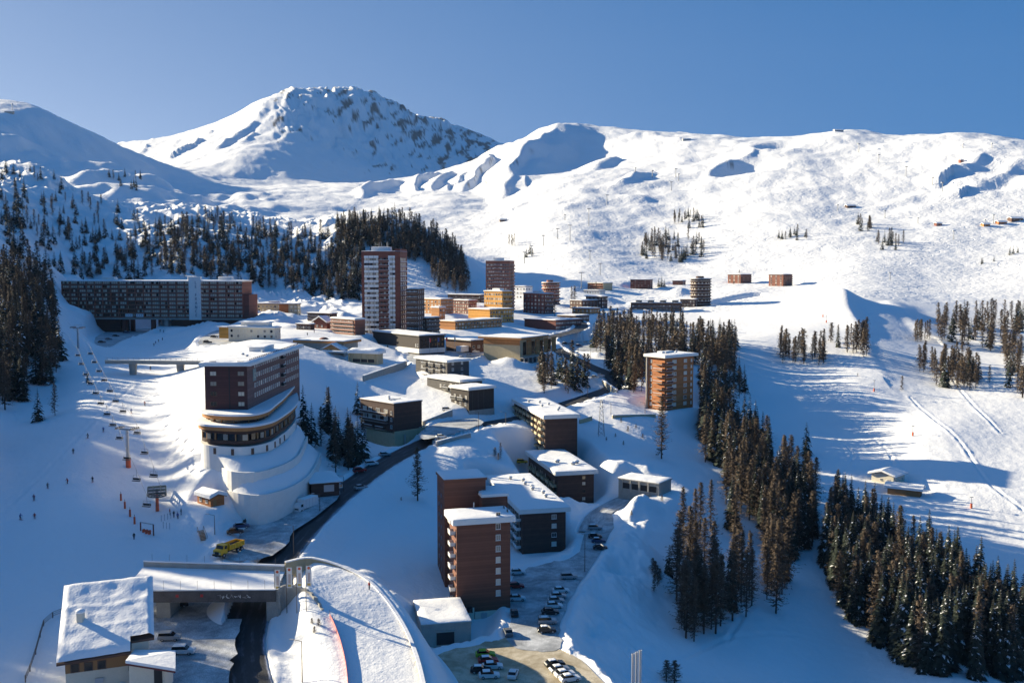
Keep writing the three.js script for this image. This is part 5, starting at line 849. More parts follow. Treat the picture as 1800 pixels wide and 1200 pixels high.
/** height 1; detail 1 near, 0.3 far */
function makeTree(kind, seed, detail) {
  const r = rng(seed), crown = growth(), snow = growth(), lean = [0.02 * (r() - 0.5), 0.02 * (r() - 0.5)];
  const trunkAt = (t) => [lean[0] * t, t, lean[1] * t];
  if (kind === 'larch') {
    const n = Math.round(210 * detail), R = (detail > 0.6 ? 0.23 : 0.26) + 0.06 * r(), gap = r() * 6;
    for (let i = 0; i < n; i++) {
      const t = 0.10 + 0.89 * Math.pow((i + r()) / n, 0.85), az = r() * 6.283, hole = 0.72 + 0.28 * Math.sin(az * 2 + t * 11 + gap), len = R * Math.min(1, 0.35 + 2.2 * t) * Math.pow(1 - t, 0.68) * (0.5 + 0.65 * r()) * hole + 0.012, ca = Math.cos(az), sa = Math.sin(az), side = [-sa, 0, ca];
      const a = trunkAt(t), droop = -0.25 + 0.35 * t, m = add3(add3(a, [ca, droop, sa], len * 0.6), [0, 1, 0], -0.004), e = add3(m, [ca, droop + 0.55, sa], len * 0.4), k = 0.75 + 0.5 * r(), col = [0.095 * k, 0.064 * k, 0.042 * k];
      const w = 0.0035 / Math.sqrt(detail); crown.quad(add3(a, [0, 1, 0], w), add3(a, [0, 1, 0], -w), add3(m, [0, 1, 0], -w * 0.7), add3(m, [0, 1, 0], w * 0.7), col); crown.tri(add3(m, side, w), add3(m, side, -w), e, col);
      const tw = detail > 0.6 ? 13 : 6;
      for (let j = 0; j < tw; j++) { const q = 0.2 + 0.8 * r(), s = q < 0.6 ? add3(a, [m[0] - a[0], m[1] - a[1], m[2] - a[2]], q / 0.6) : add3(m, [e[0] - m[0], e[1] - m[1], e[2] - m[2]], (q - 0.6) / 0.4), L = (detail > 0.6 ? 0.018 + 0.022 * r() : (0.02 + 0.026 * r()) / Math.pow(detail, 0.8)), d = [r() - 0.5 + ca * 0.3, r() * 0.9 - 0.62, r() - 0.5 + sa * 0.3], kk = 0.7 + 0.6 * r(), tc = [0.115 * kk, 0.082 * kk, 0.054 * kk]; crown.tri(add3(s, side, L * 0.24), add3(s, side, -L * 0.24), add3(s, d, L * 1.2), tc); }
      if (r() < 0.12) snow.tri(add3(m, side, 0.006), add3(m, side, -0.006), add3(a, [ca, droop, sa], len * 0.3), [0.82, 0.83, 0.85]);
    }
  } else {
    const rows = Math.round(30 * (detail > 0.6 ? 1 : 0.62)), R = (detail > 0.6 ? 0.155 : 0.2) + 0.035 * r();
    for (let i = 0; i < rows; i++) {
      const t = 0.05 + 0.95 * Math.pow(i / rows, 0.92), n = Math.max(4, Math.round((detail > 0.6 ? 10 : 6) * (1 - t * 0.45)));
      for (let j = 0; j < n; j++) {
        const az = (j + r() * 0.8) / n * 6.283 + i * 2.4, len = (R * Math.pow(1 - t, 0.85) + 0.010) * (0.62 + 0.55 * r()), ca = Math.cos(az), sa = Math.sin(az), side = [-sa, 0, ca], a = trunkAt(t + 0.01 * r()), fall = 0.30 + 0.28 * r();
        const m = add3(a, [ca, -fall * 0.5, sa], len * 0.55), e = add3(a, [ca, -fall, sa], len), w = len * (0.26 + 0.1 * r()) , k = 0.65 + 0.7 * r(), col = [0.019 * k, 0.029 * k, 0.019 * k];
        crown.tri(a, add3(m, side, w), add3(m, side, -w), col); crown.tri(add3(m, side, w), e, add3(m, side, -w), col);
        for (let q = 0; q < (detail > 0.6 ? 5 : 2); q++) { const s = add3(m, side, w * (2 * r() - 1)), L = len * (0.25 + 0.25 * r()); crown.tri(add3(s, side, L * 0.22), add3(s, side, -L * 0.22), add3(s, [ca * 0.7 + (r() - 0.5), -0.55 - 0.5 * r(), sa * 0.7 + (r() - 0.5)], L), col); }
        if (r() < 0.17) { const f = 0.7, u2 = 0.004; snow.tri(add3(add3(a, [ca, -fall * 0.5, sa], len * 0.22), [0, 1, 0], u2), add3(add3(m, side, w * f), [0, 1, 0], u2), add3(add3(m, side, -w * f), [0, 1, 0], u2), [0.82, 0.83, 0.85]); if (r() < 0.6) snow.tri(add3(add3(m, side, w * f), [0, 1, 0], u2), add3(add3(a, [ca, -fall, sa], len * 0.9), [0, 1, 0], u2), add3(add3(m, side, -w * f), [0, 1, 0], u2), [0.82, 0.83, 0.85]); }
      }
    }
  }
  const tr = new THREE.CylinderGeometry(0.0025, kind === 'larch' ? 0.012 : 0.014, 1, 6).translate(0, 0.5, 0); { const q = tr.attributes.position; for (let i = 0; i < q.count; i++) { const y = q.getY(i); q.setX(i, q.getX(i) + lean[0] * y); q.setZ(i, q.getZ(i) + lean[1] * y); if (y < 0.01) q.setY(i, -0.06); } }
  return { kind, trunk: tr, crown: crown.geo(), snow: snow.geo() };
}
function joined(t) {                                     // one geometry for the far, uncounted trees
  const tint = (g, c) => { const n = g.index ? g.toNonIndexed() : g.clone(); n.deleteAttribute('uv'); if (!n.attributes.color) n.setAttribute('color', new THREE.Float32BufferAttribute(Array.from({ length: n.attributes.position.count }, () => c).flat(), 3)); return n; };
  return mergeGeometries([tint(t.trunk, [0.055, 0.042, 0.034]), tint(t.crown), tint(t.snow)]);
}
const NEAR = { larch: [11, 12, 13, 14].map((s) => makeTree('larch', s, 1)), spruce: [21, 22, 23, 24].map((s) => makeTree('spruce', s, 1)) };
const FAR = { larch: [31, 32, 33].map((s) => joined(makeTree('larch', s, 0.4))), spruce: [41, 42, 43].map((s) => joined(makeTree('spruce', s, 0.4))) };
const TREES = [];
const tr = rng(2024);
function plant(p, h, kind, place) { TREES.push({ p, h, kind, place, fat: 0.85 + 0.4 * tr(), turn: tr() * 6.28, size: h / -p.z }); }
function grove(outline, n, larch, h0, h1, place, from = 120) {
  const q = outline.map(([x, z]) => ({ x, z })), xs = q.map((p) => p.x), ys = q.map((p) => p.z), x0 = Math.min(...xs), x1 = Math.max(...xs), y0 = Math.min(...ys), y1 = Math.max(...ys);
  for (let i = 0, k = 0; i < n && k < n * 12; k++) { const u = x0 + (x1 - x0) * tr(), v = y0 + (y1 - y0) * tr(); if (!inside(q, u, v)) continue; const p = hit(u, v, from); if (!p) continue; plant(p, mix(h0, h1, Math.pow(tr(), 0.7)), tr() < larch ? 'larch' : 'spruce', place); i++; }
}
function single(u, v, h, kind, place) { const p = hit(u, v); if (p) plant(p, h, kind, place); }
const G = {
  ravine: 'in the dark forest filling the right hand ravine', gully: 'in the open larch group right of the rust red tower', bank: 'on the wooded bank behind the orange tower', knob: 'in the clump beside the road bend', slope: 'on the sunny slope right of the ravine', hotel: 'in the clump between the hotel and the road', left: 'on the shaded slope left of the ski piste', hill: 'on the hummocky hill behind the long balcony building', knoll: 'on the wooded knoll behind the tallest tower', face: 'scattered on the sunny mountain face',
};
grove([[1232,700],[1300,742],[1390,838],[1440,880],[1432,960],[1370,985],[1310,895],[1240,800]], 170, 0.45, 14, 22, 'ravine');
grove([[1462,905],[1540,952],[1640,1012],[1800,1112],[1800,1198],[1640,1198],[1540,1125],[1475,1065],[1445,1000]], 330, 0.28, 14, 22, 'ravine');
grove([[1165,970],[1250,930],[1400,960],[1410,1085],[1330,1080],[1210,1125],[1172,1100]], 40, 0.9, 15, 23, 'gully'); grove([[1180,1060],[1260,1040],[1290,1100],[1210,1135]], 16, 0.9, 15, 22, 'gully'); grove([[1260,880],[1330,860],[1420,930],[1400,985],[1290,960]], 26, 0.8, 15, 23, 'gully');
grove([[1036,606],[1090,596],[1180,588],[1290,606],[1280,655],[1200,640],[1130,690],[1098,665]], 170, 0.75, 12, 19, 'bank'); grove([[1060,640],[1130,640],[1132,690],[1100,700]], 40, 0.7, 12, 18, 'bank'); grove([[1225,600],[1290,606],[1310,690],[1240,720],[1228,680]], 60, 0.5, 12, 19, 'bank'); grove([[1040,575],[1120,570],[1200,572],[1200,590],[1060,600]], 60, 0.85, 10, 16, 'bank');
grove([[940,650],[1000,648],[1036,668],[1030,694],[985,700],[945,690]], 30, 0.6, 11, 17, 'knob');
grove([[1366,612],[1450,622],[1448,648],[1372,640]], 30, 0.95, 12, 17, 'slope'); grove([[1484,600],[1526,600],[1524,630],[1490,622]], 18, 0.95, 13, 18, 'slope'); grove([[1455,596],[1474,596],[1474,610],[1458,610]], 4, 0.9, 12, 15, 'slope');
grove([[1606,592],[1640,592],[1638,602],[1610,602]], 9, 0.95, 12, 16, 'slope'); grove([[1640,575],[1720,560],[1800,560],[1800,600],[1740,620],[1660,612]], 64, 0.85, 13, 20, 'slope'); grove([[1596,648],[1680,636],[1722,660],[1716,690],[1640,680]], 55, 0.9, 11, 17, 'slope'); grove([[1755,610],[1800,600],[1800,705],[1765,690],[1770,640]], 26, 0.8, 12, 18, 'slope');
for (const [u, v, h, k] of [[1586, 686, 8, 'larch'], [1740, 672, 10, 'larch']]) single(u, v, h, k, 'slope');
grove([[524,735],[560,742],[600,762],[642,802],[622,826],[578,806],[540,785]], 24, 0.35, 11, 17, 'hotel'); for (const [u, v, h, k] of [[734, 880, 17, 'larch'], [628, 728, 14, 'spruce'], [638, 735, 10, 'spruce'], [590, 830, 17, 'larch'], [612, 826, 18, 'larch']]) single(u, v, h, k, 'hotel');
grove([[0,570],[100,592],[112,650],[80,680],[0,725]], 75, 0.5, 13, 20, 'left'); grove([[0,455],[70,470],[96,540],[100,590],[0,600]], 110, 0.6, 13, 20, 'left'); for (const [u, v, h, k] of [[66, 740, 12, 'spruce'], [96, 730, 12, 'larch'], [153, 672, 5, 'spruce'], [8, 720, 20, 'larch']]) single(u, v, h, k, 'left');
grove([[250,395],[330,385],[420,390],[520,415],[600,410],[640,440],[640,530],[560,525],[430,500],[300,480],[255,440]], 500, 0.4, 10, 19, 'hill', 720); grove([[0,300],[60,295],[150,345],[250,390],[280,470],[140,490],[0,460]], 160, 0.3, 8, 17, 'hill', 640); grove([[100,470],[250,440],[330,490],[110,495]], 26, 0.4, 12, 17, 'hill', 700); grove([[180,302],[250,310],[240,335],[185,325]], 14, 0.1, 14, 20, 'hill', 1600);
grove([[590,395],[640,390],[700,384],[760,410],[812,452],[828,506],[795,500],[760,470],[700,450],[660,440],[600,430]], 420, 0.6, 14, 20, 'knoll', 880); grove([[590,430],[640,440],[640,525],[600,520]], 90, 0.4, 14, 20, 'knoll', 800); grove([[755,478],[800,480],[828,512],[800,515],[762,500]], 60, 0.95, 13, 19, 'knoll', 850);
grove([[1120,430],[1150,415],[1240,420],[1238,450],[1195,462],[1130,458]], 75, 0.5, 13, 20, 'face', 900); grove([[1180,380],[1238,378],[1240,402],[1190,400]], 24, 0.4, 12, 18, 'face', 900); grove([[1360,408],[1425,412],[1422,424],[1364,420]], 11, 0.4, 10, 15, 'face', 900); grove([[1500,392],[1532,388],[1530,412],[1502,412]], 13, 0.4, 12, 18, 'face', 900); grove([[1530,425],[1590,420],[1588,440],[1545,440]], 15, 0.6, 12, 18, 'face', 900);
for (const [u, v, h, k] of [[895, 430, 16, 'larch'], [900, 432, 17, 'larch'], [904, 428, 15, 'larch'], [925, 452, 14, 'spruce'], [932, 446, 16, 'spruce'], [936, 452, 12, 'larch'], [1726, 464, 9, 'spruce'], [1728, 462, 7, 'spruce'], [1748, 459, 7, 'spruce'], [1776, 448, 12, 'spruce'], [1782, 446, 10, 'spruce'], [1790, 444, 8, 'spruce'], [1158, 504, 10, 'spruce'], [1163, 504, 12, 'spruce'], [1168, 504, 9, 'spruce'], [1048, 512, 10, 'larch'], [1005, 530, 14, 'larch'], [1010, 531, 15, 'larch'], [975, 555, 14, 'larch']]) single(u, v, h, k, 'face');
for (const [u, v, h, k] of [[1163, 806, 25, 'larch'], [1240, 812, 20, 'larch'], [1234, 770, 18, 'larch'], [1300, 700, 15, 'larch'], [1418, 800, 15, 'spruce'], [1536, 940, 19, 'spruce']]) single(u, v, h, k, 'ravine');
for (const [u, v, h, k] of [[1156, 1030, 6, 'larch'], [1176, 1010, 9, 'spruce'], [1150, 1040, 5, 'larch'], [1776, 1190, 20, 'larch'], [880, 806, 6, 'larch']]) single(u, v, h, k, 'gully');
{ // the wood goes on over the hill left of the frame; it shades the piste and the foreground
  for (let i = 0; i < 900; i++) { const s = -0.54 - 1.9 * Math.pow(tr(), 1.3), d = 215 + 420 * tr(), x = s * d; if (baseHeight(x, -d) - CAM_Y < -58 || (s > -0.72 && d > 390)) continue; plant(new THREE.Vector3(x, groundY(x, -d), -d), 13 + 7 * tr(), tr() < 0.5 ? 'larch' : 'spruce', 'beyond'); }
}
const close = TREES.filter((t) => t.place !== 'beyond').sort((a, b) => b.size - a.size); const counted = new Set(), kinds = { larch: 0, spruce: 0 };
for (const t of close) if (kinds[t.kind] < 290) { kinds[t.kind]++; counted.add(t); }
const rest = { larch: [[], [], []], spruce: [[], [], []] };
let nth = 0;
for (const t of TREES) {
  if (!counted.has(t)) { rest[t.kind][nth++ % 3].push(t); continue; }
  const src = NEAR[t.kind][nth++ % 4], [pu, pv] = toPixel(t.p), tall = t.h > (t.place === 'ravine' ? 20 : 16) ? 'tall ' : t.h < 12 ? 'small ' : '';
  const spot = t.place !== 'ravine' ? G[t.place] : pu < 1330 ? 'at the ravine forest end near the orange tower' : pv > 1080 ? 'along the lower front edge of the ravine forest' : pu > 1640 ? 'at the right hand end of the ravine forest' : pv < 880 ? 'along the back edge of the ravine forest' : 'in the dense middle of the ravine forest';
  const o = thing(t.kind + '_tree', tall + (t.kind === 'larch' ? 'bare brown larch ' : 'dark snow dusted spruce ') + spot, 'tree', t.kind + ' trees ' + spot);
  part('trunk', src.trunk, M.bark, o); part('crown', src.crown, M.needles, o); part('snow', src.snow, M.needles, o).userData.kind = 'stuff';
  o.position.copy(t.p); o.scale.set(t.h * t.fat, t.h, t.h * t.fat); o.rotation.y = t.turn;
}
for (const kind of ['larch', 'spruce']) rest[kind].forEach((list, k) => {
  if (!list.length) return; const m = new THREE.InstancedMesh(FAR[kind][k], M.needles, list.length), mat = new THREE.Matrix4(), qn = new THREE.Quaternion(), up = new THREE.Vector3(0, 1, 0);
  list.forEach((t, i) => m.setMatrixAt(i, mat.compose(t.p, qn.setFromAxisAngle(up, t.turn), new THREE.Vector3(t.h * t.fat, t.h, t.h * t.fat))));
  m.name = numbered(kind + '_wood'); m.userData = { kind: 'stuff', label: kind === 'larch' ? 'distant brown larches on the hillsides' : 'distant dark spruces on the hillsides', category: 'forest' }; scene.add(m);
});

for (const [u, v, w] of [[1092, 742, 2], [1104, 758, 2.4], [1118, 752, 1.8], [1082, 768, 1.6], [1096, 782, 1.8], [1066, 774, 1.5], [1130, 770, 2], [1152, 1012, 4.5], [1148, 1004, 4], [1160, 1020, 3.5], [870, 802, 3.4], [876, 808, 2.6], [705, 880, 1.2], [1172, 1196, 5], [1186, 1200, 5.5], [560, 1100, 1.6], [552, 1112, 1.4], [548, 1096, 1.2], [1164, 880, 2], [1110, 905, 1.6], [1300, 480, 4], [1290, 500, 4]]) {
  const p = hit(u, v); if (!p) continue; const src = NEAR.larch[nth++ % 4], o = thing('bare_shrub', (w > 3 ? 'larger ' : 'low ') + 'leafless brown shrub poking out of the snow', 'shrub', 'leafless shrubs on the snow'); part('stems', src.trunk, M.bark, o); part('twigs', src.crown, M.needles, o); o.position.copy(p); o.scale.set(w * 2.4, w, w * 2.4); o.rotation.y = nth;
}
// ---------------------------------------------------------------- bridges and walls
function bar(a, b, r, sides = 6) { const d = b.clone().sub(a), L = d.length(), g = new THREE.CylinderGeometry(r, r, L, sides); g.translate(0, L / 2, 0); g.applyQuaternion(new THREE.Quaternion().setFromUnitVectors(new THREE.Vector3(0, 1, 0), d.normalize())); g.translate(a.x, a.y, a.z); return g; }
const V = (x, y, z) => new THREE.Vector3(x, y, z);
{ // footbridge behind the hotel
  const a = at(188, 633, 402), b = at(356, 633, 398), g = thing('footbridge', 'concrete footbridge crossing the piste behind the hotel', 'bridge'); g.position.copy(a); const L = b.x - a.x, ry = Math.atan2(-(b.z - a.z), L); g.rotation.y = ry;
  part('deck', metreUV(bx(L, 1.3, 4, L / 2, -0.65, 0)), M.concrete, g); part('deck_edge', bx(L, 0.5, 0.3, L / 2, 0.1, 2.1), M.cream, g); part('deck_snow', bx(L, 0.25, 3.7, L / 2, 0.12, 0), M.cap, g);
  const rail = part('railing', [bx(L, 0.08, 0.08, L / 2, 1.3, 2.1), bx(L, 0.05, 0.05, L / 2, 0.9, 2.1)], M.galv, g); for (let i = 0; i < 18; i++) part('post', boxGeo(0.08, 1.1, 0.08), M.galv, rail, L * (i + 0.5) / 18, 0.8, 2.1);
  for (const s of [0.27, 0.77]) { const t = new THREE.CylinderGeometry(2.2, 1.6, 8, 4, 1).rotateY(Math.PI / 4).scale(0.9, 1, 0.55); part('pier', t, M.concrete, g, L * s, -5.2, 0); }
}
{ // ski bridge over the road, with its parapets, and the curved wall that holds the piste
  const y = CAM_Y - 69.2, n0 = onLevel(214, 1020, -66.6), n1 = onLevel(484, 1018, -66.6), f0 = onLevel(252, 978, -66.6), f1 = onLevel(500, 986, -66.6);
  const g = thing('ski_bridge', 'snow covered ski bridge with graffiti crossing above the road', 'bridge'); g.position.set(n0.x, y, n0.z); const q = [n0, n1, f1, f0].map((p) => p.clone().sub(g.position));
  const slab = (y0, y1, quad) => { const v = [], ix = [0, 1, 2, 0, 2, 3, 4, 6, 5, 4, 7, 6]; for (const h of [y1, y0]) for (const p of quad) v.push(p.x, h, p.z); for (let i = 0; i < 4; i++) { const j = (i + 1) % 4; ix.push(i, i + 4, j, j, i + 4, j + 4); } const s = new THREE.BufferGeometry(); s.setAttribute('position', new THREE.Float32BufferAttribute(v, 3)); s.setIndex(ix); const f = s.toNonIndexed(); f.computeVertexNormals(); return metreUV(f); };
  part('deck', slab(-1.6, -0.1, q), M.concrete, g); part('deck_snow', slab(-0.05, 0.25, q), M.cap, g);
  const dir = q[1].clone().sub(q[0]), L = dir.length(), ry = Math.atan2(-dir.z, dir.x), beam = part('edge_beam', metreUV(bx(L, 2.5, 0.5, L / 2, -0.9, 0.25)), wallMaterial(0.11, 0.095, 0.085, { stain: 0.3, seed: 33 }), g, q[0].x, 0, q[0].z, ry);
  part('beam_snow', bx(L, 0.25, 0.6, L / 2, 0.5, 0.25), M.cap, beam); for (let i = 0; i < 9; i++) part('marker_pole', new THREE.CylinderGeometry(0.03, 0.03, 2.2, 5), M.rail, beam, L * (0.05 + 0.11 * i), 1.4, 0.2);
  const cv = document.createElement('canvas'); cv.width = 512; cv.height = 96; const cx = cv.getContext('2d'); cx.fillStyle = '#5a534e'; cx.fillRect(0, 0, 512, 96); const gr = rng(9); cx.lineWidth = 9; cx.lineCap = 'round'; for (let k = 0; k < 8; k++) { cx.strokeStyle = k % 3 ? '#cfcac2' : '#8f8880'; cx.beginPath(); let X = 20 + k * 60; cx.moveTo(X, 20 + gr() * 50); for (let m = 0; m < 4; m++) cx.lineTo(X + gr() * 50, 12 + gr() * 72); cx.stroke(); }
  const tx = new THREE.CanvasTexture(cv); tx.colorSpace = THREE.SRGBColorSpace; part('graffiti', new THREE.PlaneGeometry(7.6, 1.3), new THREE.MeshStandardMaterial({ map: tx, roughness: 0.9 }), beam, L * 0.73, -0.9, 0.53);
  for (const s of [0.36, 0.52]) part('painted_mark', boxGeo(0.6, 0.6, 0.04), M.red, beam, L * s, -0.7, 0.53);
  const fd = q[2].clone().sub(q[3]), fl = fd.length(), par = part('parapet', metreUV(bx(fl, 1.8, 0.4, fl / 2, 0.6, 0)), M.concrete, g, q[3].x, 0, q[3].z, Math.atan2(-fd.z, fd.x)); part('parapet_snow', bx(fl, 0.3, 0.7, fl / 2, 1.6, 0), M.cap, par); for (let i = 0; i < 8; i++) part('marker_pole', new THREE.CylinderGeometry(0.03, 0.03, 2.2, 5), M.rail, par, fl * (0.06 + 0.125 * i), 2.2, 0);
  part('abutment', metreUV(bx(3, 8, 13, 0, -4.6, 0)), M.concrete, g, q[1].x - 0.6, 0, (q[1].z + q[2].z) / 2); part('abutment', metreUV(bx(3, 9, 13, 0, -5.1, 0)), M.concrete, g, L * 0.245, 0, (q[0].z + q[3].z) / 2 + 0.4);
  const side = (k, i0, i1, step = 1) => PISTE.q.filter((_, i) => i >= i0 && i < i1 && i % step === 0).map((p, i, a) => { const m = PISTE.q.indexOf(p), u = PISTE.q[Math.max(0, m - 1)], w = PISTE.q[Math.min(PISTE.q.length - 1, m + 1)], tx2 = w.x - u.x, tz = w.z - u.z, l = Math.hypot(tx2, tz); return [p.x + tz / l * k, p.z - tx2 / l * k, p.y]; });
  const oq = side(7.2, 0, 99), ow = thing('piste_wall', 'long curved tan wall holding the outer edge of the piste bend', 'wall'); const hts = (t) => { const f = clamp(t * (oq.length - 1), 0, oq.length - 1.001), i = Math.floor(f); return mix(oq[i][2], oq[i + 1][2], f - i); }; const path = [[f1.x, f1.z], ...oq.slice(1).map((p) => [p[0], p[1]])];
  part('wall', curvedWall(path, 0, 0, (t) => hts(t) - 3, (t) => hts(t) + 0.9, 0.4), M.tan, ow); part('wall_snow', curvedWall(path, 0, 0, (t) => hts(t) + 0.92, (t) => hts(t) + 1.2, 0.7), M.cap, ow);
  const iq = side(-7, 0, 9), iw = thing('wing_wall', 'grey concrete wing wall beside the ski bridge', 'wall'); part('wall', curvedWall([[n1.x, n1.z], ...iq.slice(1).map((p) => [p[0], p[1]])], 0, 0, CAM_Y - 78, (t) => mix(y + 0.4, iq[Math.min(iq.length - 1, Math.round(t * (iq.length - 1)))][2] + 0.2, t), 0.5), M.concrete, iw);
  const nq = side(-6.6, 9, 60), net = thing('safety_net', 'pinkish red safety net along the inner edge of the piste bend', 'net'); const along = (t) => { const f = clamp(t * (nq.length - 1), 0, nq.length - 1.001), i = Math.floor(f); return groundY(mix(nq[i][0], nq[i + 1][0], f - i), mix(nq[i][1], nq[i + 1][1], f - i)); }; part('net', curvedWall(nq.map((p) => [p[0], p[1]]), 0, 0, (t) => along(t) - 0.1, (t) => along(t) + 0.8, 0.05), flat(0.55, 0.2, 0.2, 0.9), net); nq.filter((_, i) => i % 3 === 0).forEach((p) => part('stake', new THREE.CylinderGeometry(0.04, 0.04, 1.6, 5), M.rail, net, p[0], groundY(p[0], p[1]) + 0.6, p[1]));
  [[483, 1078, 997], [504, 1077, 993], [521.6, 1077, 991], [538, 1074, 990]].forEach(([u, vb, vt], i) => {
    const p = hit(u, vb, 150), h = (vb - vt) * -p.z / FOCAL, b = thing('banner', ['leftmost white banner on a tall pole beside the ski bridge', 'second white banner from the left by the ski bridge', 'third white banner from the left by the ski bridge', 'rightmost white banner by the ski bridge'][i], 'banner', 'banners by the ski bridge'); b.position.copy(p);
    part('pole', new THREE.CylinderGeometry(0.05, 0.09, h + 0.6, 8).translate(0, h / 2 - 0.3, 0), M.rail, b); const c = part('cloth', boxGeo(1.15, 4.4, 0.04), M.frameWhite, b, 0.64, h - 2.3, 0); part('emblem', new THREE.CircleGeometry(0.3, 16), M.orangePaint, c, 0, 1.75, 0.025); part('print', new THREE.PlaneGeometry(0.5, 2), flat(0.5, 0.4, 0.36), c, 0.05, -0.2, 0.024); part('print', new THREE.PlaneGeometry(0.7, 0.5), flat(0.6, 0.42, 0.12), c, 0, -1.7, 0.024);
  });
}
function straightWall(name, label, a, b, h, mat, t = 0.5, deep = 2) { const g = thing(name, label, 'wall'); g.position.copy(a); const L = Math.hypot(b.x - a.x, b.z - a.z); g.rotation.y = Math.atan2(-(b.z - a.z), b.x - a.x); const s = new THREE.Shape([[0, -deep], [L, b.y - a.y - deep], [L, b.y - a.y + h], [0, h]].map((q) => new THREE.Vector2(...q))); part('wall', metreUV(new THREE.ExtrudeGeometry(s, { depth: t, bevelEnabled: false })), mat, g); const c = new THREE.Shape([[0, h + 0.02], [L, b.y - a.y + h + 0.02], [L, b.y - a.y + h + 0.35], [0, h + 0.35]].map((q) => new THREE.Vector2(...q))); part('snow', new THREE.ExtrudeGeometry(c, { depth: t + 0.3, bevelEnabled: false }).translate(0, 0, -0.15), M.cap, g); return g; }
straightWall('retaining_wall', 'slanting concrete wall on the snow slope above the timber block', hit(637, 670), hit(714, 643), 2.4, M.concrete);
straightWall('retaining_wall', 'grey wall behind the white van beside the stepped building', hit(742, 752), hit(794, 731), 2.6, M.concrete);
straightWall('retaining_wall', 'low concrete ramp wall right of the tan garage storey', hit(766, 784), hit(826, 768), 1.6, M.concrete);
straightWall('retaining_wall', 'tan wall along the lane below the lattice mast', hit(1076, 735), hit(1152, 733), 1.3, M.tan);
straightWall('retaining_wall', 'short tan wall right of the cream balcony block', hit(1018, 744), hit(1040, 738), 1.6, M.tan);
straightWall('retaining_wall', 'pale concrete wall at the bend below the sports hall', hit(1060, 672), hit(1086, 690), 1.2, M.concrete);
// ---------------------------------------------------------------- chairlift
function pylon(u, vb, h, arm, label, orange) {
  const p = hit(u, vb), g = thing('lift_pylon', label, 'pylon', 'chairlift pylons beside the piste'); g.position.copy(p); g.rotation.y = -0.35;
  part('mast', new THREE.CylinderGeometry(0.32, 0.5, h, 10).translate(0, h / 2 - 0.3, 0), M.galv, g); const head = part('crossarm', boxGeo(arm, 0.4, 0.5), M.galv, g, 0, h, 0);
  for (const s of [-1, 1]) { const w = part('sheave_beam', boxGeo(0.3, 0.35, 4), M.steel, head, s * arm / 2, 0.3, 0); for (let i = 0; i < 5; i++) part('sheave', new THREE.CylinderGeometry(0.25, 0.25, 0.16, 10).rotateZ(Math.PI / 2), M.dark, head, s * arm / 2, 0.55, -1.6 + i * 0.8); }
  part('walkway', [bx(arm, 0.08, 1, 0, 0.9, 0), bx(arm, 0.06, 0.06, 0, 1.7, 0.5), bx(arm, 0.06, 0.06, 0, 1.7, -0.5)], M.galv, g, 0, h, 0); part('ladder', [bx(0.06, h, 0.06, -0.2, h / 2, 0.55), bx(0.06, h, 0.06, 0.2, h / 2, 0.55)], M.steel, g);
  if (orange) part('crash_pad', new THREE.CylinderGeometry(0.75, 0.75, 3, 10).translate(0, 1.2, 0), M.orangePaint, g); return g;
}
pylon(225, 821, 11.6, 5.6, 'big chairlift pylon with orange crash pad on the piste', true); pylon(137, 612, 10, 6, 'far chairlift pylon at the top of the left slope', false);
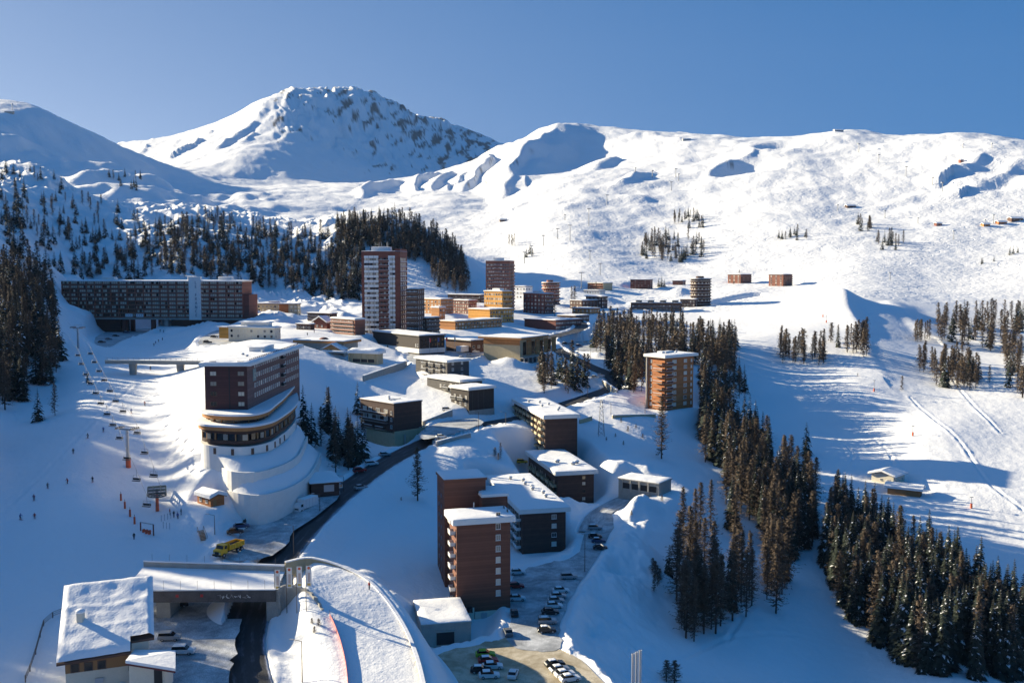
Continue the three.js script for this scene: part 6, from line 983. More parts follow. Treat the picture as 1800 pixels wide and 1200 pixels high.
{
  const dist = (v) => { const t = [[620, 402], [650, 362], [690, 326], [725, 305], [770, 284], [800, 271], [845, 252], [895, 240]]; for (let i = 1; i < t.length; i++) if (v <= t[i][0] || i === t.length - 1) return mix(t[i - 1][1], t[i][1], (v - t[i - 1][0]) / (t[i][0] - t[i - 1][0])); };
  const lines = [[[158, 623], [165, 638], [173, 654], [182, 670], [192, 689], [202, 707], [215, 725], [240, 763], [253, 798], [269, 838]], [[136, 626], [142, 641], [150, 660], [158, 676], [167, 693], [176, 711], [187, 730], [197, 749], [209, 772], [222, 808], [239, 845], [257, 890]]];
  const proto = new THREE.Group(); part('hanger', [bar(V(0, 0.2, -0.3), V(0, 3.1, 0), 0.05), bx(2.1, 0.07, 0.07, 0, 1.35, -0.25), bar(V(-1.05, 1.35, -0.25), V(-1.05, 0.1, 0.3), 0.04), bar(V(1.05, 1.35, -0.25), V(1.05, 0.1, 0.3), 0.04)], M.steel, proto); part('seat', boxGeo(2.3, 0.12, 0.55), M.dark, proto, 0, 0, 0.1); part('backrest', boxGeo(2.3, 0.55, 0.1), M.dark, proto, 0, 0.45, -0.22);
  lines.forEach((line, k) => {
    const tops = []; line.forEach(([u, v], i) => { const c = proto.clone(); c.name = numbered('lift_chair'); c.position.copy(at(u, v, dist(v))); c.rotation.y = -0.3; c.userData = { label: 'dark lift chair number ' + ['one', 'two', 'three', 'four', 'five', 'six', 'seven', 'eight', 'nine', 'ten', 'eleven', 'twelve'][i] + ' from the top on the ' + (k ? 'left' : 'right') + ' cable', category: 'lift chair', group: 'chairs on the chairlift' }; scene.add(c); tops.push(c.position.clone().add(V(0, 3.1, 0))); });
    const end = at(k ? 262 : 285, 866, 252); tops.push(end); tops.unshift(at(k ? 95 : 118, 566, 520));
    const m = new THREE.Mesh(new THREE.TubeGeometry(new THREE.CatmullRomCurve3(tops), 90, 0.026, 5), M.rail); m.name = 'lift_cable'; tag(m, k ? 'steel chairlift cable carrying the left row of chairs' : 'steel chairlift cable carrying the right row of chairs', 'cable', 'chairlift cables');
  });
  const p = hit(276, 893), s = thing('lift_station', 'dark green steel frame of the chairlift bottom station', 'lift station'); s.position.copy(p); s.rotation.y = 0.35; const green = flat(0.03, 0.06, 0.065, 0.6);
  for (const [x, z] of [[0, 2], [0, -5]]) part('column', new THREE.CylinderGeometry(0.4, 0.5, 4.6, 10).translate(0, 2, 0), x === 0 && z > 0 ? M.orangePaint : M.steel, s, x, 0, z);
  const fr = part('rail_frame', [bx(0.3, 0.4, 11, -2.4, 4.4, -2), bx(0.3, 0.4, 11, 2.4, 4.4, -2), bx(5, 0.3, 0.3, 0, 4.4, -7.4), bx(5, 0.3, 0.3, 0, 4.4, -3), bx(5, 0.3, 0.3, 0, 4.4, 1), bx(0.2, 0.3, 11, -1, 4.7, -2), bx(0.2, 0.3, 11, 1, 4.7, -2)], green, s); part('bullwheel', new THREE.TorusGeometry(2.4, 0.18, 6, 28).rotateX(Math.PI / 2), green, s, 0, 4.3, 3.2); for (let i = 0; i < 6; i++) part('spoke', bx(4.6, 0.12, 0.12, 0, 0, 0, i * Math.PI / 6), green, s, 0, 4.3, 3.2); for (let i = 0; i < 9; i++) part('cross_brace', bx(4.8, 0.12, 0.14, 0, 4.75, -7 + i * 1.1), green, s);
}
// ---------------------------------------------------------------- street lamps, mast, flues, posts
function lamp(u, vb, vt, label) { const p = hit(u, vb), h = Math.max(5, (vb - vt) * -p.z / FOCAL), g = thing('street_lamp', label, 'street lamp', 'street lamps'); g.position.copy(p); part('pole', new THREE.CylinderGeometry(0.07, 0.12, h + 0.5, 8).translate(0, h / 2 - 0.25, 0), M.rail, g); part('arm', bar(V(0, h, 0), V(-1.6, h + 0.35, 0), 0.05), M.rail, g); part('lantern', boxGeo(0.8, 0.14, 0.3), M.galv, g, -1.9, h + 0.38, 0); }
for (const a of [[531, 1199, 1123, 'nearest street lamp inside the piste bend'], [516, 977, 922, 'street lamp beside the road above the ski bridge'], [1028, 1005, 937, 'street lamp beside the parked cars in the valley lane'], [841, 757, 723, 'street lamp at the road junction below the stepped building'], [889, 746, 727, 'street lamp right of the road junction'], [747, 781, 752, 'street lamp beside the tan garage storey'], [1038, 631, 613, 'street lamp on the snow bank above the road bend'], [1062, 651, 633, 'street lamp at the inside of the upper road bend'], [1033, 699, 672, 'street lamp behind the cream balcony block'], [1074, 728, 710, 'street lamp near the lattice mast'], [1134, 728, 708, 'street lamp left of the orange tower'], [377, 939, 921, 'lamp beside the wooden steps at the lift'], [562, 905, 868, 'street lamp beside the box truck parking'], [604, 866, 838, 'street lamp halfway up the road']]) lamp(...a);
{
  const p = hit(1057, 765), g = thing('lattice_mast', 'steel lattice mast on the slope right of the cream balcony block', 'mast'); g.position.copy(p); const h = 64 * -p.z / FOCAL, w = (y) => mix(1.3, 0.35, y / h);
  for (const [a, b] of [[-1, -1], [1, -1], [1, 1], [-1, 1]]) part('leg', bar(V(a * w(0), -0.6, b * w(0)), V(a * w(h), h, b * w(h)), 0.08), M.steel, g);
  for (let i = 0; i < 8; i++) { const y0 = h * i / 8, y1 = h * (i + 1) / 8; part('brace', [0, 1, 2, 3].flatMap((k) => { const c = [[-1, -1], [1, -1], [1, 1], [-1, 1]], m = c[k], n = c[(k + 1) % 4]; return [bar(V(m[0] * w(y0), y0, m[1] * w(y0)), V(n[0] * w(y1), y1, n[1] * w(y1)), 0.045, 4), bar(V(n[0] * w(y0), y0, n[1] * w(y0)), V(m[0] * w(y1), y1, m[1] * w(y1)), 0.045, 4)]; }), M.steel, g); }
  for (const y of [0.8, 0.93]) part('arm', boxGeo(3.4, 0.15, 0.15), M.steel, g, 0, h * y, 0);
  [[1113, 1149], [1119.5, 1146], [1126, 1143]].forEach(([u, v], i) => { const t = at(u, v, 196 + i * 0.4), o = thing('steel_flue', ['left pipe of the three steel flues at the bottom edge', 'middle pipe of the three steel flues at the bottom edge', 'right pipe of the three steel flues at the bottom edge'][i], 'flue', 'steel flues'), gy = groundY(t.x, t.z); o.position.set(t.x, gy, t.z); const H2 = t.y - gy; part('pipe', new THREE.CylinderGeometry(0.3, 0.3, H2 + 2, 14).translate(0, H2 / 2 - 1, 0), flat(0.5, 0.5, 0.5, 0.35, 0.7), o); part('rim', new THREE.TorusGeometry(0.31, 0.05, 6, 16).rotateX(Math.PI / 2), M.galv, o, 0, H2, 0); });
  [[212, 880], [219, 894], [228, 908], [236, 921]].forEach(([u, v], i) => { const q = hit(u, v), o = thing('padded_post', ['topmost orange padded post in the row left of the lift station', 'second orange padded post left of the lift station', 'third orange padded post left of the lift station', 'lowest orange padded post left of the lift station'][i], 'post', 'orange padded posts'); o.position.copy(q); part('post', new THREE.CylinderGeometry(0.06, 0.06, 2.8, 6).translate(0, 1.2, 0), M.rail, o); part('pad', new THREE.CylinderGeometry(0.27, 0.3, 1.9, 8).translate(0, 1.0, 0), M.orangePaint, o); });
  const q = hit(258, 938), t = thing('lift_gate', 'lift turnstile gate frame below the bottom station', 'gate'); t.position.copy(q); t.rotation.y = -0.5; for (const x of [-2.4, 2.4]) part('post', boxGeo(0.25, 3, 0.25), M.redwood, t, x, 1.3, 0); part('beam', boxGeo(5, 0.25, 0.2), M.galv, t, 0, 2.8, 0); for (const x of [-1.3, -0.2, 0.9]) { part('turnstile', [bx(0.35, 1.1, 0.7, x, 0.55, 0), bx(0.9, 0.06, 0.06, x + 0.4, 0.9, 0)], M.orangePaint, t); }
  for (let i = 0; i < 9; i++) { const z = hit(283 + i * 5.6 - (i > 5 ? 30 : 0), i > 5 ? 922 + i : 916 - i * 1.4), o = thing('queue_post', 'thin queue post in front of the lift station', 'post', 'queue posts at the lift'); o.position.copy(z); part('post', new THREE.CylinderGeometry(0.05, 0.05, 1.8, 6).translate(0, 0.7, 0), flat(0.05, 0.1, 0.2), o); part('cap', new THREE.SphereGeometry(0.08, 8, 6), M.dark, o, 0, 1.6, 0); }
  const st = hit(358, 950), sw = thing('wooden_steps', 'snowy wooden steps with railing beside the lift area', 'steps'); sw.position.copy(st); sw.rotation.y = 0.6; for (let i = 0; i < 8; i++) part('step', boxGeo(1.6, 0.12, 0.4), M.wood, sw, 0, 0.2 + i * 0.25, -i * 0.4); for (const x of [-0.8, 0.8]) part('handrail', [bar(V(x, 1.2, 0.2), V(x, 3.1, -3), 0.05), bar(V(x, 0, 0), V(x, 1.2, 0.2), 0.05), bar(V(x, 1.6, -3), V(x, 3.1, -3), 0.05)], M.rail, sw);
  const fence = [[112, 1078], [92, 1086], [76, 1100], [70, 1120], [62, 1150], [52, 1180], [44, 1199]].map(([u, v]) => hit(u, v)), f = thing('deck_railing', 'dark timber railing left of the big chalet', 'railing'); fence.forEach((p, i) => { part('post', boxGeo(0.16, 1.5, 0.16), M.rail, f, p.x, p.y + 0.6, p.z); if (i) for (const y of [0.5, 0.9, 1.3]) part('rail', bar(fence[i - 1].clone().add(V(0, y, 0)), p.clone().add(V(0, y, 0)), 0.06), M.rail, f); });
}
// ---------------------------------------------------------------- ski lift pylons, huts and stations on the mountain
for (const [u, v, h, k] of [[1510, 268, 15], [1545, 287, 15], [1593, 310, 17], [1640, 325, 13], [1657, 337, 16], [1693, 260, 7], [1744, 260, 8], [1747, 393, 15], [1732, 396, 10], [1556, 383, 13], [1614, 393, 10], [1677, 421, 15], [1473, 370, 10], [1565, 492, 13], [1035, 397, 30], [1002, 423, 27], [980, 420, 18], [955, 432, 18], [1067, 360, 17], [1147, 312, 12], [1188, 312, 15], [1180, 335, 15], [1117, 302, 7], [1193, 318, 12], [993, 387, 10], [922, 463, 20], [934, 450, 18], [1022, 507, 28], [1055, 483, 20], [1037, 457, 16], [1447, 557, 10, 1], [1453, 567, 13, 1], [1537, 688, 20, 1], [1605, 766, 18, 1], [1708, 893, 20, 1]]) {
  const p = hit(u, v, 300); if (!p) continue; const H2 = h * -p.z / FOCAL, g = thing('ski_lift_pylon', k ? 'slim drag lift pole with orange pad on the right hand slope' : 'thin ski lift pylon on the sunny mountain face', 'pylon', k ? 'drag lift poles on the right slope' : 'lift pylons on the mountain'); g.position.copy(p); g.rotation.y = 0.4;
  const r = k ? 0.14 : 0.0009 * -p.z * 0.5; part('mast', new THREE.CylinderGeometry(r * 0.7, r, H2 + 1, 6).translate(0, H2 / 2 - 0.5, 0), M.steel, g); part('crossarm', boxGeo(k ? 1.6 : Math.min(7, H2 * 0.4), r * 1.6, r * 2), M.steel, g, 0, H2, 0); if (k) part('crash_pad', new THREE.CylinderGeometry(0.4, 0.4, 1.8, 8).translate(0, 0.8, 0), M.orangePaint, g);
}
function hut(u, v, w, d, h, label, wall) { const p = hit(u, v, 700); if (!p) return; const W = w * -p.z / FOCAL, b = { x: p.x - W / 2, y: p.y, z: p.z, h, t: 0.15, WB: W, WA: d }; const g = gable(b, 'mountain_hut', label, wall, { along: 'B', over: 0.6, slope: 0.4, deep: 4 }); wins(g, 'B', span(W * 0.25, W * 0.75, 2), [h * 0.55], 1.2, 1.1); }
hut(1498, 365, 16, 8, 3, 'dark roofed hut in the middle of the sunny mountain face', M.chocolate); hut(1652, 397, 10, 6, 3.4, 'small red hut on the right snow shoulder', M.redwood); hut(1736, 398, 12, 7, 3, 'tan lift hut on the right snow shoulder', M.ochre); hut(1764, 394, 16, 7, 3, 'orange lift hut left of the terrace restaurant', M.orange); hut(1790, 389, 22, 9, 4, 'terrace restaurant at the right edge of the shoulder', M.umber); hut(885, 389, 12, 7, 3, 'brown hut below the reservoir dam', M.umber); hut(1476, 231, 16, 8, 3, 'summit station on the highest point of the right ridge', M.steel); hut(1208, 247, 14, 8, 4, 'lift top station on the saddle of the ridge', M.steel); hut(1692, 285, 6, 6, 4, 'tiny hut high on the right slope', M.redwood); hut(14, 199, 14, 10, 5, 'station on the left summit with a mast', M.concrete);
{ const p = hit(21, 198, 2000); if (p) { const g = thing('summit_mast', 'radio mast on the left summit', 'mast'); g.position.copy(p); part('mast', new THREE.CylinderGeometry(0.6, 0.9, 26, 6).translate(0, 12, 0), M.steel, g); part('antenna_drum', new THREE.CylinderGeometry(2, 2, 3, 8), M.galv, g, 0, 22, 0); } }
// ---------------------------------------------------------------- cars and trucks
const paint = { green: flat(0.22, 0.40, 0.03, 0.3), red: flat(0.35, 0.02, 0.02, 0.3), white: flat(0.70, 0.70, 0.70, 0.3), silver: flat(0.38, 0.39, 0.40, 0.28, 0.4), dark: flat(0.02, 0.022, 0.026, 0.25), blue: flat(0.03, 0.06, 0.14, 0.28), grey: flat(0.14, 0.15, 0.16, 0.3), yellow: flat(0.75, 0.42, 0.02, 0.4) };
M.tyre = flat(0.018, 0.018, 0.018, 0.9); M.headlight = flat(0.6, 0.6, 0.58, 0.15);
function profile(pts, w, bevel = 0.06) { const s = new THREE.Shape(pts.map((q) => new THREE.Vector2(...q))); return new THREE.ExtrudeGeometry(s, { depth: w - 2 * bevel, bevelEnabled: true, bevelSize: bevel, bevelThickness: bevel, bevelSegments: 2 }).translate(0, 0, -(w - 2 * bevel) / 2); }
const CAR = { // x forward
  body: profile([[-2.05, 0.35], [-2.1, 0.75], [-1.95, 0.95], [-1.3, 1.0], [1.0, 0.95], [1.95, 0.78], [2.1, 0.6], [2.08, 0.35], [1.65, 0.3], [1.55, 0.5], [1.05, 0.5], [0.95, 0.3], [-0.95, 0.3], [-1.05, 0.5], [-1.55, 0.5], [-1.65, 0.3]], 1.72), glass: profile([[-1.75, 0.98], [-1.35, 1.42], [0.15, 1.46], [0.95, 0.96]], 1.52), roof: profile([[-1.35, 1.42], [-1.25, 1.5], [0.05, 1.52], [0.2, 1.45]], 1.44), wheel: new THREE.CylinderGeometry(0.32, 0.32, 0.22, 14).rotateX(Math.PI / 2), rim: new THREE.CylinderGeometry(0.19, 0.19, 0.24, 10).rotateX(Math.PI / 2), lamp: boxGeo(0.08, 0.14, 0.34), snow: (() => { const g = snowCap(1.5, 1.3, 0.16, 0); return g; })(),
};
const SUV = { body: profile([[-2.15, 0.4], [-2.2, 0.9], [-2.1, 1.05], [1.1, 1.05], [2.1, 0.95], [2.2, 0.7], [2.15, 0.4], [1.75, 0.36], [1.65, 0.6], [1.05, 0.6], [0.95, 0.36], [-0.95, 0.36], [-1.05, 0.6], [-1.65, 0.6], [-1.75, 0.36]], 1.82), glass: profile([[-2.1, 1.04], [-1.95, 1.62], [0.3, 1.66], [1.05, 1.04]], 1.62), roof: profile([[-1.98, 1.6], [-1.9, 1.72], [0.25, 1.74], [0.36, 1.64]], 1.56) };
const colourWord = { green: 'lime green', red: 'dark red', white: 'white', silver: 'silver', dark: 'black', blue: 'dark blue', grey: 'grey', yellow: 'yellow' };
function surface(p) { let y = p.y; for (const l of LOTS) if (inside(l.q, p.x, p.z)) y = CAM_Y + l.y + (l.slope ?? 0) * -p.z + 0.03; for (const r of Object.values(ROADS)) { const [e, , yy] = near(r.q, p.x, p.z); if (e < r.w) y = yy + 0.06; } return y; }
function car(u, v, heading, colour, where, { suv = false, snow = false } = {}) {
  const p = hit(u, v, 120); if (!p) return; const g = thing('car', (snow ? 'snowy ' : '') + colourWord[colour] + (suv ? ' high roofed car ' : ' car ') + where, 'car', 'parked cars'), S = suv ? SUV : CAR; 
  let y = p.y; for (const [dx, dz] of [[1.5, 0], [-1.5, 0], [0, 1.5], [0, -1.5]]) y = Math.max(y, groundY(p.x + dx, p.z + dz)); for (const l of LOTS) if (inside(l.q, p.x, p.z)) y = CAM_Y + l.y + (l.slope ?? 0) * -p.z + 0.03; for (const r of Object.values(ROADS)) { const [e, , yy] = near(r.q, p.x, p.z); if (e < r.w) y = yy + 0.06; }
  g.position.set(p.x, y, p.z); g.rotation.y = heading * Math.PI / 180;
  part('body', S.body, paint[colour], g); const gl = part('windows', S.glass, M.glass, g); part('roof', S.roof, paint[colour], g);
  if (-p.z < 420) { for (const x of [-1.3, 1.3]) for (const z of [-0.78, 0.78]) { const w = part('wheel', CAR.wheel, M.tyre, g, x, 0.32, z); part('rim', CAR.rim, M.galv, w, 0, 0, z > 0 ? 0.02 : -0.02); } for (const z of [-0.6, 0.6]) part('headlight', CAR.lamp, M.headlight, g, suv ? 2.18 : 2.08, suv ? 0.8 : 0.68, z); }
  if (snow) part('snow', CAR.snow, M.cap, g, suv ? -1.5 : -1.35, suv ? 1.74 : 1.5, 0.65);
}
[[853, 1155, 5, 'green', 'in the sunlit bottom lot'], [858, 1166, 8, 'red', 'just below the lime green car', { snow: true }], [866, 1176, 5, 'white', 'in the middle of the bottom lot', { snow: true }], [845, 1183, 0, 'dark', 'left of the white cars in the bottom lot', { snow: true }], [860, 1192, 5, 'white', 'at the very bottom of the sunlit lot', { snow: true }], [902, 1190, 80, 'white', 'standing nose on in the bottom lot'], [776, 1172, 0, 'dark', 'at the left edge of the bottom lot', { snow: true }], [790, 1196, 0, 'dark', 'at the lower left corner of the bottom lot'], [975, 1172, 20, 'dark', 'beside the sunlit snow heap', { snow: true }], [984, 1182, 20, 'silver', 'second in the row by the snow heap', { snow: true }], [993, 1190, 20, 'white', 'third in the row by the snow heap', { snow: true }], [1002, 1198, 20, 'white', 'last in the row by the snow heap', { snow: true }],
[893, 1116, 100, 'grey', 'in front of the rust red tower'], [904, 1082, 95, 'dark', 'at the right corner of the rust red tower'], [909, 1056, 5, 'white', 'beside the right wall of the tower', { snow: true }], [907, 1034, 5, 'red', 'beside the right wall of the rust red tower'], [910, 1010, 5, 'white', 'behind the rust red tower', { snow: true }],
[1000, 1018, 8, 'silver', 'crossing the lane end below the brown flats', { suv: true }], [986, 1042, 5, 'white', 'topmost in the long parked row', { snow: true }], [981, 1052, 5, 'silver', 'second in the long parked row', { snow: true }], [977, 1060, 5, 'silver', 'third in the long parked row', { snow: true }], [974, 1069, 5, 'white', 'fourth in the long parked row', { snow: true }], [967, 1080, 5, 'dark', 'fifth in the long parked row'], [962, 1097, 5, 'silver', 'sixth in the long parked row', { suv: true, snow: true }], [961, 1112, 5, 'dark', 'lowest in the long parked row', { snow: true }],
[1046, 933, 0, 'silver', 'top of the four by the lamp', { suv: true, snow: true }], [1046, 946, 0, 'dark', 'second of the four by the lamp', { snow: true }], [1052, 954, 0, 'blue', 'third of the four by the lamp', { snow: true }], [1055, 966, 0, 'dark', 'lowest of the four by the lamp'],
[441, 919, 15, 'dark', 'uppermost beside the curved white wall'], [424, 935, 18, 'blue', 'second beside the curved white wall', { snow: true }], [413, 943, 18, 'dark', 'just above the yellow tipper truck'], [298, 1126, 3, 'silver', 'right of the big chalet', { suv: true }], [322, 1150, 2, 'white', 'below the silver car by the chalet', { suv: true }], [312, 1068, 20, 'dark', 'under the ski bridge', { suv: true }],
[632, 832, 35, 'red', 'on the verge halfway up the road', { suv: true }], [653, 820, 30, 'white', 'on the verge above the dark red car', { suv: true, snow: true }], [634, 862, 38, 'silver', 'driving on the dark road'], [676, 803, 35, 'silver', 'in the verge bay below the tan garage', { snow: true }], [776, 778, 20, 'white', 'on the road below the stepped building'],
[786, 724, 0, 'white', 'beside the stepped building', { suv: true, snow: true }], [918, 829, 0, 'yellow', 'behind the brown flats', { suv: true }],
[836, 621, 20, 'white', 'first in the village lot', { snow: true }], [826, 627, 20, 'silver', 'second in the village lot', { snow: true }], [812, 631, 20, 'white', 'third in the village lot', { snow: true }], [850, 617, 20, 'grey', 'fourth in the village lot', { snow: true }], [862, 613, 20, 'dark', 'nearest the sports hall in the village lot', { snow: true }], [796, 637, 20, 'dark', 'at the near end of the village lot', { snow: true }], [832, 611, 0, 'dark', 'beside the low hall'],
[994, 608, 10, 'dark', 'leftmost in the bend lot', { snow: true }], [1005, 606, 10, 'silver', 'second in the bend lot', { snow: true }], [1018, 609, 10, 'blue', 'third in the bend lot', { snow: true }], [1030, 604, 10, 'white', 'fourth in the bend lot', { snow: true }], [1042, 610, 10, 'dark', 'fifth in the bend lot', { snow: true }], [1056, 606, 10, 'grey', 'rightmost in the bend lot', { snow: true }], [1046, 668, 10, 'silver', 'left of the pair inside the road bend', { snow: true }], [1056, 663, 10, 'white', 'right of the pair inside the road bend', { snow: true }],
[178, 603, 30, 'dark', 'nearest the far chairlift pylon', { snow: true }], [190, 598, 30, 'grey', 'on the left village lot', { snow: true }], [203, 592, 20, 'dark', 'below the long balcony building', { snow: true }], [222, 586, 10, 'blue', 'close to the long balcony building', { snow: true }], [364, 604, 30, 'dark', 'behind the hotel', { suv: true }], [376, 594, 20, 'dark', 'right of the piste underpass', { snow: true }], [396, 590, 20, 'grey', 'on the lot behind the hotel', { snow: true }],
].forEach((a) => car(...a));
function wheels(g, xs, r, z) { for (const x of xs) for (const s of [-1, 1]) { const w = part('wheel', new THREE.CylinderGeometry(r, r, 0.32, 14).rotateX(Math.PI / 2), M.tyre, g, x, r, s * z); part('rim', new THREE.CylinderGeometry(r * 0.5, r * 0.5, 0.34, 10).rotateX(Math.PI / 2), M.galv, w); } }
{
  const p = hit(403, 974), g = thing('tipper_truck', 'yellow tipper truck parked at the bottom of the hotel lot', 'truck'); g.position.set(p.x, surface(p), p.z); g.rotation.y = Math.PI + 1.15; g.scale.setScalar(1.12);
  part('chassis', bx(7.2, 0.4, 1, -0.3, 0.9, 0), M.dark, g); const cab = part('cab', profile([[1.9, 0.8], [1.9, 2.7], [2.9, 2.75], [3.2, 1.9], [4.0, 1.75], [4.1, 0.8]], 2.2), paint.yellow, g); part('windscreen', boxGeo(0.08, 0.75, 1.9), M.glass, cab, 3.12, 2.3, 0).rotation.z = 0.35; for (const s of [-1, 1]) { part('side_window', boxGeo(0.8, 0.65, 0.05), M.glass, cab, 2.45, 2.25, s * 1.11); part('headlight', boxGeo(0.06, 0.25, 0.4), M.headlight, cab, 4.14, 1.15, s * 0.8); } part('grille', boxGeo(0.06, 0.6, 1.1), M.dark, cab, 4.14, 1.2, 0); part('bumper', boxGeo(0.3, 0.35, 2.3), M.dark, cab, 4.15, 0.7, 0);
  const bed = part('tipper_bed', [bx(5, 0.15, 2.4, -1.2, 1.3, 0), bx(5, 1.1, 0.12, -1.2, 1.85, 1.18), bx(5, 1.1, 0.12, -1.2, 1.85, -1.18), bx(0.12, 1.4, 2.24, 1.24, 2, 0), bx(0.12, 1.0, 2.24, -3.64, 1.85, 0)], paint.yellow, g); for (let i = 0; i < 5; i++) for (const s of [-1, 1]) part('bed_rib', boxGeo(0.12, 1.0, 0.1), paint.yellow, bed, -3.2 + i, 1.85, s * 1.29); part('load', bx(4.7, 0.5, 2.2, -1.2, 1.65, 0), M.dark, bed); wheels(g, [3.1, -1.6, -2.9], 0.52, 1.0);
  const q = hit(536, 898), t = thing('box_truck', 'white box truck parked beside the lower curved wall', 'truck'); t.position.set(q.x, surface(q), q.z); t.rotation.y = Math.PI + 1.12; part('chassis', bx(8, 0.35, 1, -0.6, 0.8, 0), M.dark, t); const bo = part('cargo_box', profile([[-4.4, 1.05], [-4.4, 3.6], [1.9, 3.6], [1.9, 1.05]], 2.5, 0.05), paint.white, t); for (let i = 0; i < 4; i++) for (const s of [-1, 1]) part('panel_seam', boxGeo(0.06, 2.4, 0.03), paint.silver, bo, -3.4 + i * 1.5, 2.3, s * 1.255); part('snow', snowCap(6.1, 2.3, 0.14), M.cap, bo, -4.3, 3.6, 1.15);
  const c = part('cab', profile([[2.1, 0.6], [2.1, 2.7], [3.1, 2.75], [3.7, 1.8], [3.8, 0.6]], 2.2), paint.white, t); part('windscreen', boxGeo(0.08, 0.95, 1.95), M.glass, c, 3.46, 2.2, 0).rotation.z = 0.55; for (const s of [-1, 1]) { part('side_window', boxGeo(0.85, 0.7, 0.05), M.glass, c, 2.7, 2.15, s * 1.12); part('headlight', boxGeo(0.06, 0.22, 0.4), M.headlight, c, 3.86, 0.9, s * 0.8); part('mirror', boxGeo(0.12, 0.4, 0.2), M.dark, c, 3.3, 2.2, s * 1.35); } part('grille', boxGeo(0.06, 0.35, 1.3), M.dark, c, 3.86, 1.2, 0); wheels(t, [2.9, -2.6], 0.48, 1.0);
}
// ---------------------------------------------------------------- skiers and walkers
function figure(pose, jacket, trousers) {                // one continuous body from tapered capsules joined smoothly
  const J = pose === 'ski' ? { hip: [0, 0.82, -0.12], chest: [0, 1.22, 0.06], head: [0, 1.55, 0.16], knee: [0.13, 0.45, 0.14], foot: [0.12, 0.06, -0.02], sh: [0.2, 1.3, 0.08], el: [0.34, 1.05, 0.2], ha: [0.3, 0.95, 0.48] } : { hip: [0, 0.92, 0], chest: [0, 1.32, 0.01], head: [0, 1.64, 0.03], knee: [0.11, 0.5, 0.05], foot: [0.12, 0.06, 0], sh: [0.2, 1.42, 0], el: [0.28, 1.14, 0], ha: [0.26, 0.92, 0.14] };
  const bones = [[J.hip, J.chest, 0.155, 0.17, 0], [J.chest, [J.head[0], J.head[1] - 0.1, J.head[2]], 0.09, 0.07, 0], [J.head, [J.head[0], J.head[1] + 0.07, J.head[2]], 0.11, 0.105, 2]];
  for (const s of [-1, 1]) { const m = (p) => [p[0] * s, p[1], p[2]]; bones.push([[0.09 * s, J.hip[1] - 0.03, J.hip[2]], m(J.knee), 0.11, 0.075, 1], [m(J.knee), m(J.foot), 0.075, 0.065, 1], [m(J.foot), [m(J.foot)[0], 0.06, J.foot[2] + 0.16], 0.065, 0.05, 3], [m(J.sh), m(J.el), 0.075, 0.06, 0], [m(J.el), m(J.ha), 0.058, 0.045, 0], [m(J.ha), [m(J.ha)[0], J.ha[1] - 0.05, J.ha[2] + 0.05], 0.055, 0.045, 3]); }
  const cap = (p, [a, b, ra, rb]) => { const d = [b[0] - a[0], b[1] - a[1], b[2] - a[2]], L = d[0] ** 2 + d[1] ** 2 + d[2] ** 2 || 1e-6, t = clamp(((p[0] - a[0]) * d[0] + (p[1] - a[1]) * d[1] + (p[2] - a[2]) * d[2]) / L, 0, 1); return Math.hypot(p[0] - a[0] - d[0] * t, p[1] - a[1] - d[1] * t, p[2] - a[2] - d[2] * t) - mix(ra, rb, t); };
  const N = 44, S = 0.95, mc = new MarchingCubes(N, new THREE.MeshBasicMaterial(), false, false, 60000); mc.isolation = 0;
  for (let z = 0; z < N; z++) for (let y = 0; y < N; y++) for (let x = 0; x < N; x++) { const p = [((x / N) * 2 - 1) * S, ((y / N) * 2 - 1) * S + 0.88, ((z / N) * 2 - 1) * S]; let f = 9; for (const b of bones) { const d = cap(p, b), h = clamp(0.5 + 0.5 * (f - d) / 0.05, 0, 1); f = mix(f, d, h) - 0.05 * h * (1 - h); } mc.field[x + y * N + z * N * N] = -f; }
  mc.update(); const n = mc.count, pos = new Float32Array(n * 3), nor = mc.normalArray.slice(0, n * 3), col = new Float32Array(n * 3), tones = [jacket, trousers, [0.42, 0.26, 0.19], [0.03, 0.03, 0.035]];
  for (let i = 0; i < n; i++) { const p = [mc.positionArray[3 * i] * S, mc.positionArray[3 * i + 1] * S + 0.88, mc.positionArray[3 * i + 2] * S]; pos.set(p, 3 * i); let best = 9, c = 0; for (const b of bones) { const d = cap(p, b); if (d < best) { best = d; c = b[4]; } } const t = c === 2 && (p[1] > J.head[1] + 0.05 || p[2] < J.head[2] - 0.02) ? jacket.map((v) => v * 0.7 + 0.02) : tones[c]; col.set(t, 3 * i); }
  const g = new THREE.BufferGeometry(); g.setAttribute('position', new THREE.BufferAttribute(pos, 3)); g.setAttribute('normal', new THREE.BufferAttribute(nor, 3)); g.setAttribute('color', new THREE.BufferAttribute(col, 3)); g.computeVertexNormals(); return g;
}
M.cloth = new THREE.MeshStandardMaterial({ vertexColors: true, roughness: 0.9 });
const suits = { red: [0.35, 0.03, 0.03], blue: [0.03, 0.08, 0.28], black: [0.02, 0.02, 0.025], purple: [0.16, 0.03, 0.10], grey: [0.16, 0.17, 0.18] }, bodies = {};
for (const [k, c] of Object.entries(suits)) { bodies['ski' + k] = figure('ski', c, [0.03, 0.03, 0.045]); bodies['stand' + k] = figure('stand', c, [0.025, 0.03, 0.05]); }
const skiGeo = boxGeo(0.1, 0.03, 1.7);
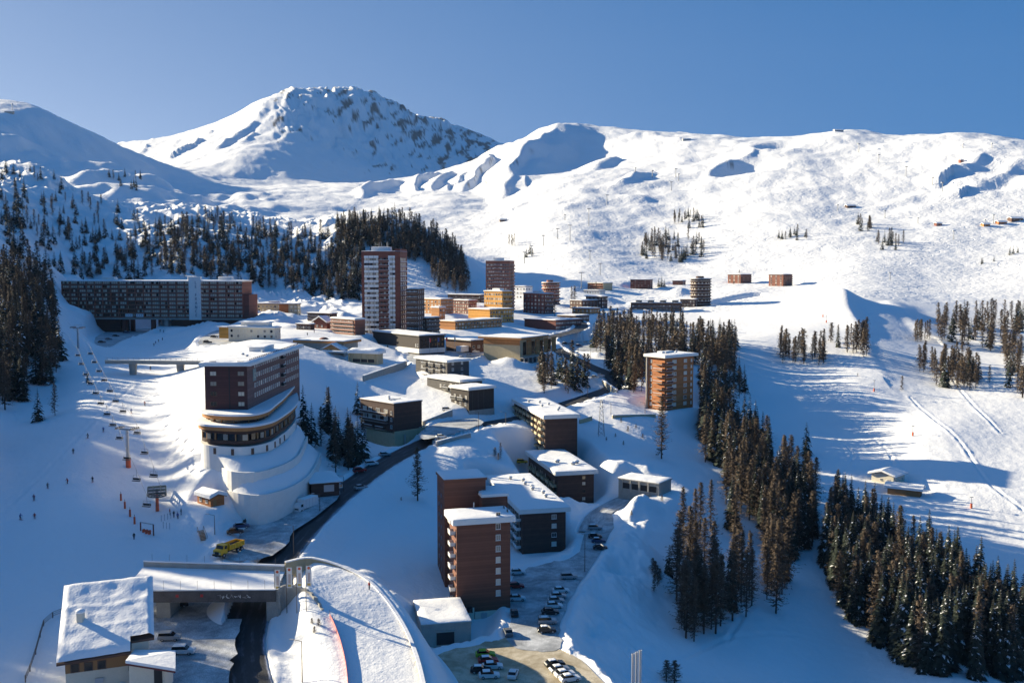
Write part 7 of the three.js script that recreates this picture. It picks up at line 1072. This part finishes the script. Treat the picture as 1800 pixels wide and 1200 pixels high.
function person(u, v, pose, suit, turn, where) {
  const p = hit(u, v, 120); if (!p) return; const g = thing('person', 'person in a ' + suit + ' jacket ' + where, 'person', pose === 'ski' ? 'skiers on the pistes' : 'people standing about'); g.position.set(p.x, p.y + 0.02, p.z); g.rotation.y = turn; part('body', bodies[pose + suit], M.cloth, g, 0, 0.03, 0);
  if (pose === 'ski') { for (const s of [-1, 1]) { part('ski', skiGeo, suit === 'red' ? M.frameWhite : M.red, g, s * 0.12, 0.02, 0.1); part('ski_pole', bar(V(s * 0.3, 0.98, 0.5), V(s * 0.42, 0.05, 0.2), 0.012, 5), M.steel, g); } }
}
[[35, 913, 'ski', 'blue', 1, 'lowest left on the shaded piste'], [60, 912, 'ski', 'red', 0.4, 'right of the lowest left skier'], [59, 879, 'ski', 'purple', 0.3, 'alone on the left of the shaded piste'], [83, 858, 'ski', 'grey', 0.6, 'upper left on the shaded piste'], [118, 850, 'ski', 'red', -0.5, 'on the middle of the shaded piste'], [162, 847, 'ski', 'black', 0.2, 'among the streaks of light on the piste'], [128, 797, 'ski', 'black', 0.4, 'high on the left of the piste'], [154, 770, 'ski', 'black', -0.4, 'below the row of lift chairs'], [181, 759, 'ski', 'blue', 0.3, 'left of the big lift pylon'], [254, 713, 'ski', 'red', 0.1, 'left of the hotel below the footbridge'], [230, 726, 'ski', 'blue', 0.5, 'between lift chairs and hotel'], [264, 650, 'ski', 'black', 0.1, 'just below the footbridge'], [270, 608, 'ski', 'black', 0.2, 'lowest of the file above the footbridge'], [273, 604, 'ski', 'blue', 0.2, 'second of the file above the footbridge'], [278, 601, 'ski', 'black', 0.3, 'third of the file above the footbridge'], [285, 598, 'ski', 'black', 0.1, 'top of the file above the footbridge'], [281, 583, 'ski', 'black', 0.1, 'left of two under the long balcony building'], [287, 584, 'ski', 'grey', 0.1, 'right of two under the long balcony building'],
[235, 948, 'stand', 'black', 0.5, 'beside the orange posts at the lift'], [298, 905, 'stand', 'red', 2, 'boarding at the lift station'], [305, 909, 'stand', 'black', 1, 'queueing at the lift station'], [312, 912, 'stand', 'blue', 0.2, 'at the front of the lift queue'], [318, 905, 'stand', 'black', -1, 'right of the lift queue'], [649, 1036, 'stand', 'red', -0.6, 'outside the wall of the piste bend'], [1508, 661, 'ski', 'black', 1.2, 'on the sunny right hand piste'], [540, 590, 'stand', 'black', 0, 'on the village square'], [552, 585, 'stand', 'red', 1, 'near the small gabled chalet']].forEach((a) => person(...a));
scene.traverse((o) => { if (o.isMesh) { o.castShadow = true; o.receiveShadow = true; } });
renderer.render(scene, camera);
